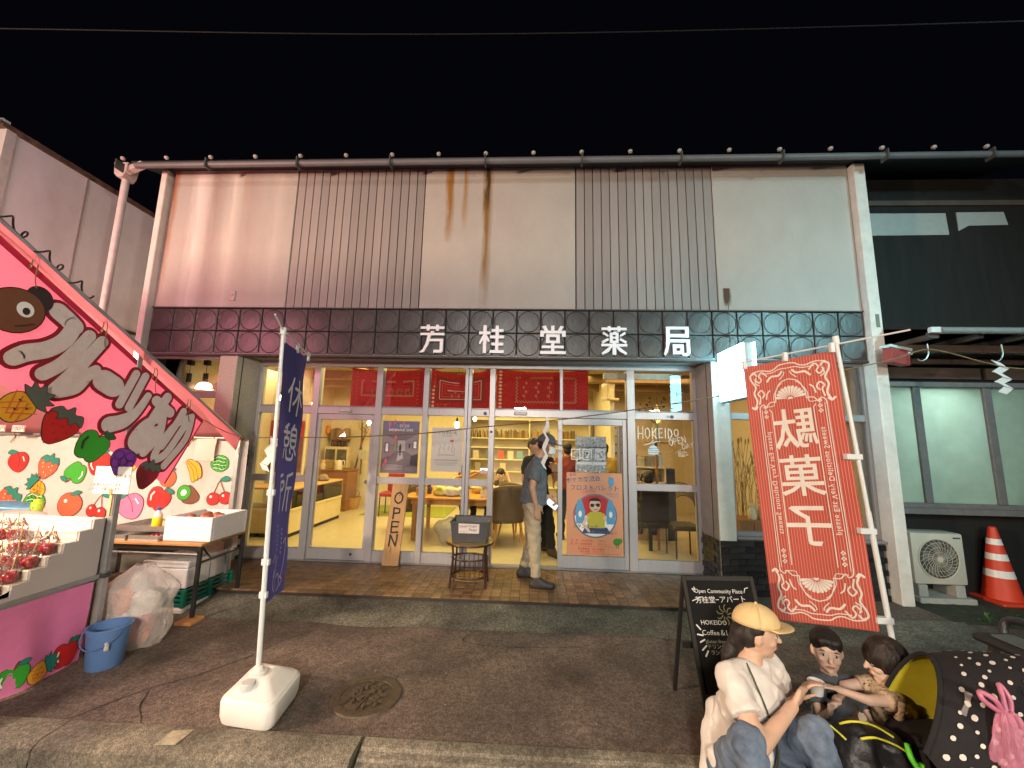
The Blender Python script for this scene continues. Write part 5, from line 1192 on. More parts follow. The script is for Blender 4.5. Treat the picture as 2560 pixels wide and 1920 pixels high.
for sx, sy in ((-1, -1), (1, -1), (1, 1), (-1, 1)): MB().tube(smooth3([(cx+sx*.185, cyy+sy*.11, .55), (cx+sx*.17, cyy+sy*.115, .42), (cx+sx*.185, cyy+sy*.12, .22), (cx+sx*.195, cyy+sy*.125, .09)]), .012, 7).build('leg', M_rat, rs, smooth=60)
bn_ = thing('grey_bin', 'open dark grey plastic bin with a handwritten label on the rattan stand', 'bin', (4.08, -.22, .577))
M_bin = mat('grey_bin_plastic', (.065, .065, .075), .45, var=.08)
def binw(p, q, r, s): MB().add([V(p), V(q), V(r), V(s)], [[0, 1, 2, 3]]).build('bin_wall', M_bin, bn_, thick=.006)
bx0, bx1, by0, by1 = 3.90, 4.27, -.36, -.09; tx0, tx1, ty0, ty1 = 3.878, 4.292, -.385, -.065; zb, zt = .578, .79
for p, q, r, s in (((bx0, by0, zb), (bx1, by0, zb), (tx1, ty0, zt), (tx0, ty0, zt)), ((bx0, by1, zb), (bx1, by1, zb), (tx1, ty1, zt+.015), (tx0, ty1, zt+.015)), ((bx0, by0, zb), (bx0, by1, zb), (tx0, ty1, zt), (tx0, ty0, zt)), ((bx1, by0, zb), (bx1, by1, zb), (tx1, ty1, zt), (tx1, ty0, zt)), ((bx0, by0, zb), (bx1, by0, zb), (bx1, by1, zb), (bx0, by1, zb))): binw(p, q, r, s)
for a, b in (((tx0-.01, ty0-.008, zt-.012), (tx1+.01, ty0+.006, zt+.004)), ((tx0-.01, ty1-.006, zt+.004), (tx1+.01, ty1+.008, zt+.02)), ((tx0-.01, ty0+.007, zt-.008), (tx0+.006, ty1-.007, zt+.008)), ((tx1-.006, ty0+.007, zt-.008), (tx1+.01, ty1-.007, zt+.008))): MB().box(a, b, .003).build('bin_rim', M_bin, bn_)
lb = MB().face([(3.968, -.3775, .672), (4.192, -.3775, .672), (4.196, -.389, .775), (3.966, -.389, .775)]).build('bin_label', mat('label_paper', (.66, .60, .58), .7, var=.04), bn_, fix=False)
cv = Canvas((4.08, -.3865, .722), (1, 0, 0), (0, -.11, .994), (0, -.994, -.11), .0006); cv.text('Used Cups', -.01, .027, .036, 0, .004, rot=.05, sx=1.2); cv.text('Pasar', .045, -.012, .042, 1, .002); cv.text('ありがとう', -.055, -.034, .018, 2, .002); cv.build('handwriting', [flat('ink_wine', (.30, .06, .10)), flat('ink_blue', (.08, .09, .16)), flat('ink_olive', (.20, .22, .08))], lb)

# ---- counter, shelves and room contents
M_crm = mat('cream_counter', (.62, .52, .32), .45, var=.05, scale=4); M_trm = mat('gold_trim', (.50, .40, .22), .3, metal=.4); M_ply = mat('counter_top', (.60, .38, .16), .5, var=.08)
ct_ = thing('glass_counter', 'long cream counter with a glass upper case along the left of the shop', 'counter', (.7, 2.2, .1))
def case(x0, x1, y0, y1, tag_):
    MB().box((x0+.02, y0+.02, .10), (x1-.02, y1, .16)).build('plinth', K_, ct_); MB().box((x0, y0, .16), (x1, y1, .50), .004).build('panel', M_crm, ct_); MB().box((x0-.012, y0-.012, .50), (x1+.012, y1, .545), .006).build('rail', M_crm, ct_)
    MB().box((x0-.01, y0-.01, .835), (x1+.01, y1, .865), .004).build('counter_top', M_ply, ct_)
case(.45, .95, 1.5, 3.25, 0); case(-.1, .448, 1.5, 2.05, 1)
pane2 = lambda a, b: MB().box(a, b).build('case_glass', GL, ct_)
pane2((.944, 1.51, .546), (.948, 3.24, .834)); pane2((-.09, 1.496, .546), (.94, 1.50, .834))
for a, b in (((.94, 1.49, .546), (.958, 1.508, .834)), ((.94, 3.235, .546), (.958, 3.25, .834)), ((-.1, 1.49, .546), (-.085, 1.508, .834))): MB().box(a, b).build('case_post', M_trm, ct_)
random.seed(11)
def clut(nm, lab, cat, loc, kind, c, s=1.0, grp=None):
    x, y, z = loc; m = mat(nm+'_%02d' % len(MATS), c, .5, var=.15)
    mb = MB()
    if kind == 'jar': mb.lathe([(0, 0), (.035*s, 0), (.04*s, .02*s), (.04*s, .08*s), (.025*s, .10*s), (.025*s, .115*s), (.03*s, .12*s), (.03*s, .14*s), (0, .145*s)], 14, loc)
    elif kind == 'box': mb.box((x-.06*s, y-.04*s, z), (x+.06*s, y+.04*s, z+.09*s), .004)
    elif kind == 'lump': return tag(crump(x, y, z+.05*s, .09*s, .06*s, .055*s, x*7, .4, 16, 10).build(nm, m, smooth=60), lab, cat, grp)
    elif kind == 'book': mb.box((x-.012*s, y-.07*s, z), (x+.012*s, y+.07*s, z+.2*s), .002)
    elif kind == 'card': mb.box((x-.07*s, y, z), (x+.07*s, y+.008, z+.19*s))
    elif kind == 'frame': mb.box((x-.08*s, y, z), (x+.08*s, y+.015, z+.11*s), .003)
    return tag(mb.build(nm, m, smooth=40 if kind == 'jar' else None), lab, cat, grp)
for i, (y, k, c, w) in enumerate(((1.75, 'lump', (.05, .06, .04), 'dark leafy bundle at the near end of the glass counter'), (2.15, 'lump', (.08, .06, .04), 'brown bundle in the middle of the glass counter'), (2.55, 'jar', (.30, .28, .24), 'grey jar in the glass counter'), (2.85, 'lump', (.06, .05, .03), 'dark object at the far end of the glass counter'))): clut('counter_ware', w, 'ware', (.72, y, .546), k, c, 1.2)
clut('driftwood', 'grey driftwood bundle lying on the counter top', 'driftwood', (.80, 2.75, .866), 'lump', (.26, .20, .12), 1.1)
# posters on the partition by the counter
p = sheet('film_poster', 'tall red and brown poster on the partition behind the blue banner', -.27, .40, 1.02, 1.99, 2.645, flat('film_brown', (.20, .08, .06)))
cv = CV(2.643, .001); cv.rect(-.27, 1.64, .40, 1.99, 0); cv.text('中', -.12, 1.90, .12, 1, .01); cv.text('オリ', -.08, 1.74, .16, 2, .015); cv.text('ル', .25, 1.76, .16, 2, .015); cv.ell(-.05, 1.45, .06, .07, 0, 3); cv.poly([(-.2, 1.1), (.1, 1.1), (.05, 1.4), (-.15, 1.38)], 3); cv.build('printed_picture', [flat('film_red', (.42, .05, .04)), flat('film_cream', (.6, .5, .35)), flat('film_scarlet', (.55, .03, .02)), flat('film_dark', (.06, .03, .03))], p)
M_oak = mat('cabinet_wood', (.26, .11, .035), .5, var=.15, scale=5, stretch=(6, 6, .7))
cb_ = thing('wooden_cabinet', 'brown wooden cabinet with a kettle on it at the back left', 'cabinet', (.3, 4.2, .1))
MB().box((-.2, 3.95, .10), (.72, 4.5, .95), .005).build('carcass', M_oak, cb_); MB().box((-.22, 3.93, .952), (.74, 4.5, .985), .004).build('top', M_oak, cb_)
for x in (-.17, .28): MB().box((x, 3.935, .16), (x+.41, 3.949, .90), .004).build('door', M_oak, cb_)
kt = thing('kettle', 'cream electric kettle with a handle on the wooden cabinet', 'kettle', (.46, 4.05, .986))
MB().lathe([(0, 0), (.085, 0), (.085, .03), (.075, .16), (.06, .20), (0, .215)], 20, (.46, 4.05, .987)).build('kettle_body', mat('kettle_cream', (.66, .58, .44), .35), kt, smooth=50)
MB().tube(smooth3([(.52, 4.05, 1.17), (.58, 4.05, 1.18), (.59, 4.05, 1.10), (.55, 4.05, 1.03)]), .012, 7).build('handle', MATS['kettle_cream'], kt, smooth=60); MB().bar((.40, 4.05, 1.14), (.36, 4.05, 1.18), .03, .03).build('spout', MATS['kettle_cream'], kt)
clut('fan_plate', 'cream round plate leaning beside the kettle on the cabinet', 'plate', (.12, 4.02, .986), 'jar', (.64, .50, .34), 1.4); clut('tea_tin', 'black tin on the wooden cabinet top', 'tin', (-.10, 4.02, .986), 'box', (.03, .03, .03), 1.3); clut('wicker_box', 'tan wicker box under the kettle side', 'box', (.05, 4.3, .986), 'box', (.40, .26, .10), 2.2)
hc = thing('wall_cabinet', 'cream two door glass cabinet standing behind the kettle', 'cabinet', (.25, 4.6, 1.0))
MB().box((-.15, 4.55, .99), (.42, 4.75, 1.48), .004).build('carcass', M_crm, hc)
for x in (-.12, .16): MB().box((x, 4.535, 1.05), (x+.23, 4.549, 1.42), .003).build('door', mat('cabinet_glass', (.10, .09, .07), .15), hc)
def wall_shelf(x0, x1, z, lab): 
    t = thing('wall_shelf', lab, 'shelf', ((x0+x1)/2, 4.95, z)); MB().box((x0, 4.86, z), (x1, 5.045, z+.025), .003).build('shelf_board', M_oak, t); MB().box((x0+.02, 5.0, z-.06), (x0+.04, 5.045, z)).build('bracket', M_oak, t); MB().box((x1-.04, 5.0, z-.06), (x1-.02, 5.045, z)).build('bracket', M_oak, t)
wall_shelf(-.22, .24, 1.64, 'upper wooden wall shelf of brown books at the back left'); wall_shelf(-.22, .24, 1.45, 'lower wooden wall shelf of dark jars at the back left')
bk0 = None
def books(x0, x1, y, z, hmax, lab, grp, dens=1.0, cols=((.20, .09, .04), (.30, .16, .07), (.10, .06, .04), (.36, .25, .12), (.14, .11, .06))):
    x = x0
    while x < x1:
        w = random.uniform(.018, .04); h = hmax*random.uniform(.72, 1)
        if random.random() < dens:
            m = mat('book_%d' % random.randrange(9), random.choice(cols), .6)
            o = MB().box((x, y, z), (x+w*.93, y+.13, z+h), .002).build('book', m); tag(o, lab, 'book', grp)
        x += w
books(-.20, .22, 4.87, 1.666, .27, 'brown book on the upper wooden wall shelf', 'books on the back left wall shelf')
for i in range(5): clut('dark_jar', 'dark round jar on the lower wooden wall shelf', 'jar', (-.16+i*.085, 4.93, 1.476), 'jar', (.07, .05, .04), 1.0, 'jars on the lower wall shelf')
clut('orange_jar', 'orange jar on the wall beside the brown books', 'jar', (-.25+.02, 4.80, 1.80), 'jar', (.62, .22, .03), 1.3)
wb = thing('wicker_basket', 'round tan wicker basket with a hoop handle on the shop floor', 'basket', (.62, 4.45, .1))
M_wk = mat('wicker', (.46, .25, .08), .7, var=.3, scale=40, bump=.6, bscale=60)
MB().lathe([(0, .10), (.17, .10), (.20, .20), (.22, .34), (.235, .35), (.22, .36), (.20, .34), (.16, .13), (0, .13)], 30, (.66, 4.35, 0)).build('basket_body', M_wk, wb, smooth=40); MB().tube(smooth3([(.82, 4.35, .34), (.86, 4.35, .46), (.80, 4.35, .50), (.76, 4.35, .36)]), .012, 6).build('handle', M_wk, wb, smooth=60)
br = thing('branch_bundle', 'bundle of dry forked branches leaning against the cream wall', 'branches', (.75, 4.7, .1))
M_br = mat('dry_branch', (.19, .105, .055), .85, var=.3, scale=20)
random.seed(5)
for i in range(9):
    a = random.uniform(-.05, .05); top = V((.70+random.uniform(-.14, .10), 4.80+a, 2.0+random.uniform(-.06, .16))); bot = V((.40 if i < 5 else .74, 4.6+a, .1 if i < 5 else .85)); md = V((.66, 4.72+a, 1.55)); P = smooth3([bot, (bot+md)/2+V((random.uniform(-.02, .02), 0, 0)), md, top], 6); MB().tube(P, [.014*(1-.6*k/len(P)) for k in range(len(P))], 6).build('branch', M_br, br, smooth=60)
for i in range(8):
    b0 = V((.70+random.uniform(-.05, .05), 4.78, 1.75+random.uniform(-.1, .2))); MB().tube(smooth3([b0, b0+V((random.uniform(-.12, .12), 0, .12)), b0+V((random.uniform(-.2, .2), .02, .25))], 5), .004, 4).build('twig', M_br, br)
nt2 = tag(MB().box((.66, 4.58, 1.20), (.85, 4.584, 1.42)).build('note_card', mat('grey_card', (.42, .39, .33), .7)), 'blank grey card hung in front of the dry branches', 'card')
# bulbs on cords
for i, (x, y, z, lab) in enumerate(((.606, 1.5, 2.32, 'lit bulb hanging by the left edge of the shopfront'), (.775, 2.2, 2.296, 'lit bulb hanging beside the second mullion at the left'), (1.711, 2.5, 1.975, 'lit bulb hanging behind the closed sliding door'), (3.504, 1.8, 1.942, 'large lit bulb hanging above the white poster'), (3.639, 3.0, 2.113, 'lit bulb hanging in front of the white bookshelf'))):
    t = thing('pendant_bulb', lab, 'pendant lamp', (x, y, z), 'pendant bulbs in the shop')
    r = .034 if i != 3 else .042
    MB().ell((x, y, z), (r, r, r*1.3)).build('bulb', emis('bulb_glow', (1, .78, .45), 30), t, smooth=180); MB().cyl((x, y, z+r*1.2), (x, y, z+r*1.2+.06), .018, n=10).build('socket', MATS['black_cable'], t); MB().tube([(x, y, z+r*1.2+.06), (x, y, 3.02)], .004, 5).build('cord', MATS['black_cable'], t)
for i, x in enumerate((-.22, .03, .28)):
    t = thing('pendant_lamp', ['left pendant lamp with black stem in the small side window', 'middle pendant lamp with lit white shade in the side window', 'right pendant lamp with white shade beside the pink column'][i], 'pendant lamp', (x, .60, 2.3), 'pendant lamps in the side window')
    MB().box((x-.035, .565, 2.68), (x+.035, .635, 2.75), .004).build('ceiling_cup', K_, t); MB().tube([(x, .60, 2.68), (x, .60, 2.55)], .004, 5).build('cord', K_, t); MB().cyl((x, .60, 2.43), (x, .60, 2.56), .032, n=14).build('stem', K_, t, smooth=40)
    MB().lathe([(.035, .10), (.07, .085), (.10, .04), (.108, 0), (.10, 0), (0, .02)], 24, (x, .60, 2.33)).build('lamp_shade', emis('lit_shade', (1, .90, .70), 5.0) if i == 1 else mat('unlit_shade', (.62, .48, .30), .5), t, smooth=50)
W('side_ceiling', MB().box((-.285, .56, 2.76), (.70, 1.0, 2.78)), MATS['ceiling'])
# white bookshelf wall
sh = thing('white_bookshelf', 'tall white bookshelf with display ledges along the back wall', 'bookshelf', (4.7, 4.95, .1))
M_sw = mat('white_shelf', (.66, .60, .46), .5, var=.03)
for x in (3.28, 4.71, 6.14): MB().box((x, 4.72, .10), (x+.03, 5.04, 2.30), .002).build('upright', M_sw, sh)
for a, b in ((3.311, 4.709), (4.741, 6.139)):
    for z in (2.20, 1.75, 1.53, 1.25, .97, .62, .30): MB().box((a, 4.72, z), (b, 5.03, z+.025), .002).build('shelf_board', M_sw, sh)
MB().box((3.311, 5.032, .1), (6.139, 5.045, 2.3)).build('back_panel', M_sw, sh)
random.seed(21)
for a, b in ((3.34, 4.05), (4.1, 4.68), (4.78, 5.2), (5.5, 5.8)): books(a, b, 4.80, 1.776, .21, 'old brown book on the top filled ledge of the white bookshelf', 'books on the white bookshelf', .93)
for i, (x, z, c) in enumerate(((3.45, 1.276, (.5, .42, .3)), (3.75, 1.276, (.16, .18, .2)), (4.05, 1.276, (.6, .1, .08)), (4.28, 1.276, (.55, .5, .4)), (4.50, 1.276, (.20, .36, .40)), (4.9, 1.276, (.5, .3, .2)), (5.2, 1.276, (.2, .2, .3)), (3.5, .996, (.3, .25, .2)), (4.1, .996, (.55, .48, .36)), (5.0, .996, (.4, .2, .15)), (5.7, 1.276, (.45, .4, .3)))):
    clut('picture_card', '%s picture card standing on a ledge of the white bookshelf' % ('cream', 'slate', 'red', 'ivory', 'teal', 'tan', 'navy', 'dark brown', 'pale', 'rust red', 'beige')[i], 'card', (x, 4.76, z), 'card', c, 1.0, 'cards on the white bookshelf')
for x in (3.42, 4.60): tag(MB().bar((x, 4.8, .996), (x, 4.8, 1.08), .012, .012).bar((x-.03, 4.8, 1.05), (x+.03, 4.8, 1.05), .012, .012).build('ornament', K_), 'tiny dark cross shaped ornament on a bookshelf ledge', 'ornament', 'ornaments on the white bookshelf')
# table with bags
M_tw = mat('honey_table', (.46, .22, .05), .4, var=.14, scale=4, stretch=(.5, 5, 5))
tt = thing('wooden_table', 'large honey coloured wooden table covered with snacks in the shop', 'table', (3.55, 2.1, .1))
MB().box((2.72, 1.48, .75), (4.25, 2.75, .785), .006).build('table_top', M_tw, tt); MB().box((2.85, 1.60, .66), (4.15, 1.63, .748)).build('apron', M_tw, tt); MB().box((2.85, 1.63, .66), (2.88, 2.62, .748)).build('apron', M_tw, tt)
for x, y in ((2.90, 1.66), (4.12, 1.66), (2.90, 2.6), (4.12, 2.6)): MB().box((x-.03, y-.03, .098), (x+.03, y+.03, .66), .004).build('leg', M_tw, tt)
for i, (x, y, c, lab) in enumerate(((3.30, 1.75, (.55, .52, .12), 'yellow and silver snack bag on the table front'), (3.48, 1.70, (.55, .54, .50), 'crumpled silver snack bag on the table'), (3.62, 1.80, (.50, .50, .48), 'clear crumpled wrapper on the table'), (3.85, 2.2, (.60, .45, .20), 'pile of light coloured snacks at the table middle'), (2.90, 2.4, (.55, .30, .05), 'round tan loaf at the left of the table'))): clut('snack_bag', lab, 'snack', (x, y, .786), 'lump', c, 1.35)
for i, (x, y, c) in enumerate(((3.05, 1.95, (.05, .045, .12)), (3.2, 2.3, (.5, .45, .4)), (4.0, 1.7, (.6, .58, .5)))): clut('cup', ['dark blue mug on the wooden table', 'white cup behind the snack bags', 'white cup at the right of the table'][i], 'cup', (x, y, .786), 'jar', c, 1.2)
clut('paper_box', 'small tan box with writing on the left of the table', 'box', (2.98, 1.75, .786), 'box', (.55, .33, .09), 1.3)
tag(crump(3.50, 1.50, .29, .20, .14, .18, 31, .3).build('plastic_bag', thin_plastic('grey_bag_film', (.42, .40, .34), .55), smooth=60), 'grey translucent plastic bag on the floor by the table leg', 'bag')
# chairs
def tub_chair(lab, x, y, rz, c):
    t = thing('tub_chair', lab, 'chair', (x, y, .098), 'upholstered chairs at the table'); R = Matrix.Translation((x, y, .098)) @ Matrix.Rotation(rz, 4, 'Z')
    m = mat('chair_cloth_%d' % int(c[0]*1000), c, .9, var=.1, scale=30, bump=.3, bscale=120)
    mb = MB(); mb.grid(lambda u, v: ((.27*math.sin((u-.5)*PI*1.15)*(1+.05*v)), .26-.27*(1-math.cos((u-.5)*PI*1.15))*.9+.06*v, .36+v*(.56-.16*abs(2*u-1)**2.2)), 24, 8)
    mb.v = [R @ v for v in mb.v]; mb.build('backrest', m, t, smooth=180, thick=.06)
    mb = MB().box((-.24, -.24, .34), (.24, .22, .46), .04, 3); mb.v = [R @ v for v in mb.v]; mb.build('seat', m, t, smooth=50)
    for sx, sy in ((-1, -1), (1, -1), (1, 1), (-1, 1)):
        mb = MB().tube([R @ V((sx*.19, sy*.18, .36)), R @ V((sx*.24, sy*.24, 0))], [.022, .013], 8); mb.build('leg', M_tw, t, smooth=60)
tub_chair('olive brown tub chair nearest the open doorway', 4.36, 1.62, 3.5, (.105, .075, .042)); tub_chair('olive brown tub chair further in behind the walking man', 4.56, 2.10, 2.5, (.11, .082, .05)); tub_chair('olive tub chair seen beside the OPEN plank', 2.55, 2.35, -1.2, (.13, .10, .05))
rc = thing('red_chair', 'small dark red chair far back behind the OPEN plank', 'chair', (1.85, 3.7, .1)); MB().box((1.62, 3.5, .50), (2.05, 3.9, .58), .02).build('seat', mat('red_vinyl', (.30, .03, .04), .5), rc); MB().box((1.66, 3.88, .58), (2.02, 3.92, .95), .02).build('backrest', MATS['red_vinyl'], rc)
for x, y in ((1.64, 3.52), (2.03, 3.52), (1.64, 3.88), (2.03, 3.88)): MB().cyl((x, y, .098), (x, y, .50), .012, n=8).build('leg', M_blk, rc)
tag(MB().box((1.2, 3.6, .0985), (3.0, 4.9, .112)).build('floor_mat', mat('green_mat', (.28, .32, .03), .6, var=.1)), 'yellow green mat on the floor at the back of the shop', 'mat')
# right hand bay
gd = thing('display_cabinet', 'cream display cabinet with a jar shelf in the right bay', 'cabinet', (6.76, 2.2, .1))
MB().box((6.50, 2.15, 1.28), (7.06, 2.5, 1.31), .003).build('cabinet_top', M_crm, gd); MB().box((6.50, 2.15, 1.03), (7.06, 2.5, 1.055), .003).build('shelf_board', M_crm, gd); MB().box((6.50, 2.15, .10), (7.06, 2.5, .80), .003).build('cabinet_body', mat('cabinet_dim', (.32, .24, .13), .6), gd)
MB().box((7.035, 2.15, .80), (7.06, 2.5, 1.279)).build('cabinet_side', M_crm, gd); MB().box((6.50, 2.47, .80), (7.034, 2.5, 1.279)).build('cabinet_back', M_crm, gd)
random.seed(9)
for i in range(7): clut('glass_jar', 'small jar on the shelf of the right display cabinet', 'jar', (6.56+i*.07, 2.3, 1.056), 'jar', random.choice(((.16, .13, .08), (.30, .24, .15), (.10, .09, .07))), random.uniform(.8, 1.2), 'jars in the right display cabinet')
for i, (x, k, c, s, lab) in enumerate(((6.58, 'jar', (.35, .10, .06), 1.4, 'red brown jar at the left of the display cabinet top'), (6.70, 'box', (.50, .40, .18), 1.6, 'tan box standing on the display cabinet'), (6.84, 'box', (.24, .15, .07), 2.0, 'brown wooden box on the display cabinet'), (6.98, 'jar', (.45, .42, .34), 1.8, 'tall pale jar at the right of the display cabinet'), (6.64, 'lump', (.12, .09, .06), .9, 'dark bundle on the display cabinet top'))): clut('shelf_ware', lab, 'ware', (x, 2.28, 1.311), k, c, s)
tag(MB().box((7.08, 2.18, .098), (7.22, 2.4, 1.28), .004).build('folding_screen', mat('dark_cabinet', (.020, .015, .012), .5)), 'tall dark screen standing right of the display cabinet', 'panel')
wc_ = thing('wire_chair', 'dark chair with a ribbed rounded back in the right bay', 'chair', (6.95, 1.25, .1))
M_wire = mat('dark_wire', (.05, .04, .03), .4)
for k in range(9):
    r = .16+.022*k; MB().tube([(7.0+r*math.cos(a), 1.25+.02*k, .80+r*.95*math.sin(a)) for a in [PI*q/12 for q in range(13)]], .007, 5).build('back_rib', M_wire, wc_, smooth=60)
MB().box((6.75, .95, .50), (7.15, 1.40, .56), .02).build('seat', M_wire, wc_)
for x, y in ((6.78, .98), (7.12, .98), (6.78, 1.38), (7.12, 1.38)): MB().cyl((x, y, .098), (x, y, .5), .012, n=8).build('leg', M_wire, wc_)
df = thing('dried_flowers', 'dried flower bunch in a tall vase in the right bay', 'dried flowers', (6.66, 1.5, 2.0))
random.seed(4)
for i in range(26):
    a = random.uniform(-.22, .24); h = random.uniform(.12, .46); P = smooth3([V((6.72, 1.55, 1.98)), V((6.70+a*.4, 1.55, 1.98+h*.6)), V((6.68+a, 1.55+random.uniform(-.08, .08), 1.98+h))], 4); MB().tube(P, .003, 4).build('stalk', M_br, df)
    MB().ell(P[-1], random.uniform(.010, .026), 7, 5).build('flower_head', mat('dry_flower', (.16, .075, .035), .9, var=.3), df)
MB().lathe([(0, 0), (.05, 0), (.06, .1), (.04, .26), (.045, .30)], 16, (6.72, 1.55, 1.72)).build('vase', M_trm, df, smooth=50); MB().box((6.58, 1.42, 1.70), (6.86, 1.68, 1.72)).build('ledge', M_oak, df); MB().cyl((6.72, 1.55, .098), (6.72, 1.55, 1.70), .02, n=10).build('pedestal', M_oak, df)
chd = thing('hanging_lantern', 'yellow glowing lantern hanging in the right bay', 'pendant lamp', (7.08, 2.6, 2.0))
for k in range(8):
    a = k*PI/4; MB().tube([(7.08, 2.6, 2.42), (7.08+.10*math.cos(a), 2.6+.10*math.sin(a), 2.25), (7.08+.06*math.cos(a), 2.6+.06*math.sin(a), 2.02)], .008, 5).build('lantern_rib', M_trm, chd)
MB().ell((7.08, 2.6, 2.16), (.05, .05, .08)).build('bulb', emis('lantern_glow', (1, .68, .16), 6), chd, smooth=180); MB().tube([(7.08, 2.6, 2.42), (7.08, 2.6, 3.0)], .005, 5).build('cord', K_, chd)
fl_ = thing('ceiling_tube', 'unlit white fluorescent fitting hung under the ceiling behind the right top window', 'ceiling light', (6.2, 2.3, 2.6)); MB().bar((6.0, 2.0, 2.44), (6.55, 3.6, 2.62), .12, .05, .008).build('fitting', mat('fitting_white', (.6, .52, .38), .5), fl_)
for p0 in ((6.12, 2.35, 2.50), (6.45, 3.3, 2.62)): MB().tube([p0, (p0[0], p0[1], 3.02)], .007, 5).build('hanger', M_steel, fl_)
tag(MB().box((5.75, .66, 2.57), (6.72, .70, 2.66), .004).build('blind_box', mat('blind_box', (.55, .58, .50), .5)), 'pale blind box across the top of the right shop windows', 'blind box')
tw = thing('paper_window', 'latticed window with white panes on the back wall at the right', 'window', (6.6, 5.0, 1.4)); MB().box((6.38, 5.0, 1.45), (7.3, 5.03, 2.3)).build('frame', M_oak, tw)
for i in range(3):
    for j in range(4): MB().box((6.42+i*.29, 4.985, 1.49+j*.20), (6.68+i*.29, 4.998, 1.66+j*.20)).build('pane', mat('pale_pane', (.52, .60, .60), .5), tw)
dk = tag(MB().box((6.365, 3.2, .098), (6.42, 4.6, 1.95), .005).build('dark_partition', MATS['dark_cabinet']), 'tall dark standing screen near the right back wall', 'screen')
# right side window contents
clt = mat('linen_curtain', (.66, .58, .46), .85, var=.06, trans=.25)
cu = tag(MB().grid(lambda u, v: (8.18+u*.58, .30+.035*math.sin(u*26+v*2), .66+v*1.45), 60, 8).build('linen_drape', clt, smooth=180), 'cream linen drape with folds inside the right side window', 'drape')
dr = thing('drawer_chest', 'small brown drawer chest inside the right side window', 'chest', (7.75, .75, .66)); MB().box((7.45, .55, .098), (8.1, .95, .74), .004).build('carcass', M_oak, dr)
for i in range(3): MB().box((7.62+i*.155, .535, .60), (7.62+i*.155+.145, .549, .72), .004).build('drawer', M_oak, dr)
for i, (x, c) in enumerate(((7.66, (.62, .52, .36)), (7.79, (.60, .50, .33)), (7.93, (.12, .08, .05)))): clut('medicine_bottle', ['left pale medicine bottle in the side window', 'second pale medicine bottle in the side window', 'dark medicine bottle behind the red banner edge'][i], 'bottle', (x, .66, .741), 'jar', c, 1.35)
dg = thing('dried_grass', 'tall dried grasses standing inside the right side window', 'dried grass', (7.7, .8, .75))
random.seed(14)
for i in range(46):
    x0 = random.uniform(7.50, 8.0); a = random.uniform(-.18, .22); h = random.uniform(.4, 1.05); P = smooth3([V((x0, .82, .75)), V((x0+a*.4, .82, .75+h*.6)), V((x0+a, .80+random.uniform(-.1, .1), .75+h))], 4); MB().tube(P, .0028, 4).build('grass_stem', mat('straw_stem', (.36, .20, .07), .9, var=.3), dg)
    MB().ell(P[-1], (.010, .010, .04), 6, 5).build('seed_head', MATS['straw_stem'], dg)
pp = MB().box((7.17, 1.0, 1.35), (7.62, 1.01, 1.78)); tag(pp.build('picture', mat('dim_picture', (.20, .13, .10), .6)), 'dim picture panel hung inside the right side window', 'picture')
wr = thing('dried_wreath', 'dark dried wreath hanging on the pale board in the right side window', 'wreath', (8.45, .24, 2.25)); random.seed(6)
for i in range(40):
    a = random.uniform(0, 6.28); b = V((8.45+.05*math.cos(a), .24, 2.26+.05*math.sin(a))); MB().tube([b, b+V((random.uniform(-.12, .12), random.uniform(-.05, .02), random.uniform(-.10, .10)))], .003, 4).build('twig', M_br, wr)
tag(MB().box((8.05, .30, 2.10), (8.76, .32, 2.68)).build('pale_board', mat('pale_board', (.58, .56, .50), .7)), 'pale board closing the top of the right side window', 'board')
# ================================================================== banners, signs and the right hand side
class Patch(Canvas):
    """print on a hanging cloth: (u, v) in metres over a bent four cornered sheet"""
    def __init__(s, BL, BR, TL, TR, w, h, rip=.012, eps=.0008, side=1):
        s.c = [V(q) for q in (BL, BR, TL, TR)]; s.w, s.h, s.rip = w, h, rip; s.eps = eps; s.k = 1; s.mb = MB(); s.warp = None; s.step = .045
        s.n0 = ((s.c[1]-s.c[0]).cross(s.c[2]-s.c[0])).normalized()*side
    def P(s, p, lay=None):
        a, b = p[0]/s.w, p[1]/s.h; c = s.c
        q = (c[0]*(1-a)+c[1]*a)*(1-b)+(c[2]*(1-a)+c[3]*a)*b
        r = s.rip*(math.sin(b*9+a*2.2)*.6*a+math.sin(a*8+b*3)*.5+.35*math.sin(b*21+a*5)*a)
        return q+s.n0*(r+s.eps*(s.k if lay is None else lay))
    def cloth(s, name, m, parent, nu=16, nv=48):
        return MB().grid(lambda u, v: s.P((u*s.w, v*s.h), 0), nu, nv).build(name, m, parent, smooth=180, fix=False)
M_pole = mat('white_pole', (.62, .66, .68), .4, var=.04)
# blue banner
bb_ = thing('blue_banner', 'tall dark blue banner with white brush characters on a white pole', 'banner', (3.05, -2.25, .2))
MB().tube([(3.055, -2.25, .21), (3.012, -2.25, 1.35)], .0155, 10).build('pole_lower', M_pole, bb_, smooth=40); MB().tube([(3.012, -2.25, 1.34), (2.980, -2.25, 2.40)], .0125, 10).build('pole_upper', M_pole, bb_, smooth=40)
MB().cyl((2.980, -2.25, 2.38), (2.979, -2.25, 2.43), .02, n=12).build('pole_cap', M_pole, bb_); MB().tube([(2.99, -2.29, 2.42), (2.812, -1.60, 2.365)], .006, 8).build('cross_rod', M_pole, bb_); MB().tube([(2.985, -2.27, 2.415), (3.03, -2.43, 2.47)], .006, 8).build('rod_end', M_pole, bb_)
PBm = Patch((3.050, -2.25, .61), (2.862, -1.75, .515), (2.985, -2.24, 2.345), (2.816, -1.62, 2.335), .6, 1.78, .016)
PBm.cloth('banner_cloth', mat('blue_banner_cloth', (.045, .045, .21), .75, var=.06, scale=3, trans=.25), bb_)
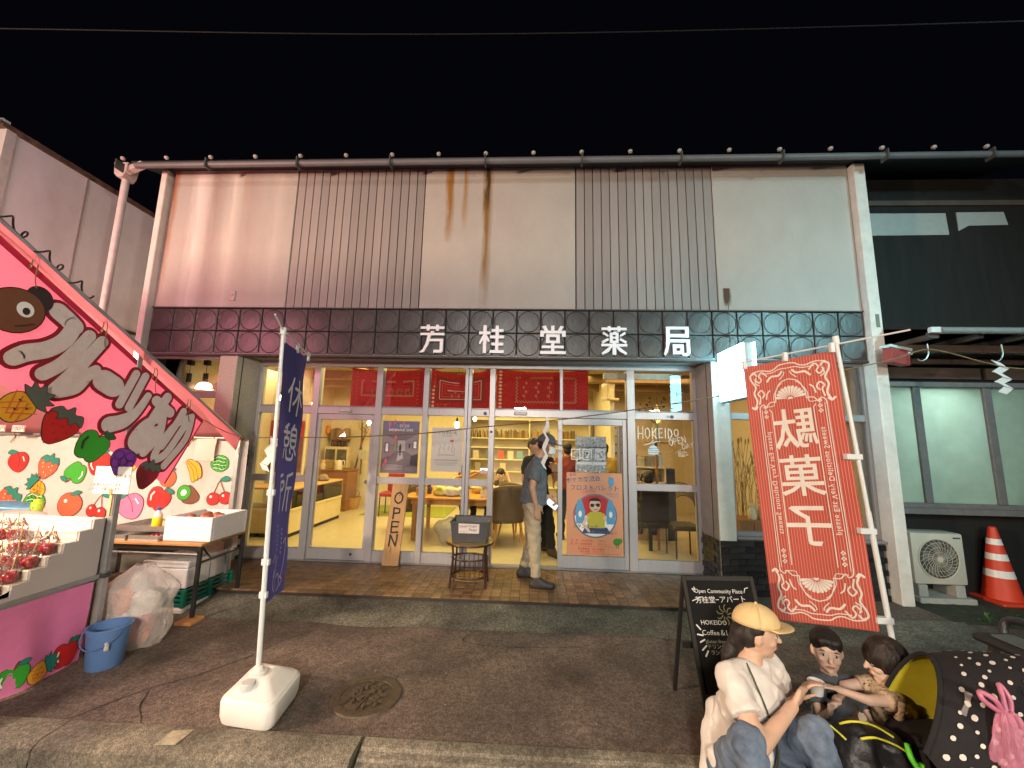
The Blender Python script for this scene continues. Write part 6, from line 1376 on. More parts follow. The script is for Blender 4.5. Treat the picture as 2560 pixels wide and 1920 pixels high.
for f in (0, .5, 1): a = V((2.985, -2.24, 2.345)).lerp(V((2.816, -1.62, 2.335)), f); MB().box(a+V((-.008, -.012, -.02)), a+V((.008, .012, .055)), .002).build('tab', M_pole, bb_)
for z in (1.30, .86, .66): x = 3.058-(z-.16)*.0345; MB().box((x-.03, -2.26, z-.02), (x+.02, -2.235, z+.02), .003).build('tab', M_pole, bb_)
BW = flat('banner_white', (.72, .70, .72))
def cstrokes(cv, ss, cx, cz, w, h, lw): 
    for st_ in ss: cv.stroke([(cx+(x-.5)*w, cz+(y-.5)*h) for x, y in st_], lw, 0, smooth=3, nr=8)
KJ = {'rest': [[(.30, 1.0), (.22, .80), (.02, .55)], [(.20, .70), (.20, 0)], [(.42, .72), (.98, .66)], [(.68, .98), (.70, .5), (.68, -.08)], [(.66, .62), (.52, .38), (.36, .22)], [(.72, .60), (.82, .40), (1.0, .24)]],
      'ease': [[(.36, 1.0), (.12, .88)], [(0, .76), (.46, .76)], [(.25, .92), (.25, .60)], [(.08, .58), (.40, .58), (.38, .38), (.10, .38), (.08, .58)], [(.72, 1.0), (.62, .90)], [(.56, .86), (.92, .86), (.92, .38), (.56, .38), (.56, .86)], [(.58, .70), (.90, .70)], [(.58, .54), (.90, .54)], [(.06, .24), (.04, .02)], [(.24, .24), (.32, 0), (.70, -.02), (.74, .12)], [(.50, .26), (.54, .16)], [(.80, .26), (.95, .12)]],
      'place': [[(.08, .98), (.30, 1.02)], [(.62, .98), (.98, 1.06)], [(.14, .80), (.42, .82), (.40, .62), (.16, .58)], [(.14, .80), (.14, .40), (.02, .0)], [(.62, .94), (.62, .40), (.50, .02)], [(.62, .62), (1.0, .64)], [(.84, .62), (.84, 0)]]}
for k, cx, cz in (('rest', .33, 1.425), ('ease', .31, 1.075), ('place', .33, .70)):
    PBm.mb = MB(); PBm.k = 2; cstrokes(PBm, KJ[k], cx, cz, .27, .25, .024); PBm.build('brush_character', BW, bb_)
for x, t_ in ((.22, .47), (.36, .44)):
    PBm.mb = MB(); PBm.k = 2
    for i in range(6): cz = t_-i*.032; PBm.stroke([(x-.012, cz+.008), (x+.012, cz+.004), (x, cz-.010)], .005, 0)
    PBm.build('small_writing', BW, bb_)['kind'] = 'stuff'
PBm.mb = MB(); PBm.k = 2
for st_ in ([(.42, .34), (.47, .37), (.47, .20), (.44, .10)], [(.10, .24), (.20, .28), (.26, .20), (.22, .12), (.28, .06)], [(.30, .26), (.24, .18), (.14, .14)], [(.16, .19), (.12, .10), (.20, .04)], [(.28, .12), (.36, .14), (.40, .06), (.33, .03)], [(.40, .12), (.46, .09), (.42, .05)]): PBm.stroke(st_, .009, 0, smooth=4)
PBm.build('line_drawing', BW, bb_)['kind'] = 'stuff'
# water filled base
wb_ = thing('banner_base', 'white plastic water filled base holding the blue banner pole', 'banner base', (3.07, -2.25, 0))
M_tank = mat('white_tank', (.70, .69, .67), .38, var=.04, scale=5)
bm_pts = [(-.155, -.20), (.215, -.245), (.165, .16), (-.20, .225)]
def rr(scale, z, n=7, r=.075):
    out = []
    Q = [V((x*scale, y*scale, 0)) for x, y in bm_pts]
    for i in range(4):
        p0, p, p1 = Q[i-1], Q[i], Q[(i+1) % 4]; a = p+(p0-p).normalized()*r*scale; b = p+(p1-p).normalized()*r*scale
        for k in range(n): t = k/(n-1); out.append((a*(1-t)**2+p*2*t*(1-t)+b*t*t)+V((3.085, -2.225, z)))
    return out
rings = [rr(.84, .0), rr(.93, .012), rr(.985, .05), rr(1.0, .118), rr(.975, .134), rr(.91, .142), rr(.895, .147), rr(.86, .149), rr(.80, .155), rr(.45, .196), rr(.26, .208), rr(.22, .206)]
vs = [v for q in rings for v in q]; n = len(rings[0]); fs = [[i*n+j, i*n+(j+1) % n, (i+1)*n+(j+1) % n, (i+1)*n+j] for i in range(len(rings)-1) for j in range(n)]+[list(range(n))[::-1], [(len(rings)-1)*n+j for j in range(n)]]
MB().add(vs, fs).build('tank', M_tank, wb_, smooth=35)
MB().lathe([(.050, .198), (.052, .218), (.030, .224), (.026, .246), (.018, .248)], 20, (3.057, -2.25, 0)).build('pole_socket', M_tank, wb_, smooth=40); MB().lathe([(.040, .15), (.042, .196), (.036, .206), (0, .208)], 20, (3.06, -2.345, 0)).build('filler_cap', mat('tank_cap', (.52, .53, .54), .4), wb_, smooth=40)
# red banner seen from behind
rbn = thing('red_banner', 'tall red striped banner with mirrored white characters on a leaning white pole', 'banner', (6.97, -2.2, 0))
MB().tube([(6.980, -2.2, .05), (6.876, -2.2, 1.28)], .0155, 10).build('pole_lower', M_pole, rbn, smooth=40); MB().tube([(6.877, -2.2, 1.26), (6.782, -2.2, 2.40)], .0125, 10).build('pole_upper', M_pole, rbn, smooth=40); MB().cyl((6.785, -2.2, 2.37), (6.781, -2.2, 2.42), .019, n=12).build('pole_cap', M_pole, rbn)
MB().tube([(6.385, -1.745, 2.325), (6.83, -2.252, 2.37), (7.02, -2.47, 2.39)], .006, 8).build('cross_rod', M_pole, rbn)
tag(MB().lathe([(.0, 0), (.22, 0), (.23, .03), (.20, .09), (.05, .12), (.03, .16), (0, .16)], 28, (6.98, -2.2, 0)).build('banner_base', M_tank, smooth=40), 'white round base of the red banner hidden behind the family', 'banner base')
RB = Patch((6.470, -1.80, .470), (6.872, -2.2, .575), (6.396, -1.753, 2.285), (6.765, -2.2, 2.325), .6, 1.8, .010)
RB.cloth('banner_cloth', mat('red_banner_cloth', (.52, .09, .068), .75, var=.05, scale=3, trans=.28), rbn)
RS = flat('banner_stripe', (.68, .24, .18)); RWh = flat('banner_print_white', (.66, .62, .58))
for i in range(34):
    RB.mb = MB(); RB.k = 1; RB.rect(.012+i*.0175, .004, .0155+i*.0175, 1.796, 0); RB.build('printed_stripe', RS, rbn)
def rput(name, fn):
    RB.mb = MB(); RB.k = 3; fn(RB); return RB.build(name, RWh, rbn)
def rst(name, pts, w, sm=0): return rput(name, lambda c: c.stroke(pts, w, 0, smooth=sm))
for ch, cz in (('駄', 1.275), ('菓', .945), ('子', .615)): rput('mirrored_character', lambda c: c.text(ch, .30, cz, .30, 0, .010, mirror=True, sx=.95))
rput('side_writing', lambda c: c.text('please Eat Very Delicious Sweets', .125, .93, .047, 0, .006, rot=PI/2, mirror=True, spacing=1.12))['kind'] = 'stuff'
rput('side_writing', lambda c: c.text('please Eat Very Delicious Sweets', .475, .93, .047, 0, .006, rot=-PI/2, mirror=True, spacing=1.12))['kind'] = 'stuff'
for cx in (.125, .475):
    for zz in (1.47, 1.435, 1.40, .46, .425, .39): rput('printed_flower', lambda c: [c.ell(cx+.009*math.cos(a), zz+.009*math.sin(a), .006, None, 0, 0, 7) for a in (0, 1.57, 3.14, 4.71)])
def mir(pts): return [(.6-x, y) for x, y in pts]
def flip(pts): return [(x, 1.8-y) for x, y in pts]
base = {'double_line': ([(.085, .35), (.085, 1.45)], .005, 0), 'thin_line': ([(.098, .35), (.098, 1.45)], .004, 0), 'inner_line': ([(.165, .37), (.165, 1.43), (.15, 1.45)], .006, 0)}
for nm, (p, w, sm) in base.items(): rst('printed_'+nm, p, w, sm); rst('printed_'+nm, mir(p), w, sm)
half = [([(.085, 1.44), (.09, 1.475), (.115, 1.49), (.13, 1.47), (.16, 1.50), (.20, 1.50)], .007), ([(.20, 1.50), (.205, 1.56), (.24, 1.63), (.30, 1.655)], .007), ([(.115, 1.475), (.185, 1.475), (.19, 1.54), (.225, 1.605), (.255, 1.63)], .005),
        ([(.055, 1.47), (.075, 1.52), (.06, 1.58), (.075, 1.63), (.05, 1.68), (.045, 1.72), (.075, 1.735), (.09, 1.715)], .012), ([(.035, 1.48), (.055, 1.465), (.07, 1.48)], .014), ([(.09, 1.50), (.10, 1.55), (.085, 1.575), (.11, 1.60), (.13, 1.57), (.115, 1.545)], .010), ([(.14, 1.53), (.15, 1.57), (.17, 1.59)], .009),
        ([(.075, 1.69), (.10, 1.66), (.12, 1.68), (.105, 1.71), (.13, 1.735), (.16, 1.70)], .010), ([(.06, 1.74), (.12, 1.75), (.18, 1.735), (.22, 1.745), (.25, 1.765), (.30, 1.77)], .008), ([(.16, 1.66), (.19, 1.69), (.24, 1.69), (.265, 1.715)], .014), ([(.13, 1.72), (.20, 1.72), (.245, 1.735), (.30, 1.735)], .006), ([(.085, 1.70), (.075, 1.66), (.10, 1.64)], .008), ([(.245, 1.66), (.275, 1.69), (.28, 1.71)], .006)]
for p, w in half:
    for q in (p, mir(p), flip(p), flip(mir(p))): rst('printed_scroll', q, w, 4)
for top in (True, False):
    for i in range(11):
        a = PI*(.06+.88*i/10); r0, r1 = .022, .098; c0_ = (.30, 1.50); pts = [(c0_[0]+r*math.cos(a+da), c0_[1]+.012+r*.95*math.sin(a+da)) for r, da in ((r0, -.05), (r1*.85, -.125), (r1*.97, -.09), (r1, 0), (r1*.97, .09), (r1*.85, .125), (r0, .05))]
        rput('printed_petal', lambda c: c.poly(pts if top else flip(pts), 0))
    pts = [(.30+.018*math.cos(PI*k/8), 1.508+.016*math.sin(PI*k/8)) for k in range(9)]; rput('printed_petal', lambda c: c.poly(pts if top else flip(pts), 0))
for i, z in enumerate((1.62, 1.16, .64)): x = 6.980-(z-.05)*.0843; MB().box((x-.075, -2.215, z-.018), (x+.022, -2.175, z+.018), .003).build('tab', M_pole, rbn)
for f in (.02, .5, .98): a = V((6.396, -1.753, 2.285)).lerp(V((6.765, -2.2, 2.325)), f); MB().box(a+V((-.014, -.014, -.015)), a+V((.014, .014, .052)), .003).build('tab', M_pole, rbn)
# lit sign box on the right column
sg = thing('sign_box', 'glowing white square sign box projecting from the right column', 'sign', (7.05, -.3, 2.18))
M_lit = emis('lit_panel', (.40, .88, 1.0), 17); M_hs = mat('sign_housing', (.30, .32, .33), .4, metal=.3)
MB().box((7.012, -.64, 2.185), (7.10, -.03, 2.80), .02, 2).build('housing', M_hs, sg)
MB().box((6.996, -.625, 2.20), (7.011, -.045, 2.785), .006, 2).build('light_panel', M_lit, sg); MB().box((7.101, -.66, 2.20), (7.116, -.045, 2.785), .006, 2).build('light_panel', M_lit, sg)
for z in (2.30, 2.68): MB().box((7.03, -.031, z), (7.08, .0, z+.04)).build('bracket', M_hs, sg)
cv = Canvas((6.9955, 0, 0), (0, -1, 0), (0, 0, 1), (-1, 0, 0), .0006); cx, cz = .33, 2.46
for k in range(6): a = k*PI/3; cv.ell(cx+.022*math.cos(a), cz+.022*math.sin(a), .017, .009, a, 0, 8)
for k in range(5): cv.ell(cx-.06+k*.03, cz-.11-.01*(k % 2), .004, None, 0, 1, 6)
cv.stroke([(cx-.11, cz-.16), (cx-.11, cz+.09), (cx, cz+.21), (cx+.11, cz+.09), (cx+.11, cz-.16)], .004, 2); cv.build('logo_mark', [flat('logo_olive', (.26, .24, .03)), flat('logo_grey', (.35, .36, .36)), emis('logo_line', (.6, .85, .95), .9)], sg)
# festival rope and paper streamers
rp = tag(MB().tube(smooth3([(1.49, -.48, 1.655), (2.0, -.45, 1.668), (2.65, -.45, 1.684), (3.546, -.45, 1.747), (4.174, -.45, 1.826), (4.908, -.45, 1.907), (5.767, -.45, 2.034), (6.771, -.45, 2.211), (7.402, -.45, 2.358), (8.369, -.70, 2.574), (8.682, -.70, 2.677), (8.843, -.7, 2.709), (9.065, -.7, 2.666), (9.39, -.7, 2.572), (9.734, -.7, 2.516), (10.6, -.75, 2.50)], 6), .0065, 6).build('straw_rope', M_rope, smooth=60), 'thin straw festival rope strung across the shop front', 'rope')
M_shi = mat('shide_paper', (.80, .80, .80), .8, var=.02, trans=.3)
def shide(lab, x, y, z, w, pts, grp='zigzag paper streamers on the rope'):
    """a folded paper ribbon: centre points relative to its knot, zigzagging downwards"""
    t = thing('paper_streamer', lab, 'paper streamer', (x, y, z), grp)
    for k in range(len(pts)-1):
        a, b = V((x+pts[k][0], y-.004*k, z+pts[k][1])), V((x+pts[k+1][0], y-.004*k-.012*(-1)**k, z+pts[k+1][1])); h = V((w/2, 0, 0)); q = V((0, 0, .012))
        MB().face([a-h+q, a+h-q, b+h-q, b-h+q]).build('paper_fold', M_shi, t, fix=False, thick=.0008)
shide('white zigzag paper streamer hanging before the walking man', 4.915, -.45, 1.905, .036, ((.008, .045), (.012, -.05), (-.028, -.12), (.012, -.19), (-.030, -.30), (.002, -.37), (-.04, -.46), (-.012, -.51)))
shide('white zigzag paper streamer at the far right by the lit window', 9.50, -.69, 2.585, .085, ((-.02, .01), (.05, -.06), (-.02, -.11), (.055, -.17), (-.02, -.215), (.045, -.265), (-.01, -.32)))
shide('white zigzag paper streamer behind the blue banner pole', 1.80, -.46, 1.645, .085, ((.03, .02), (.045, -.06), (-.02, -.13), (.03, -.20), (-.05, -.28), (.0, -.35)))
# chalkboard
cbd = thing('chalkboard', 'black folding chalkboard with chalk writing behind the woman in the cap', 'chalkboard', (6.05, -1.95, 0))
M_bf = mat('black_board_frame', (.006, .005, .005), .6); M_bd = mat('chalk_black', (.005, .005, .006), .7, var=.5, scale=5, spec=.2)
tl, tr, bl_, br_ = V((5.795, -1.925, .775)), V((6.275, -1.925, .785)), V((5.86, -2.06, 0)), V((6.34, -2.06, 0))
up = (tl-bl_).normalized(); rt = (tr-tl).normalized(); nb = rt.cross(up).normalized()
M4 = Matrix((rt, up, nb)).transposed().to_4x4(); M4.translation = bl_
Hh = (tl-bl_).length; Ww = .48
MB().box((.025, .10, -.008), (Ww-.025, Hh-.03, .006), mx=M4).build('board', M_bd, cbd)
for a, b in (((0, 0, -.012), (.025, Hh, .012)), ((Ww-.025, 0, -.012), (Ww, Hh, .012)), ((.025, Hh-.03, -.012), (Ww-.025, Hh, .012)), ((.025, .075, -.012), (Ww-.025, .10, .012))): MB().box(a, b, .002, mx=M4).build('frame_bar', M_bf, cbd)
for x in (.0, Ww-.03): MB().bar(M4 @ V((x+.015, Hh-.02, -.016)), V((5.755 if x == 0 else 6.235, -1.835, .0)), .024, .022, .002, up=(0, 1, 0)).build('rear_leg', M_bf, cbd)
MB().box((5.80, -1.90, .30), (6.24, -1.888, .34)).build('rear_bar', M_bf, cbd)
MB().box((5.93, -1.9, .0), (5.95, -1.88, .02)).build('foot_cap', M_bf, cbd)
def bcv(): return Canvas(bl_+nb*.0062, rt, up, nb, .0006)
M_ck = flat('chalk_white', (.62, .62, .60)); M_cg = flat('chalk_grey', (.28, .28, .24)); M_cy = flat('chalk_olive', (.16, .15, .06))
c = bcv(); c.text('Open Community Place', .23, Hh-.095, .036, 0, .002, sx=.92); c.stroke([(.07, Hh-.10), (.055, Hh-.08), (.075, Hh-.085), (.07, Hh-.07)], .005, 0); c.stroke([(.40, Hh-.10), (.41, Hh-.075), (.43, Hh-.07)], .005, 0); c.build('chalk_heading', M_ck, cbd)
c = bcv(); c.text('芳桂堂−アパート', .235, Hh-.148, .045, 0, .001, rot=.03); c.stroke([(.045, Hh-.155), (.11, Hh-.13)], .005, 0); c.build('chalk_line', M_ck, cbd)
c = bcv(); c.text('HOKEIDO', .16, Hh-.285, .038, 0, .002); c.build('chalk_line', M_ck, cbd)
c = bcv(); c.text('Coffee＆Lunch', .20, Hh-.345, .042, 0, .001); c.build('chalk_line', M_ck, cbd)
for i, (t_, z) in enumerate((('gluten free', .395), ('ドリンク', .425), ('ランチ', .46))): c = bcv(); c.text(t_, .15, Hh-z, .03, 0, 0); c.build('chalk_line', M_cg, cbd)
c = bcv()
for k in range(9): a = k*2*PI/9; c.stroke([(.245+.018*math.cos(a), Hh-.235+.018*math.sin(a)), (.245+.042*math.cos(a+.2), Hh-.235+.045*math.sin(a+.2)), (.245+.055*math.cos(a), Hh-.235+.06*math.sin(a))], .007, 0, smooth=3)
c.build('chalk_sun', M_cy, cbd)
for i, (a, b) in enumerate((((.045, .30), (.065, .325)), ((.04, .355), (.075, .36)), ((.05, .40), (.08, .385)), ((.055, .445), (.085, .42)), ((.07, .48), (.09, .45)))): c = bcv(); c.stroke([(a[0], Hh-a[1]), (b[0], Hh-b[1])], .009, 0); c.build('chalk_mark', M_ck, cbd)
# ---- neighbouring house on the right
nh = thing('dark_house', 'dark timber house with lit frosted windows right of the shop', 'house', (10.2, .4, 0))
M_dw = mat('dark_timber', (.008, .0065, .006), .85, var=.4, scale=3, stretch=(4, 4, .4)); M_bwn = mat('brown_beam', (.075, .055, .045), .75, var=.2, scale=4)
def N_(nm, a, b, m, bev=0): return MB().box(a, b, bev).build(nm, m, nh)
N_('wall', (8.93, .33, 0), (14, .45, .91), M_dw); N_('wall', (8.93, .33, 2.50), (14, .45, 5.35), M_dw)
N_('roof_edge', (8.95, -.60, 2.86), (9.05, -.57, 2.92), M_bwn)
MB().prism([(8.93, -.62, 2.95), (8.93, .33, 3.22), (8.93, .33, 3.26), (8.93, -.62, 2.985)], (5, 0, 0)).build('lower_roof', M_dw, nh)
MB().tube([(9.03, -.64, 2.93), (14, -.64, 2.95)], .035, 10).build('eave_gutter', mat('old_gutter', (.20, .20, .20), .5), nh, smooth=40); N_('gutter_end_piece', (8.93, -.655, 2.905), (9.04, -.61, 2.965), mat('pale_flashing', (.55, .56, .58), .5), .004)
N_('eave_beam', (8.93, -.30, 2.78), (14, -.22, 2.86), M_bwn); N_('eave_beam', (8.93, .10, 2.73), (14, .16, 2.80), M_bwn)
for i in range(6): N_('rafter', (9.05+i*.45, -.56, 2.875), (9.10+i*.45, .32, 2.93), M_bwn)
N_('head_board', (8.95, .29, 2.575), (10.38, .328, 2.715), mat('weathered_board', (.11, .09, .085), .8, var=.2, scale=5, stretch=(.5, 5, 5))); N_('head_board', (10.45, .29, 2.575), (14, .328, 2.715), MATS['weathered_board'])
M_fr = mat('grey_sash', (.19, .18, .185), .45, metal=.2)
N_('window_head', (8.93, .26, 2.47), (14, .327, 2.53), M_fr, .003); N_('window_sill', (8.93, .20, .93), (14, .34, 1.0), M_fr, .004); N_('sill_lip', (8.93, .24, 1.0), (14, .325, 1.05), M_fr, .003)
M_frost = mat('frosted_pane', (.56, .64, .59), .30, var=.10, scale=2.2, trans=.75, bump=.15, bscale=60)
for a, b in ((8.95, 9.535), (9.625, 10.375), (10.475, 11.25), (11.33, 12.1)): N_('frosted_glass', (a, .315, 1.05), (b, .321, 2.47), M_frost)
for a, b, y in ((9.537, 9.623, .285), (10.377, 10.473, .285), (11.252, 11.328, .285)): N_('sash_bar', (a, y, 1.052), (b, .328, 2.468), M_fr, .003)
N_('sash_bar', (9.538, .30, 1.053), (9.56, .325, 2.467), M_bwn)
N_('room_back', (8.93, 1.7, .6), (12.4, 1.75, 2.7), mat('room_wall', (.7, .72, .66), .8)); N_('room_floor', (8.93, .46, .88), (12.4, 1.7, .91), MATS['room_wall']); N_('room_ceiling', (8.93, .46, 2.505), (12.4, 1.7, 2.53), MATS['room_wall']); N_('room_side', (8.94, .46, .92), (8.96, 1.69, 2.50), MATS['room_wall'])
N_('room_side', (12.1, .33, .92), (12.4, 1.69, 2.50), MATS['room_wall'])
crump(10.72, .50, 1.10, .14, .05, .12, 5, .2).build('shadowy_pot', mat('shadow_pot', (.06, .07, .05), .8), nh, smooth=60)
for pts in ([(8.95, .32, 4.52), (10.285, .32, 4.535), (10.275, .32, 4.845), (8.95, .32, 4.845)], [(10.415, .32, 4.59), (10.55, .32, 4.665), (11.05, .32, 4.675), (11.02, .32, 4.86), (10.415, .32, 4.856)]):
    MB().prism(pts, (0, .012, 0)).build('plaster_patch', mat('pale_plaster', (.34, .37, .365), .85, var=.05), nh)
N_('upper_rail', (8.95, .30, 4.95), (14, .328, 5.02), M_bwn)
rbx = thing('red_bracket_lamp', 'small red box with a pale top edge fixed beside the right pilaster', 'bracket lamp', (8.85, -.3, 2.63)); R_r = Matrix.Translation((8.86, -.3, 2.72)) @ Matrix.Rotation(.10, 4, 'Y') @ Matrix.Rotation(.25, 4, 'Z')
MB().box((-.13, -.05, -.09), (.13, .05, .075), .004, mx=R_r).build('box', mat('faded_red', (.30, .045, .04), .6, var=.1), rbx); MB().box((-.16, -.06, .076), (.15, .06, .11), .004, mx=R_r).build('top_edge', mat('pale_cyan', (.50, .62, .62), .5), rbx); MB().ell((.13, -.03, .05), (.05, .03, .018), 10, 6, mx=R_r).build('lamp_end', MATS['pale_cyan'], rbx, smooth=60)
for x in (9.02, 9.78): tag(MB().tube(smooth3([(x, -.5, 2.82), (x, -.5, 2.72), (x-.03, -.5, 2.66), (x-.08, -.5, 2.63), (x-.12, -.5, 2.65)]), .007, 6).build('eave_hook', mat('hook_metal', (.30, .32, .30), .4, metal=.5), smooth=60), 'curved metal hook hanging under the eave %s' % ('beside the red box' if x < 9.5 else 'above the zigzag streamer'), 'hook')
# air conditioner
ac = thing('air_conditioner', 'cream outdoor air conditioner unit on feet beside the right pilaster', 'air conditioner', (9.39, .17, .05))
M_ac = mat('cream_metal', (.52, .50, .43), .45, var=.03); AX0, AX1, AZ0, AZ1 = 9.09, 9.66, .19, .745
MB().box((AX0, .05, AZ0), (AX1, .30, AZ1), .02, 2).build('casing', M_ac, ac, smooth=40)
c_ = V((9.37, .047, .465))
MB().lathe([(.21, 0), (.215, .006), (.225, .006), (.228, 0)], 40, mx=Matrix.Translation(c_) @ Matrix.Rotation(PI/2, 4, 'X')).build('fan_ring', M_ac, ac, smooth=40); MB().lathe([(0, 0), (.208, 0), (.208, .002), (0, .002)], 36, mx=Matrix.Translation(c_+V((0, -.0005, 0))) @ Matrix.Rotation(PI/2, 4, 'X')).build('fan_opening', mat('fan_dark', (.06, .06, .055), .6), ac)
for k in range(5):
    a = k*2*PI/5; MB().prism([c_+V((r*math.cos(a+d), -.004, r*math.sin(a+d))) for r, d in ((.04, 0), (.19, .1), (.195, .75), (.04, .9))], (0, -.003, 0)).build('fan_blade', mat('fan_blade', (.16, .16, .15), .5), ac)
for k in range(26):
    a = k*2*PI/26; MB().tube([c_+V((r*math.cos(a+r*4), -.012, r*math.sin(a+r*4))) for r in (.03, .09, .15, .21)], .0022, 4).build('grille_wire', M_ac, ac)
for r in (.08, .13, .18): MB().tube([c_+V((r*math.cos(k*PI/16), -.013, r*math.sin(k*PI/16))) for k in range(32)], .002, 4, closed=True).build('grille_ring', M_ac, ac)
MB().cyl(c_+V((0, -.004, 0)), c_+V((0, -.018, 0)), .03, n=18).build('fan_hub', M_ac, ac); MB().box((9.55, .046, .69), (9.63, .0495, .705)).build('name_plate', mat('plate_blue', (.05, .06, .12), .4), ac)
for x in (9.16, 9.56): MB().box((x-.05, .04, .06), (x+.05, .32, .188), .006).build('foot_block', mat('grey_block', (.36, .36, .34), .8), ac)
MB().box((9.08, .0, 0), (9.68, .36, .06), .006).build('base_slab', MATS['grey_block'], ac)
# cone
cn = thing('traffic_cone', 'red traffic cone with white reflective bands beside the dark house', 'traffic cone', (10.15, .2, 0))
M_cr_ = mat('cone_red', (.62, .05, .02), .5, var=.05); M_cw = mat('cone_white', (.74, .74, .74), .35)
MB().box((9.92, -.03, 0), (10.38, .43, .035), .02, 2).build('base_plate', M_cr_, cn)
hs = [(0, .035), (.28, .035)]; cr_ = lambda f: .17-.135*f
pcs = [(0, .30, M_cr_), (.30, .40, M_cw), (.40, .54, M_cr_), (.54, .63, M_cw), (.63, .755, M_cr_), (.755, .84, M_cw), (.84, 1.0, M_cr_)]
for a, b, m in pcs: MB().lathe([(cr_(a)+.001*(m is M_cw), .036+.77*a), (cr_(b)+.001*(m is M_cw), .036+.77*b)]+([(cr_(1)*.6, .036+.78)] if b == 1 else []), 28, (10.15, .2, 0)).build('cone_band' if m is M_cw else 'cone_body', m, cn, smooth=40)
# moss, weeds
tag(MB().grid(lambda u, v: (8.95+u*4, -.55+v*.9+.06*noise.noise(V((u*12, v*4, 0))), .004+.012*abs(noise.noise(V((u*30, v*14, 2))))), 60, 14).build('moss', mat('moss_soil', (.03, .036, .018), .95, var=.5, scale=14, bump=.8, bscale=60), smooth=60), kind='stuff')
M_weed = mat('weed_leaf', (.07, .14, .03), .6, var=.3)
def weed(x, y, n, s, lab):
    t = thing('weed', lab, 'weed', (x, y, 0), 'weeds by the dark house')
    for i in range(n):
        a = random.uniform(0, 6.28); r = random.uniform(.4, 1)*s; d = V((math.cos(a), math.sin(a), 0)); p = V((-d.y, d.x, 0)); b = V((x, y, .004)); z = V((0, 0, s*.7*random.random()+.01))
        MB().face([b, b+d*r*.5+p*.012+z, b+d*r+z*.6, b+d*r*.5-p*.012+z]).build('leaf', M_weed, t, fix=False)
weed(9.30, -.42, 16, .10, 'larger green weed growing by the air conditioner feet'); weed(9.52, -.50, 14, .09, 'second green weed right of the larger one'); weed(9.72, -.36, 9, .06, 'small weed in the moss before the cone')
# neighbouring house on the left
lh = thing('pale_house', 'pale sheet clad building wall rising behind the pink stall', 'house', (-4, 2, 0))
M_lw = streaks(mat('pale_cladding', (.78, .79, .84), .7, var=.10, scale=2, bump=.1, bscale=20, stretch=(1, 1, .5)), [(-1.9, .0001, 5, 4, (.3, .3, .3), .0)])
def Lb(nm, a, b, m, bev=0): return MB().box(a, b, bev).build(nm, m, lh)
for k, (ya, yb) in enumerate(((-.60, .245), (.255, 1.40), (1.41, 2.6), (2.61, 4.0), (4.01, 6.5))): Lb('wall_panel', (-2.0, ya, 0), (-1.9, yb, 5.42), M_lw)
for y in (.25, 1.405, 2.605): Lb('panel_joint', (-1.93, y-.012, 0), (-1.888, y+.012, 5.42), mat('joint_strip', (.40, .38, .38), .6))
Lb('wall_panel', (-9, -.68, 0), (-2.0, -.60, 5.6), M_lw); Lb('corner_trim', (-2.0, -.70, 0), (-1.88, -.60, 5.44), mat('corner_trim', (.62, .66, .64), .5))
M_rst = mat('rusty_flashing', (.15, .105, .075), .8, var=.5, scale=9)
Lb('eave_flashing', (-2.3, -.75, 5.425), (-1.87, 6.6, 5.46), M_rst); MB().prism([(-9, -.78, 8.0), (-1.87, -.78, 5.462), (-1.87, -.78, 5.49), (-9, -.78, 8.06)], (0, 7.5, 0)).build('roof', M_rst, lh)
Lb('ledge', (-1.9, -.58, 3.30), (-1.84, 6.4, 3.34), MATS['fascia']); Lb('lower_opening', (-1.905, .9, 1.8), (-1.895, 2.4, 3.2), MATS['dark_gap'])
# overhead wires
for y, z0, z1, r in ((-2.0, 5.36, 5.02, .0045), (-2.35, 5.62, 5.34, .003)): tag(MB().tube(smooth3([(-9, y, z0+.25), (-1, y, z0-.04), (4.7, y, (z0+z1)/2-.10), (12, y, z1+.1)], 8), r, 6).build('overhead_wire', mat('wire_grey', (.003, .003, .004), .9)), '%s overhead cable crossing the night sky above the shop' % ('lower thicker' if r > .004 else 'upper thinner'), 'cable', 'overhead cables')
# ================================================================== people
def blob(prims, vox, it=3, fac=.5):
    """one continuous surface grown round tapered capsules ('c'), flat ended cones ('k') and ellipsoids ('e')"""
    mb = MB()
    for p in prims:
        if p[0] == 'e': mb.ell(p[1], p[2], 20, 14, rot=p[3] if len(p) > 3 else None)
        else:
            a, b, r0, r1 = V(p[1]), V(p[2]), p[3], p[4]
            mb.tube([a, b], [r0, r1], 18)
            if p[0] == 'c': mb.ell(a, r0, 18, 12); mb.ell(b, r1, 18, 12)
            if p[0] == 'k': mb.ell(a, r0, 18, 12)
    o = mb.build('tmp', MATS['wall_core'], org=(0, 0, 0), fix=True)
    md = o.modifiers.new('r', 'REMESH'); md.mode = 'VOXEL'; md.voxel_size = vox; md.adaptivity = 0
    sm = o.modifiers.new('s', 'SMOOTH'); sm.factor = fac; sm.iterations = it
    bpy.context.view_layer.update()
    me = bpy.data.meshes.new_from_object(o.evaluated_get(bpy.context.evaluated_depsgraph_get()))
    vs = [v.co.copy() for v in me.vertices]; fs = [list(q.vertices) for q in me.polygons]
    m0 = o.data; bpy.data.objects.remove(o); bpy.data.meshes.remove(m0); bpy.data.meshes.remove(me)
    return vs, fs
def grow(name, prims, vox, m, par, it=3, disp=None):
    vs, fs = blob(prims, vox, it)
    if disp: vs = [disp(v) for v in vs]
    mb = MB(); mb.add(vs, fs); return mb.build(name, m, par, smooth=180, fix=False)
def ax3(f, up=V((0, 0, 1))):
    f = V(f).normalized(); s = f.cross(up).normalized(); u = s.cross(f).normalized(); return s, f, u      # right hand side, forward, up
def rotm(s, f, u): return Matrix((s, f, u)).transposed()
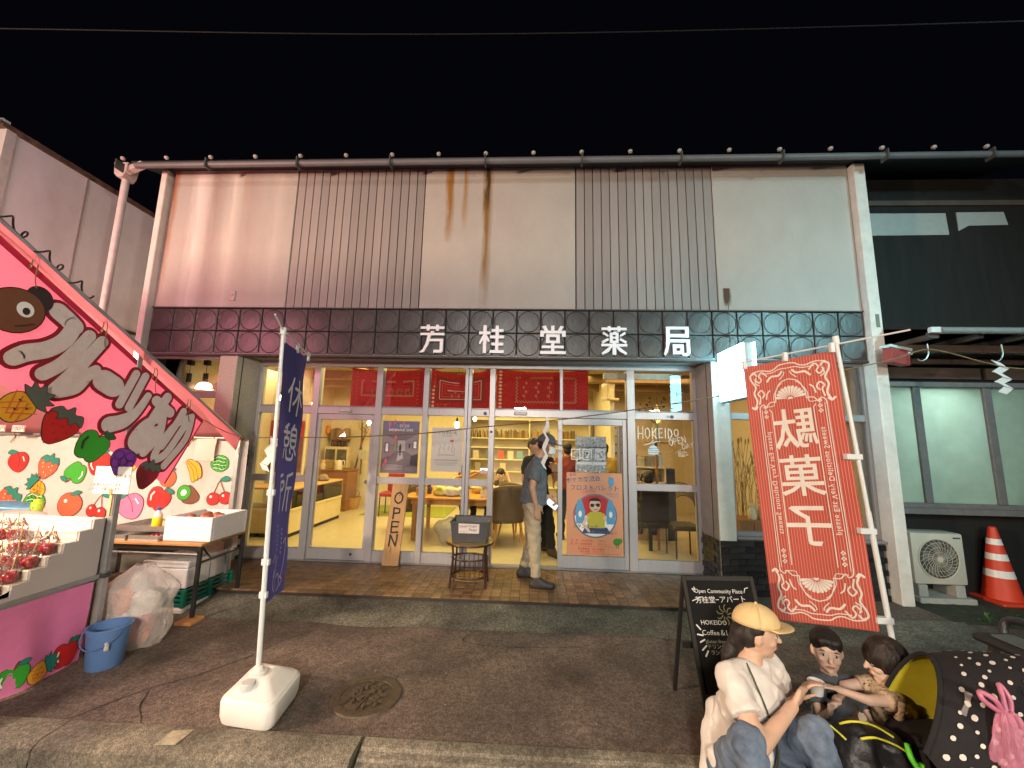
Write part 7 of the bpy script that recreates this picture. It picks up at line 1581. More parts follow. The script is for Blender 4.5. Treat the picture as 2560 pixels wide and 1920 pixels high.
def hand_prims(wr, d, n, side, S, curl, hold=0):
    """palm and five unequal bent fingers; d along the fingers, n out of the palm, side towards the thumb"""
    d, n, side = V(d).normalized(), V(n).normalized(), V(side).normalized(); wr = V(wr); P = []
    for k, (off, L) in enumerate(((.030, .070), (.010, .078), (-.010, .073), (-.029, .058))):
        kn = wr+d*.088*S+side*off*S; P.append(('c', wr+side*off*.5*S, kn, .013*S, .0105*S)); c = kn; dirv = d; 
        for j, fr in enumerate((.45, .31, .24)):
            a = curl*(.7+.35*j)
            dirv = (dirv*math.cos(a)+n*math.sin(a)).normalized(); e = c+dirv*L*fr*S*1.05; P.append(('c', c, e, (.0095-.0010*j)*S, (.0088-.0012*j)*S)); c = e
            
    t0 = wr+d*.022*S+side*.026*S; t1 = t0+(d*.55+side*.75+n*.25).normalized()*.040*S; t2 = t1+(d*.9+side*.12+n*.5).normalized()*.030*S; t3 = t2+(d*.85-side*.1+n*.6).normalized()*.022*S
    P += [('c', t0, t1, .014*S, .0115*S), ('c', t1, t2, .011*S, .0095*S), ('c', t2, t3, .0092*S, .0078*S)]
    return P
def skin(nm, c): return mat(nm, c, .5, var=.06, scale=14, spec=.35)
def person(lab, J, S, HS, skinm, topm, botm, vox, hands, sleeve=.62, group=None, face=True, shoes=None, topx=1.0, long_=True, hairless=False):
    """J: joints in metres. Returns the root; body is one mesh, shirt, trousers, shoes are its children"""
    t = thing('person', lab, 'person', (J['pelvis'][0], J['pelvis'][1], 0), group); J = {k: V(v) for k, v in J.items()}
    hs, hf, hu = ax3(J['face'], J.get('hup', V((0, 0, 1)))); HR = rotm(hs, hf, hu); h = J['head']
    sd = (J['shR']-J['shL']).normalized(); ub = (J['neck']-J['pelvis']).normalized(); cf = ub.cross(sd).normalized(); CR = rotm(sd, cf, sd.cross(cf))
    ch = J['chest']; B = []
    B += [('e', h, (.074*HS, .093*HS, .108*HS), HR), ('e', h+hf*.022*HS-hu*.058*HS, (.056*HS, .062*HS, .058*HS), HR), ('c', h+hf*.040*HS-hu*.094*HS, h+hf*.062*HS-hu*.094*HS, .022*HS, .021*HS),
          ('c', h+hf*.088*HS+hu*.005*HS, h+hf*.106*HS-hu*.026*HS, .009*HS, .0135*HS), ('e', h+hf*.083*HS-hu*.060*HS, (.023*HS, .012*HS, .0085*HS), HR), ('e', h+hf*.080*HS+hu*.032*HS, (.045*HS, .012*HS, .010*HS), HR)]
    for s in (-1, 1): B += [('e', h+hs*.076*HS*s-hf*.008*HS-hu*.012*HS, (.010*HS, .020*HS, .031*HS), HR), ('e', h+hs*.036*HS*s+hf*.062*HS-hu*.028*HS, (.024*HS, .022*HS, .022*HS), HR)]
    B += [('c', J['neck'], h-hu*.07*HS-hf*.012*HS, .050*S, .046*HS), ('e', ch, (.150*S, .098*S, .17*S), CR), ('c', ch, J['pelvis'], .112*S, .125*S), ('c', J['shL'], J['shR'], .055*S, .055*S), ('c', J['neck'], J['chest'], .06*S, .09*S)]
    for k in 'RL':
        B += [('c', J['sh'+k], J['el'+k], .050*S, .039*S), ('c', J['el'+k], J['wr'+k], .039*S, .025*S)]+hand_prims(J['wr'+k], *hands[k][:3], S*hands[k][4] if len(hands[k]) > 4 else S, hands[k][3])
        B += [('c', J['hip'+k], J['kn'+k], .082*S, .055*S), ('c', J['kn'+k], J['an'+k], .053*S, .034*S), ('c', J['an'+k], J['to'+k], .034*S, .030*S)]
    grow('body', B, vox, skinm, t, 3)
    T = [('e', ch, (.168*S*topx, .116*S*topx, .178*S), CR), ('k', ch, ch.lerp(J['pelvis'], .95 if long_ else .8), .128*S*topx, .150*S*topx), ('c', J['shL'], J['shR'], .068*S, .068*S), ('c', J['neck']-ub*.035*S, ch, .070*S, .1*S)]
    for k in 'RL': T += [('k', J['sh'+k], J['sh'+k].lerp(J['el'+k], sleeve), .066*S, .062*S*topx)]
    def wr_(v): return v+V((noise.noise(v*14), noise.noise(v*14+V((5, 0, 0))), noise.noise(v*14+V((0, 9, 0)))))*.014*S+V((noise.noise(v*28+V((v.z*9, 0, 0))), noise.noise(v*24+V((0, 3, v.x*8))), 0))*.006*S+V((noise.noise(v*34), noise.noise(v*34+V((5, 0, 0))), 0))*.004*S
    grow('shirt', T, vox*1.15, topm, t, 2, wr_)
    if botm:
        P = [('e', J['pelvis'], (.155*S, .118*S, .12*S), CR), ('c', J['hipL'], J['hipR'], .095*S, .095*S)]
        for k in 'RL': P += [('c', J['hip'+k], J['kn'+k], .100*S, .072*S), ('k', J['kn'+k], J['kn'+k].lerp(J['an'+k], .93), .070*S, .056*S)]
        grow('trousers', P, vox*1.15, botm, t, 2, wr_)
    if shoes:
        for k in 'RL':
            a, b = J['an'+k], J['to'+k]; d = (b-a); d.z = 0; d.normalize(); z = V((0, 0, J['ground'][2] if 'ground' in J else b.z-.03)); o_ = V((a.x, a.y, z.z))
            grow('shoe', [('c', o_-d*.035*S+V((0, 0, .045*S)), V((b.x, b.y, z.z))+d*.055*S+V((0, 0, .040*S)), .050*S, .042*S), ('c', o_+V((0, 0, .05*S)), a+V((0, 0, .012)), .046*S, .050*S), ('c', a, b+V((0, 0, .006)), .049*S, .043*S)], vox*1.3, shoes, t, 2)
    if face:
        me_, mi_, mbk = flat('eye_white', (.55, .52, .50)), flat('eye_dark', (.02, .012, .01)), flat('brow_dark', (.03, .02, .016))
        for s in (-1, 1):
            e0 = h+hs*.033*HS*s+hf*.080*HS+hu*.002*HS
            MB().ell(e0, (.0135*HS, .009*HS, .0068*HS), 12, 8, rot=HR).build('eye', me_, t, smooth=180); MB().ell(e0+hf*.0062*HS, (.0062*HS, .0036*HS, .0066*HS), 10, 6, rot=HR).build('iris', mi_, t, smooth=180)
            MB().tube([e0+hf*(.004*HS)+hs*s*q*HS+hu*z*HS for q, z in ((-.014, .004), (-.005, .0078), (.006, .0078), (.015, .002))], .0017*HS, 5).build('eyelid', mbk, t)
            MB().tube([e0+hf*.009*HS-hf*abs(q)*.35*HS+hs*s*q*HS+hu*z*HS for q, z in ((-.016, .020), (0, .026), (.019, .020))], [.0026*HS, .0032*HS, .0015*HS], 5).build('eyebrow', mbk, t)
        MB().ell(h+hf*.0925*HS-hu*.060*HS, (.021*HS, .0048*HS, .0062*HS), 14, 8, rot=HR).build('mouth', mat('lip', (.36, .13, .10), .45), t, smooth=180)
    return t, HR, (hs, hf, hu), h
def hair(name, prims, vox, m, par, amp=.006, fr=24, stretch=V((1, 1, .35))):
    def d(v):
        q = V((v.x*stretch.x, v.y*stretch.y, v.z*stretch.z)); return v+V((noise.noise(q*fr), noise.noise(q*fr+V((4, 0, 0))), noise.noise(q*fr+V((0, 4, 0)))*.5))*amp
    return grow(name, prims, vox, m, par, 1, d)
M_hair = mat('black_hair', (.014, .010, .009), .58, var=.5, scale=60, stretch=(1, 1, .12), bump=.5, bscale=160)
M_skA = skin('skin_light', (.58, .375, .275)); M_skB = skin('skin_warm', (.42, .25, .165)); M_skC = skin('skin_child', (.70, .50, .39))
def cap_on(t, HR, ax, h, HS, m, brim=.075, tilt=.0, lift=.0, high=.105):
    s, f, u = ax; mb = MB()
    def dome(a, b):
        th = a*2*PI; ph = b*PI/2*1.05; r = math.cos(ph-.05); return h+u*(.018+lift)*HS+(s*math.cos(th)*.086*r+f*math.sin(th)*.108*r)*HS+u*(high*math.sin(ph))*HS
    mb.grid(dome, 32, 9); mb.build('cap_crown', m, t, smooth=180, thick=.004)
    def br(a, b):
        x = (a-.5)*2; w = .080*math.sin(a*PI)**.5 if 0 < a < 1 else 0
        th = PI/2-x*1.15; e = h+u*(.022+lift)*HS+(s*math.cos(th)*.088+f*math.sin(th)*.109)*HS
        return e+f*b*brim*math.cos(x*1.2)**.7*HS*1.15-u*(.006*b+.010*b*x*x+tilt*b)*HS+s*x*.012*b*HS
    MB().grid(br, 20, 6).build('cap_brim', m, t, smooth=180, thick=.005)
    MB().ell(h+u*(high+.023+lift)*HS, .008*HS, 10, 6).build('cap_button', m, t)
    for k in range(6):
        th = k*PI/3; MB().tube([dome(k/6, q/6)*1.0+u*.001 for q in range(7)], .0014, 4).build('cap_seam', m, t)
def cloth(nm, c, **k): 
    k.setdefault('bump', .35); k.setdefault('bscale', 220); k.setdefault('var', .07); return mat(nm, c, .9, **k)

# --- man walking past the open doorway
t, HR, ax, h = person('man in grey shirt, grey cap and white mask walking past the open doorway',
    dict(pelvis=(4.775, -.1, .95), chest=(4.805, -.1, 1.30), neck=(4.855, -.1, 1.515), head=(4.925, -.1, 1.655), face=(1, -.10, -.16), shR=(4.815, -.275, 1.435), shL=(4.835, .075, 1.435), elR=(4.765, -.325, 1.17), wrR=(4.815, -.315, .965), elL=(4.83, .12, 1.18), wrL=(4.935, .02, 1.035),
         hipR=(4.775, -.185, .93), hipL=(4.765, -.015, .93), knR=(4.80, -.225, .53), anR=(4.825, -.255, .18), toR=(4.94, -.275, .125), knL=(4.775, .04, .53), anL=(4.675, .10, .20), toL=(4.78, .10, .125), ground=(0, 0, .090)),
    1.0, 1.0, M_skB, cloth('grey_tee', (.105, .125, .145)), cloth('beige_trousers', (.36, .31, .22)), .011,
    {'R': ((.12, 0, -1), (.3, .9, 0), (1, 0, .1), .35), 'L': ((.75, -.35, -.55), (.3, -.9, -.2), (.5, .2, .8), .55)}, sleeve=.72, shoes=mat('dark_shoe', (.025, .024, .026), .6), topx=1.06)
cap_on(t, HR, ax, h, 1.03, cloth('grey_cap', (.075, .075, .085)))
hair('hair', [('e', h-ax[1]*.030-ax[2]*.012, (.076, .070, .070), HR)], .008, M_hair, t)
s, f, u = ax
MB().grid(lambda a, b: h+f*(.112*math.cos((a-.5)*2.2))*(1-.10*(2*b-1)**2)+s*.078*math.sin((a-.5)*2.4)+u*(-.105+.088*b)+f*.012*math.exp(-((a-.5)*7)**2), 16, 8).build('face_mask', mat('mask_white', (.66, .70, .70), .8), t, smooth=180, thick=.003)
for sg_ in (-1,): MB().tube([h+f*.085+s*.06*sg_-u*.03, h+s*.080*sg_-f*.01-u*.01], .002, 4).build('mask_loop', MATS['mask_white'], t)
ph = thing('phone', 'glowing white phone held low in the walking man\'s hand', 'phone', (5.0, .0, .95)); Rp = Matrix.Translation((5.005, -.035, .955)) @ Matrix.Rotation(.62, 4, 'Y') @ Matrix.Rotation(-.30, 4, 'Z')
MB().box((-.075, -.003, -.036), (.075, .005, .036), .004, mx=Rp).build('phone_body', mat('phone_black', (.02, .02, .025), .3), ph); MB().box((-.071, -.0045, -.033), (.071, -.0032, .033), mx=Rp).build('screen', emis('phone_screen', (.80, .88, 1), 1.6), ph)
# --- man in black just inside the door
t, HR, ax, h = person('man in black shirt and trousers standing inside the doorway behind the walking man',
    dict(pelvis=(4.86, .95, .93), chest=(4.86, .95, 1.29), neck=(4.83, .95, 1.50), head=(4.80, .94, 1.635), face=(.75, -.62, -.1), shR=(4.70, .87, 1.42), shL=(5.02, 1.02, 1.42), elR=(4.66, .85, 1.15), wrR=(4.74, .75, .95), elL=(5.10, .92, 1.17), wrL=(5.08, .74, 1.30),
         hipR=(4.80, .90, .91), hipL=(4.94, 1.0, .91), knR=(4.90, .95, .52), anR=(4.97, 1.30, .18), toR=(5.06, 1.22, .125), knL=(5.03, .98, .53), anL=(5.06, 1.0, .18), toL=(5.14, .90, .125), ground=(0, 0, .10)),
    1.0, 1.0, M_skB, cloth('black_tee', (.015, .015, .018)), cloth('black_trousers', (.012, .012, .014)), .013, {'R': ((.1, -.2, -1), (.8, .3, 0), (.4, -.9, 0), .4), 'L': ((-.3, -.3, .9), (-.3, -.9, -.3), (-.9, .3, 0), .7)}, sleeve=.7, shoes=mat('sandal_brown', (.04, .025, .018), .6))
hair('hair', [('e', h-ax[1]*.014+ax[2]*.034, (.082, .098, .086), HR), ('e', h-ax[1]*.05-ax[2]*.01, (.074, .055, .07), HR)], .009, M_hair, t, .012, 30)
tag(MB().box((5.04, .66, 1.28), (5.12, .78, 1.40), .015, 2).build('paper_parcel', mat('parcel_tan', (.42, .30, .17), .8)), 'tan paper parcel held up by the man in black', 'parcel')
# --- people at the table and deeper in the shop
def seated(lab, x, y, z, face, top, sk, armR=None, armL=None, hz=.60, S=.95, HS=.97, sleeve=.6, vox=.015, hairk='short', fwd=None):
    f = V(face).normalized(); g = V(fwd).normalized() if fwd else V((f.x, f.y, 0)).normalized(); s = g.cross(V((0, 0, 1))); p = V((x, y, z)); J = dict(pelvis=p+V((0, 0, .08)), chest=p+g*.03+V((0, 0, .33*S)), neck=p+g*.05+V((0, 0, .50*S)), head=p+g*.09+V((0, 0, .635*S)), face=f)
    for k, q in (('R', 1), ('L', -1)):
        J['sh'+k] = p+s*.165*q*S+g*.03+V((0, 0, .43*S)); J['el'+k] = p+s*.22*q*S+g*.14+V((0, 0, .22*S)); J['wr'+k] = p+s*.12*q*S+g*.34+V((0, 0, .26*S)); J['hip'+k] = p+s*.09*q*S+V((0, 0, .06)); J['kn'+k] = p+s*.11*q*S+g*.42*S+V((0, 0, .06)); J['an'+k] = p+s*.11*q*S+g*.42*S+V((0, 0, -.30)); J['to'+k] = p+s*.11*q*S+g*.54*S+V((0, 0, -.33))
    if armR: J['elR'], J['wrR'] = V(armR[0]), V(armR[1])
    if armL: J['elL'], J['wrL'] = V(armL[0]), V(armL[1])
    hd = {k: ((J['wr'+k]-J['el'+k]), (0, 0, -1), (s if k == 'L' else -s), .4) for k in 'RL'}
    t, HR, ax, h = person(lab, J, S, HS, sk, top, cloth('dark_jeans', (.03, .035, .05)), vox, hd, sleeve=sleeve)
    P = [('e', h-ax[1]*.012*HS+ax[2]*.032*HS, (.082*HS, .100*HS, .088*HS), HR), ('e', h-ax[1]*.05*HS-ax[2]*.01, (.075*HS, .055*HS, .07*HS), HR)]
    if hairk == 'long': P += [('c', h-ax[1]*.05, h-ax[1]*.08-ax[2]*.24, .07, .05)]
    hair('hair', P, .010, M_hair, t, .010, 30); return t
seated('boy in dark shirt resting his head on his hand behind the table', 4.22, 3.15, .50, (-.55, -.80, -.35), cloth('dark_tee', (.03, .025, .025)), M_skC, armL=((4.40, 2.98, .80), (4.33, 2.98, 1.00)), armR=((4.02, 2.95, .78), (4.15, 2.80, .84)), S=.86)
seated('person in pale shirt holding up a phone beside the white poster', 3.42, 2.95, .50, (.5, -.85, -.1), cloth('pale_tee', (.55, .50, .42)), M_skB, armL=((3.66, 2.62, 1.02), (3.86, 2.40, 1.14)), armR=((3.40, 2.60, 1.0), (3.72, 2.38, 1.12)), S=.95, hairk='long')
ph = thing('phone', 'phone with a bright screen held up over the wooden table', 'phone', (3.93, 2.36, 1.15)); MB().box((3.85, 2.352, 1.10), (4.01, 2.36, 1.205), .004).build('phone_body', MATS['phone_black'], ph); MB().box((3.855, 2.349, 1.16), (4.005, 2.3515, 1.20)).build('screen', emis('screen_top', (.75, .75, 1), 3), ph); MB().box((3.855, 2.349, 1.105), (4.005, 2.3515, 1.158)).build('screen_picture', emis('screen_low', (.75, .45, .35), .9), ph)
seated('person in dark clothes sitting with their back turned in the right bay', 6.58, 1.50, .52, (.15, 1, 0), cloth('dark_brown_top', (.028, .020, .016)), M_skB, S=1.0, HS=1.0)
oc = thing('office_chair', 'dark chair under the person in the right hand bay', 'chair', (6.58, 1.5, .1)); MB().box((6.36, 1.28, .46), (6.80, 1.72, .53), .03, 2).build('seat', cloth('dark_brown_seat', (.02, .016, .014)), oc); MB().box((6.37, 1.22, .55), (6.79, 1.27, 1.00), .03, 2).build('backrest', MATS['dark_brown_seat'], oc); MB().cyl((6.58, 1.5, .098), (6.58, 1.5, .46), .03, n=10).build('stem', M_blk, oc)
def stander(lab, x, y, face, top, bot, hk='short', S=.97):
    f = V(face).normalized(); s = f.cross(V((0, 0, 1))); p = V((x, y, 0)); J = dict(pelvis=p+V((0, 0, .93*S)), chest=p+V((0, 0, 1.29*S)), neck=p+V((0, 0, 1.50*S)), head=p+f*.02+V((0, 0, 1.63*S)), face=f)
    for k, q in (('R', 1), ('L', -1)):
        J['sh'+k] = p+s*.17*q+V((0, 0, 1.42*S)); J['el'+k] = p+s*.23*q+V((0, 0, 1.15*S)); J['wr'+k] = p+s*.18*q+f*.18+V((0, 0, 1.0*S)); J['hip'+k] = p+s*.09*q+V((0, 0, .9*S)); J['kn'+k] = p+s*.10*q+V((0, 0, .52*S)); J['an'+k] = p+s*.10*q+V((0, 0, .18)); J['to'+k] = p+s*.10*q+f*.12+V((0, 0, .125))
    t, HR, ax, h = person(lab, J, S, 1, M_skB, top, bot, .016, {k: ((J['wr'+k]-J['el'+k]), -s if k == 'R' else s, f, .4) for k in 'RL'}, shoes=MATS['dark_shoe'])
    hair('hair', [('e', h-ax[1]*.014+ax[2]*.03, (.082, .100, .09), HR), ('e', h-ax[1]*.05-ax[2]*.02, (.076, .055, .08), HR)]+([('c', h-ax[1]*.05, h-ax[1]*.07-ax[2]*.22, .07, .05)] if hk == 'long' else []), .011, M_hair, t, .010, 30)
stander('person in mustard yellow top standing deep behind the orange poster', 6.02, 2.2, (.3, 1, 0), cloth('mustard_top', (.42, .27, .05)), cloth('dark_jeans', (.03, .035, .05)), 'long'); stander('person in dull red top standing behind the left edge of the orange poster', 5.38, 2.1, (-.3, 1, 0), cloth('dull_red_top', (.22, .04, .03)), cloth('dark_jeans', (.03, .035, .05)))

# --- family by the kerb
M_jean = mat('washed_denim', (.09, .14, .24), .9, var=.35, scale=9, bump=.4, bscale=260, col2=(.20, .27, .38))
t, HR, ax, h = person('woman in a yellow cap, white shirt and blue jeans sitting by the kerb',
    dict(pelvis=(5.77, -2.66, .13), chest=(5.845, -2.69, .43), neck=(5.855, -2.67, .60), head=(5.895, -2.665, .738), face=(.97, -.24, -.06), hup=(.03, 0, 1), shR=(5.715, -2.765, .565), shL=(5.985, -2.60, .550), elR=(5.725, -2.965, .405), wrR=(5.945, -2.845, .500), elL=(6.075, -2.545, .36), wrL=(6.085, -2.645, .425),
         hipR=(5.71, -2.70, .12), hipL=(5.86, -2.62, .12), knR=(5.675, -2.965, .415), anR=(5.74, -3.10, .0), toR=(5.80, -3.20, -.06), knL=(5.985, -2.915, .43), anL=(6.06, -3.05, .0), toL=(6.12, -3.14, -.06)),
    1.0, .98, M_skA, mat('white_tee', (.66, .63, .60), .9, var=.04, scale=6, bump=.25, bscale=220), M_jean, .0072,
    {'R': ((.75, .42, .30), (.0, .75, -.6), (.1, -.35, .95), .60, .95), 'L': ((.35, -.25, .75), (.75, -.45, -.2), (-.4, -.8, .1), .55, .95)}, sleeve=.60, topx=1.10)
s, f, u = ax
cap_on(t, HR, ax, h, .99, mat('yellow_cap', (.68, .50, .25), .9, var=.06, bump=.35, bscale=240), brim=.052, tilt=-.012, lift=.022, high=.092)
MB().tube([h+u*.09+f*.088-s*.01, h+u*.085+f*.092+s*.012, h+u*.088+f*.091+s*.022], .003, 5).build('cap_emblem', mat('cap_green', (.06, .22, .08), .8), t)
hair('hair', [('e', h-f*.030-u*.010, (.077, .074, .074), HR), ('e', h-f*.012+s*.070+u*.026, (.012, .030, .030), HR), ('e', h-f*.012-s*.070+u*.026, (.012, .030, .030), HR), ('c', h-f*.085-u*.055, h-f*.125-u*.135, .034, .036), ('c', h-f*.125-u*.135, h-f*.14-u*.235, .036, .018), ('c', h-f*.07-u*.02, h-f*.09-u*.065, .05, .04)], .0055, M_hair, t, .007, 46)
MB().tube(smooth3([(5.80, -2.745, .625), (5.805, -2.80, .575), (5.835, -2.845, .46), (5.86, -2.86, .33), (5.84, -2.86, .22)], 6), .0045, 6).build('bag_strap', mat('olive_strap', (.06, .065, .035), .7), t, smooth=60)
grow('shirt_hem', [('c', (5.70, -2.62, .24), (5.64, -2.66, .10), .075, .05), ('c', (5.74, -2.60, .3), (5.70, -2.60, .10), .09, .07), ('c', (5.66, -2.74, .20), (5.66, -2.74, .12), .06, .05)], .010, MATS['white_tee'], t, 2, lambda v: v+V((noise.noise(v*17), noise.noise(v*17+V((3, 0, 0))), 0))*.012)
tag(MB().box((5.92, -2.90, .36), (5.99, -2.89, .375), .003, mx=None).build('phone', emis('phone_glow_blue', (.35, .65, 1), 1.0)), 'phone edge glowing blue on the seated woman\'s lap', 'phone')
cu_ = thing('paper_cup', 'small white paper cup passed between the woman and the toddler', 'cup', (6.185, -2.635, .455)); MB().lathe([(0, .0), (.026, 0), (.036, .055), (.039, .057), (.037, .06), (.033, .056), (.025, .01), (0, .01)], 24, (6.185, -2.645, .450)).build('cup_body', mat('cup_white', (.68, .67, .66), .6), cu_, smooth=50); MB().lathe([(0, .0), (.031, 0)], 20, (6.185, -2.645, .496), cap=False).build('shaved_ice', mat('ice_pale', (.55, .50, .50), .5, var=.3, scale=60), cu_)
# boy facing the camera
t, HR, ax, h = person('young boy in a grey shirt looking towards the camera behind the woman',
    dict(pelvis=(6.43, -2.36, .12), chest=(6.41, -2.42, .325), neck=(6.395, -2.43, .448), head=(6.385, -2.445, .568), face=(-.42, -.90, -.02), shR=(6.300, -2.455, .405), shL=(6.515, -2.425, .395), elR=(6.255, -2.56, .29), wrR=(6.250, -2.63, .365), elL=(6.535, -2.56, .26), wrL=(6.40, -2.655, .315),
         hipR=(6.38, -2.38, .11), hipL=(6.48, -2.36, .11), knR=(6.33, -2.58, .20), anR=(6.36, -2.62, .02), toR=(6.34, -2.70, .02), knL=(6.54, -2.56, .20), anL=(6.50, -2.62, .02), toL=(6.50, -2.70, .02)),
    .64, .87, M_skC, cloth('slate_tee', (.10, .115, .13)), cloth('dark_shorts', (.02, .022, .03)), .0060, {'R': ((-.1, -.4, .9), (.5, -.8, -.2), (.85, .3, .2), .75, 1.0), 'L': ((-.75, -.5, .35), (-.3, .2, -.9), (.1, -.9, .3), .6, 1.0)}, sleeve=.62)
s, f, u = ax
hair('hair', [('e', h-f*.014+u*.036, (.073, .090, .076), HR), ('e', h-f*.034-u*.002, (.070, .058, .074), HR), ('c', h+f*.056+u*.062-s*.034, h+f*.058+u*.062+s*.034, .020, .020)], .0055, M_hair, t, .006, 50)
# toddler reaching out
t, HR, ax, h = person('toddler with dark bobbed hair in a leopard print top reaching for the cup',
    dict(pelvis=(6.615, -2.60, .22), chest=(6.575, -2.60, .385), neck=(6.565, -2.60, .488), head=(6.565, -2.60, .598), face=(-.95, .22, -.20), shL=(6.545, -2.670, .452), shR=(6.53, -2.53, .452), elL=(6.390, -2.700, .462), wrL=(6.268, -2.672, .492), elR=(6.42, -2.50, .42), wrR=(6.36, -2.56, .40),
         hipL=(6.61, -2.64, .20), hipR=(6.61, -2.55, .20), knL=(6.53, -2.64, .13), knR=(6.53, -2.55, .13), anL=(6.60, -2.64, .03), anR=(6.60, -2.55, .03), toL=(6.54, -2.64, .02), toR=(6.54, -2.55, .02)),
    .60, .86, M_skC, speck(mat('leopard_top', (.50, .38, .26), .9, var=.08), (.035, .022, .015), .56, .60, 70), cloth('tan_bottoms', (.30, .22, .14)), .0060, {'L': ((-.92, .22, .12), (.1, .2, -.9), (-.2, .95, .1), .35, .95), 'R': ((-.8, -.4, .1), (0, 0, -1), (-.3, -.9, 0), .4, .9)}, sleeve=.42, topx=1.12)
s, f, u = ax
hair('hair', [('e', h-f*.012+u*.022, (.082, .096, .094), HR), ('e', h-f*.040-u*.030, (.083, .066, .090), HR), ('c', h-f*.02-u*.045-s*.052, h-f*.03-u*.10-s*.045, .030, .022), ('c', h-f*.02-u*.045+s*.052, h-f*.03-u*.10+s*.045, .030, .022), ('e', h-f*.055-u*.075, (.062, .045, .045), HR)], .0055, mat('brown_black_hair', (.022, .013, .010), .6, var=.5, scale=50, stretch=(1, 1, .15), bump=.5, bscale=150), t, .006, 50)
for i in range(14):
    a = i*.45; MB().ell((6.545+.012*math.cos(a)-.025, -2.72+.006*math.sin(a*3), .46-.008*i+.01*math.sin(a*2)), (.020, .010, .014), 8, 6).build('frill', MATS['leopard_top'], t, smooth=180)
# stroller
stw = thing('stroller', 'black stroller with a white polka dot hood and bright yellow lining', 'stroller', (6.85, -2.85, 0))
HM, HT = V((6.40, -2.87, .485)), V((6.545, -2.885, .745)); Hs = V((.10, .20, .01)); Hb = V((.885, -.465, -.05)).normalized(); T0, T1 = 0, 1.75
def dome(a, ph, r=1.0):
    c = math.cos(ph); return HM+Hs*1.05*r*math.sin(ph)*(1+.25*math.sin(min(a, 1.57)))+((HT-HM)*math.cos(a)+Hb*.62*math.sin(a)+V((0, 0, .26*math.sin(a)**1.0*max(0, math.cos(a*.62)))))*c*r+Hb*.10*a*(1-c)+V((0, 0, -.16*a*(1-c)))
M_hood = cloth('black_hood', (.010, .010, .013), var=.2)
MB().grid(lambda a, b: dome(T0+(T1-T0)*a, (b-.5)*PI*.97, 1+.012*math.sin(a*PI*4)**2), 30, 26).build('hood', M_hood, stw, smooth=180); MB().grid(lambda a, b: dome(T0+(T1-T0)*a, (b-.5)*PI*.97, .985), 26, 22).build('hood_lining', mat('yellow_lining', (.62, .56, .03), .8, var=.08, trans=.15), stw, smooth=180)
MB().tube([dome(T0, (b/24-.5)*PI*.97, 1.0) for b in range(25)], .010, 6).build('hood_rim', M_hood, stw, smooth=60)
for a in (.36, .70): MB().tube([dome(T0+(T1-T0)*a, (b/24-.5)*PI*.97, 1.006) for b in range(25)], .005, 6).build('hood_seam', mat('black_piping', (.006, .006, .007), .6), stw)
random.seed(33); dots = []
while len(dots) < 230:
    th = T0+(T1-T0)*random.uniform(.07, .97); ph = random.uniform(-1.40, .8); p = dome(th, ph)
    if all((p-q[0]).length > .036 for q in dots): dots.append((p, th, ph))
    elif random.random() < .0006: break
M_dot = flat('dot_white', (.62, .60, .56))
for p, th, ph in dots:
    r = random.uniform(.0065, .0125); n_ = (dome(th+.02, ph)-dome(th-.02, ph)).cross(dome(th, ph+.02)-dome(th, ph-.02)).normalized(); n_ = n_ if n_.dot(p-HM-Hb*.25) > 0 else -n_; a = n_.orthogonal().normalized(); b = n_.cross(a); rot = random.uniform(0, 3)
    pts = [p+n_*.0055+(a*math.cos(k*PI/7+rot)*r+b*math.sin(k*PI/7+rot)*r*random.uniform(.72, .8)) for k in range(14)]; MB().face(pts).build('polka_dot', M_dot, stw, fix=False)
lb_ = dome(.16, -.95, 1.014); MB().bar(lb_, dome(.16, -.68, 1.014), .022, .003).build('side_label', mat('label_grey', (.25, .25, .26), .6), stw)
MB().box((6.45, -3.06, .22), (7.05, -2.66, .40), .06, 3).build('seat_tub', M_hood, stw, smooth=50); MB().bar((6.95, -3.08, .12), (7.06, -3.06, .77), .03, .03).build('frame_tube', M_blk, stw); MB().bar((6.95, -2.64, .12), (7.06, -2.66, .77), .03, .03).build('frame_tube', M_blk, stw)
MB().tube(smooth3([(7.10, -3.06, 0.770), (7.13, -3.05, 0.840), (7.14, -2.86, 0.855), (7.13, -2.67, 0.840), (7.10, -2.66, 0.770)], 5), .018, 8).build('push_handle', M_blk, stw, smooth=60); MB().box((6.86, -2.98, .775), (7.06, -2.74, .815), .02, 2).build('parent_tray', mat('tray_black', (.014, .014, .016), .55), stw); MB().box((6.90, -2.95, .816), (7.0, -2.80, .825)).build('tray_cover', mat('tray_cover', (.10, .115, .115), .45), stw); MB().bar((6.84, -3.0, .77), (7.08, -3.0, .785), .012, .018).build('silver_band', mat('silver_band', (.60, .60, .58), .3, metal=.5), stw)
for x, y in ((6.5, -3.08), (6.5, -2.64), (7.02, -3.08), (7.02, -2.64)):
    w = MB().lathe([(.05, -.018), (.085, -.02), (.092, -.01), (.092, .01), (.085, .02), (.05, .018)], 24, mx=Matrix.Translation((x, y, -.035)) @ Matrix.Rotation(PI/2, 4, 'X')).build('wheel', M_blk, stw, smooth=40); MB().lathe([(0, -.01), (.05, -.012), (.05, .012), (0, .01)], 16, mx=Matrix.Translation((x, y, -.035)) @ Matrix.Rotation(PI/2, 4, 'X')).build('rim', M_steel, w); MB().bar((x, y, -.03), (6.75, y, .25), .022, .022).build('leg_tube', M_blk, stw)
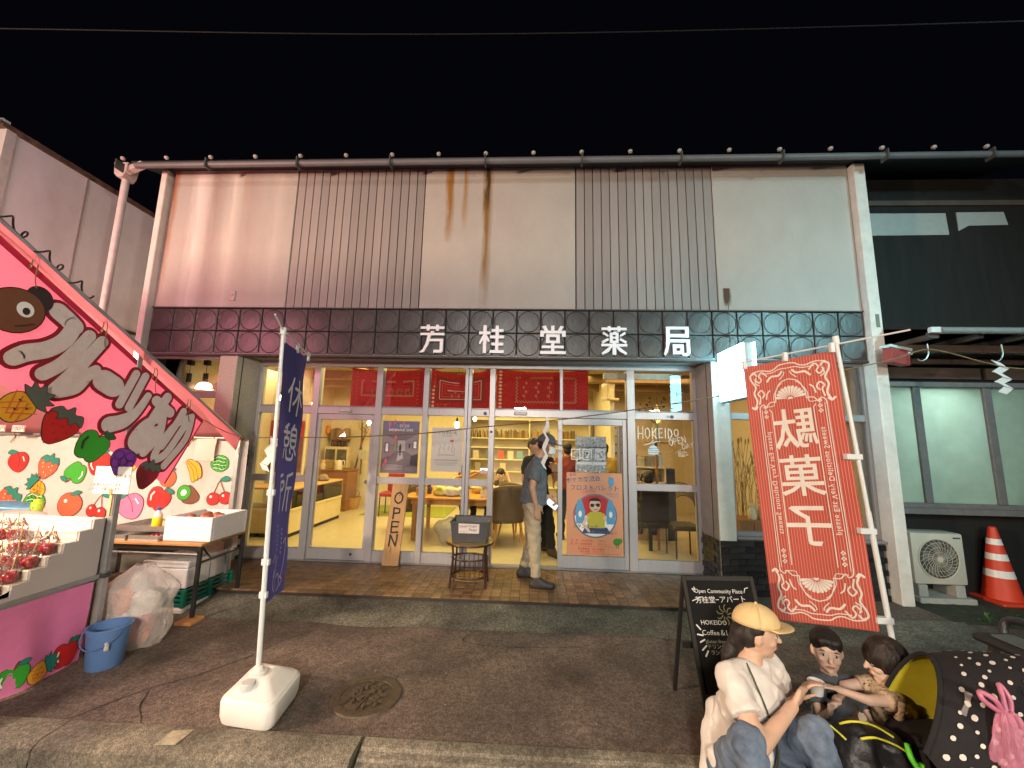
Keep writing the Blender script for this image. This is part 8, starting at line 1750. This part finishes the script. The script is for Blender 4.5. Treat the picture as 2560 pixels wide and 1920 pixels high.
# pink carrier bag on the stroller
pb = thing('carrier_bag', 'pink translucent carrier bag hanging from the stroller in front of the hood', 'bag', (6.62, -3.15, .25))
def pbf(a, b):
    th = a*2*PI; w = .018+.125*min(1, (b*1.18))**.75; n = .020*noise.noise(V((math.cos(th)*2, math.sin(th)*2, b*2.5)))+.012*noise.noise(V((math.cos(th)*6, math.sin(th)*6, b*4)))
    return (6.535+.05*b+(w+n)*math.cos(th), -3.17+(w*.62+n)*math.sin(th), .705-.46*b+.01*math.sin(th*5)*b)
MB().grid(pbf, 60, 30).build('bag_film', thin_plastic('pink_film', (.78, .30, .46), .48), pb, smooth=180)
MB().tube(smooth3([(6.52, -3.17, .70), (6.49, -3.18, .745), (6.46, -3.16, .76), (6.46, -3.17, .735), (6.51, -3.17, .70)], 5), [.009]*21, 8).build('bag_handle', mat('pink_handle', (.70, .25, .40), .4, trans=.3), pb, smooth=180); MB().tube(smooth3([(6.535, -3.17, .69), (6.55, -3.15, .74), (6.565, -3.13, .775), (6.575, -3.15, .735), (6.55, -3.17, .69)], 5), .008, 8).build('bag_handle', MATS['pink_handle'], pb, smooth=180)
for x, z, r, c in ((6.51, .46, .05, (.62, .48, .22)), (6.60, .44, .05, (.60, .40, .30)), (6.56, .36, .07, (.55, .46, .36)), (6.60, .53, .035, (.66, .34, .36))): crump(x, -3.17, z, r, r*.8, r*1.2, x*9, .25, 14, 10).build('snack_pack', mat('pack_%d' % int(c[0]*1000+c[2]*100), c, .6, var=.2), pb, smooth=60)
# black rucksack with yellow cords
bp_ = thing('rucksack', 'black rucksack with yellow green cords between the woman and the stroller', 'bag', (6.25, -2.85, 0))
grow('rucksack_body', [('c', (6.16, -2.86, .12), (6.20, -2.84, .36), .14, .085), ('c', (6.34, -2.84, .10), (6.35, -2.82, .34), .13, .08), ('c', (6.12, -2.90, .05), (6.40, -2.88, .05), .14, .14), ('c', (6.20, -2.84, .40), (6.34, -2.82, .37), .045, .05)], .011, mat('black_nylon', (.012, .012, .015), .45, var=.2, bump=.4, bscale=40), bp_, 2, lambda v: v+V((noise.noise(v*12), noise.noise(v*12+V((3, 0, 0))), noise.noise(v*12+V((0, 3, 0)))))*.022)
M_ycord = mat('yellow_cord', (.60, .58, .04), .6)
for P in ([(6.12, -2.88, .46), (6.18, -2.885, .475), (6.26, -2.89, .465), (6.33, -2.90, .43)], [(6.17, -2.93, .435), (6.23, -2.935, .445), (6.31, -2.935, .42), (6.36, -2.93, .39)], [(6.05, -2.85, .47), (6.10, -2.88, .435), (6.13, -2.90, .41)]): MB().tube(smooth3(P, 6), .0045, 6).build('cord', M_ycord, bp_, smooth=60)
MB().tube(smooth3([(6.36, -2.93, .425), (6.35, -2.95, .395), (6.365, -2.96, .36), (6.385, -2.96, .345), (6.39, -2.955, .37)], 6), .011, 8).build('lime_strap', mat('lime_strap', (.10, .55, .03), .5), bp_, smooth=60)
MB().bar((6.23, -2.97, .34), (6.27, -2.975, .20), .01, .006).build('zip_line', mat('zip_grey', (.10, .10, .10), .4), bp_)
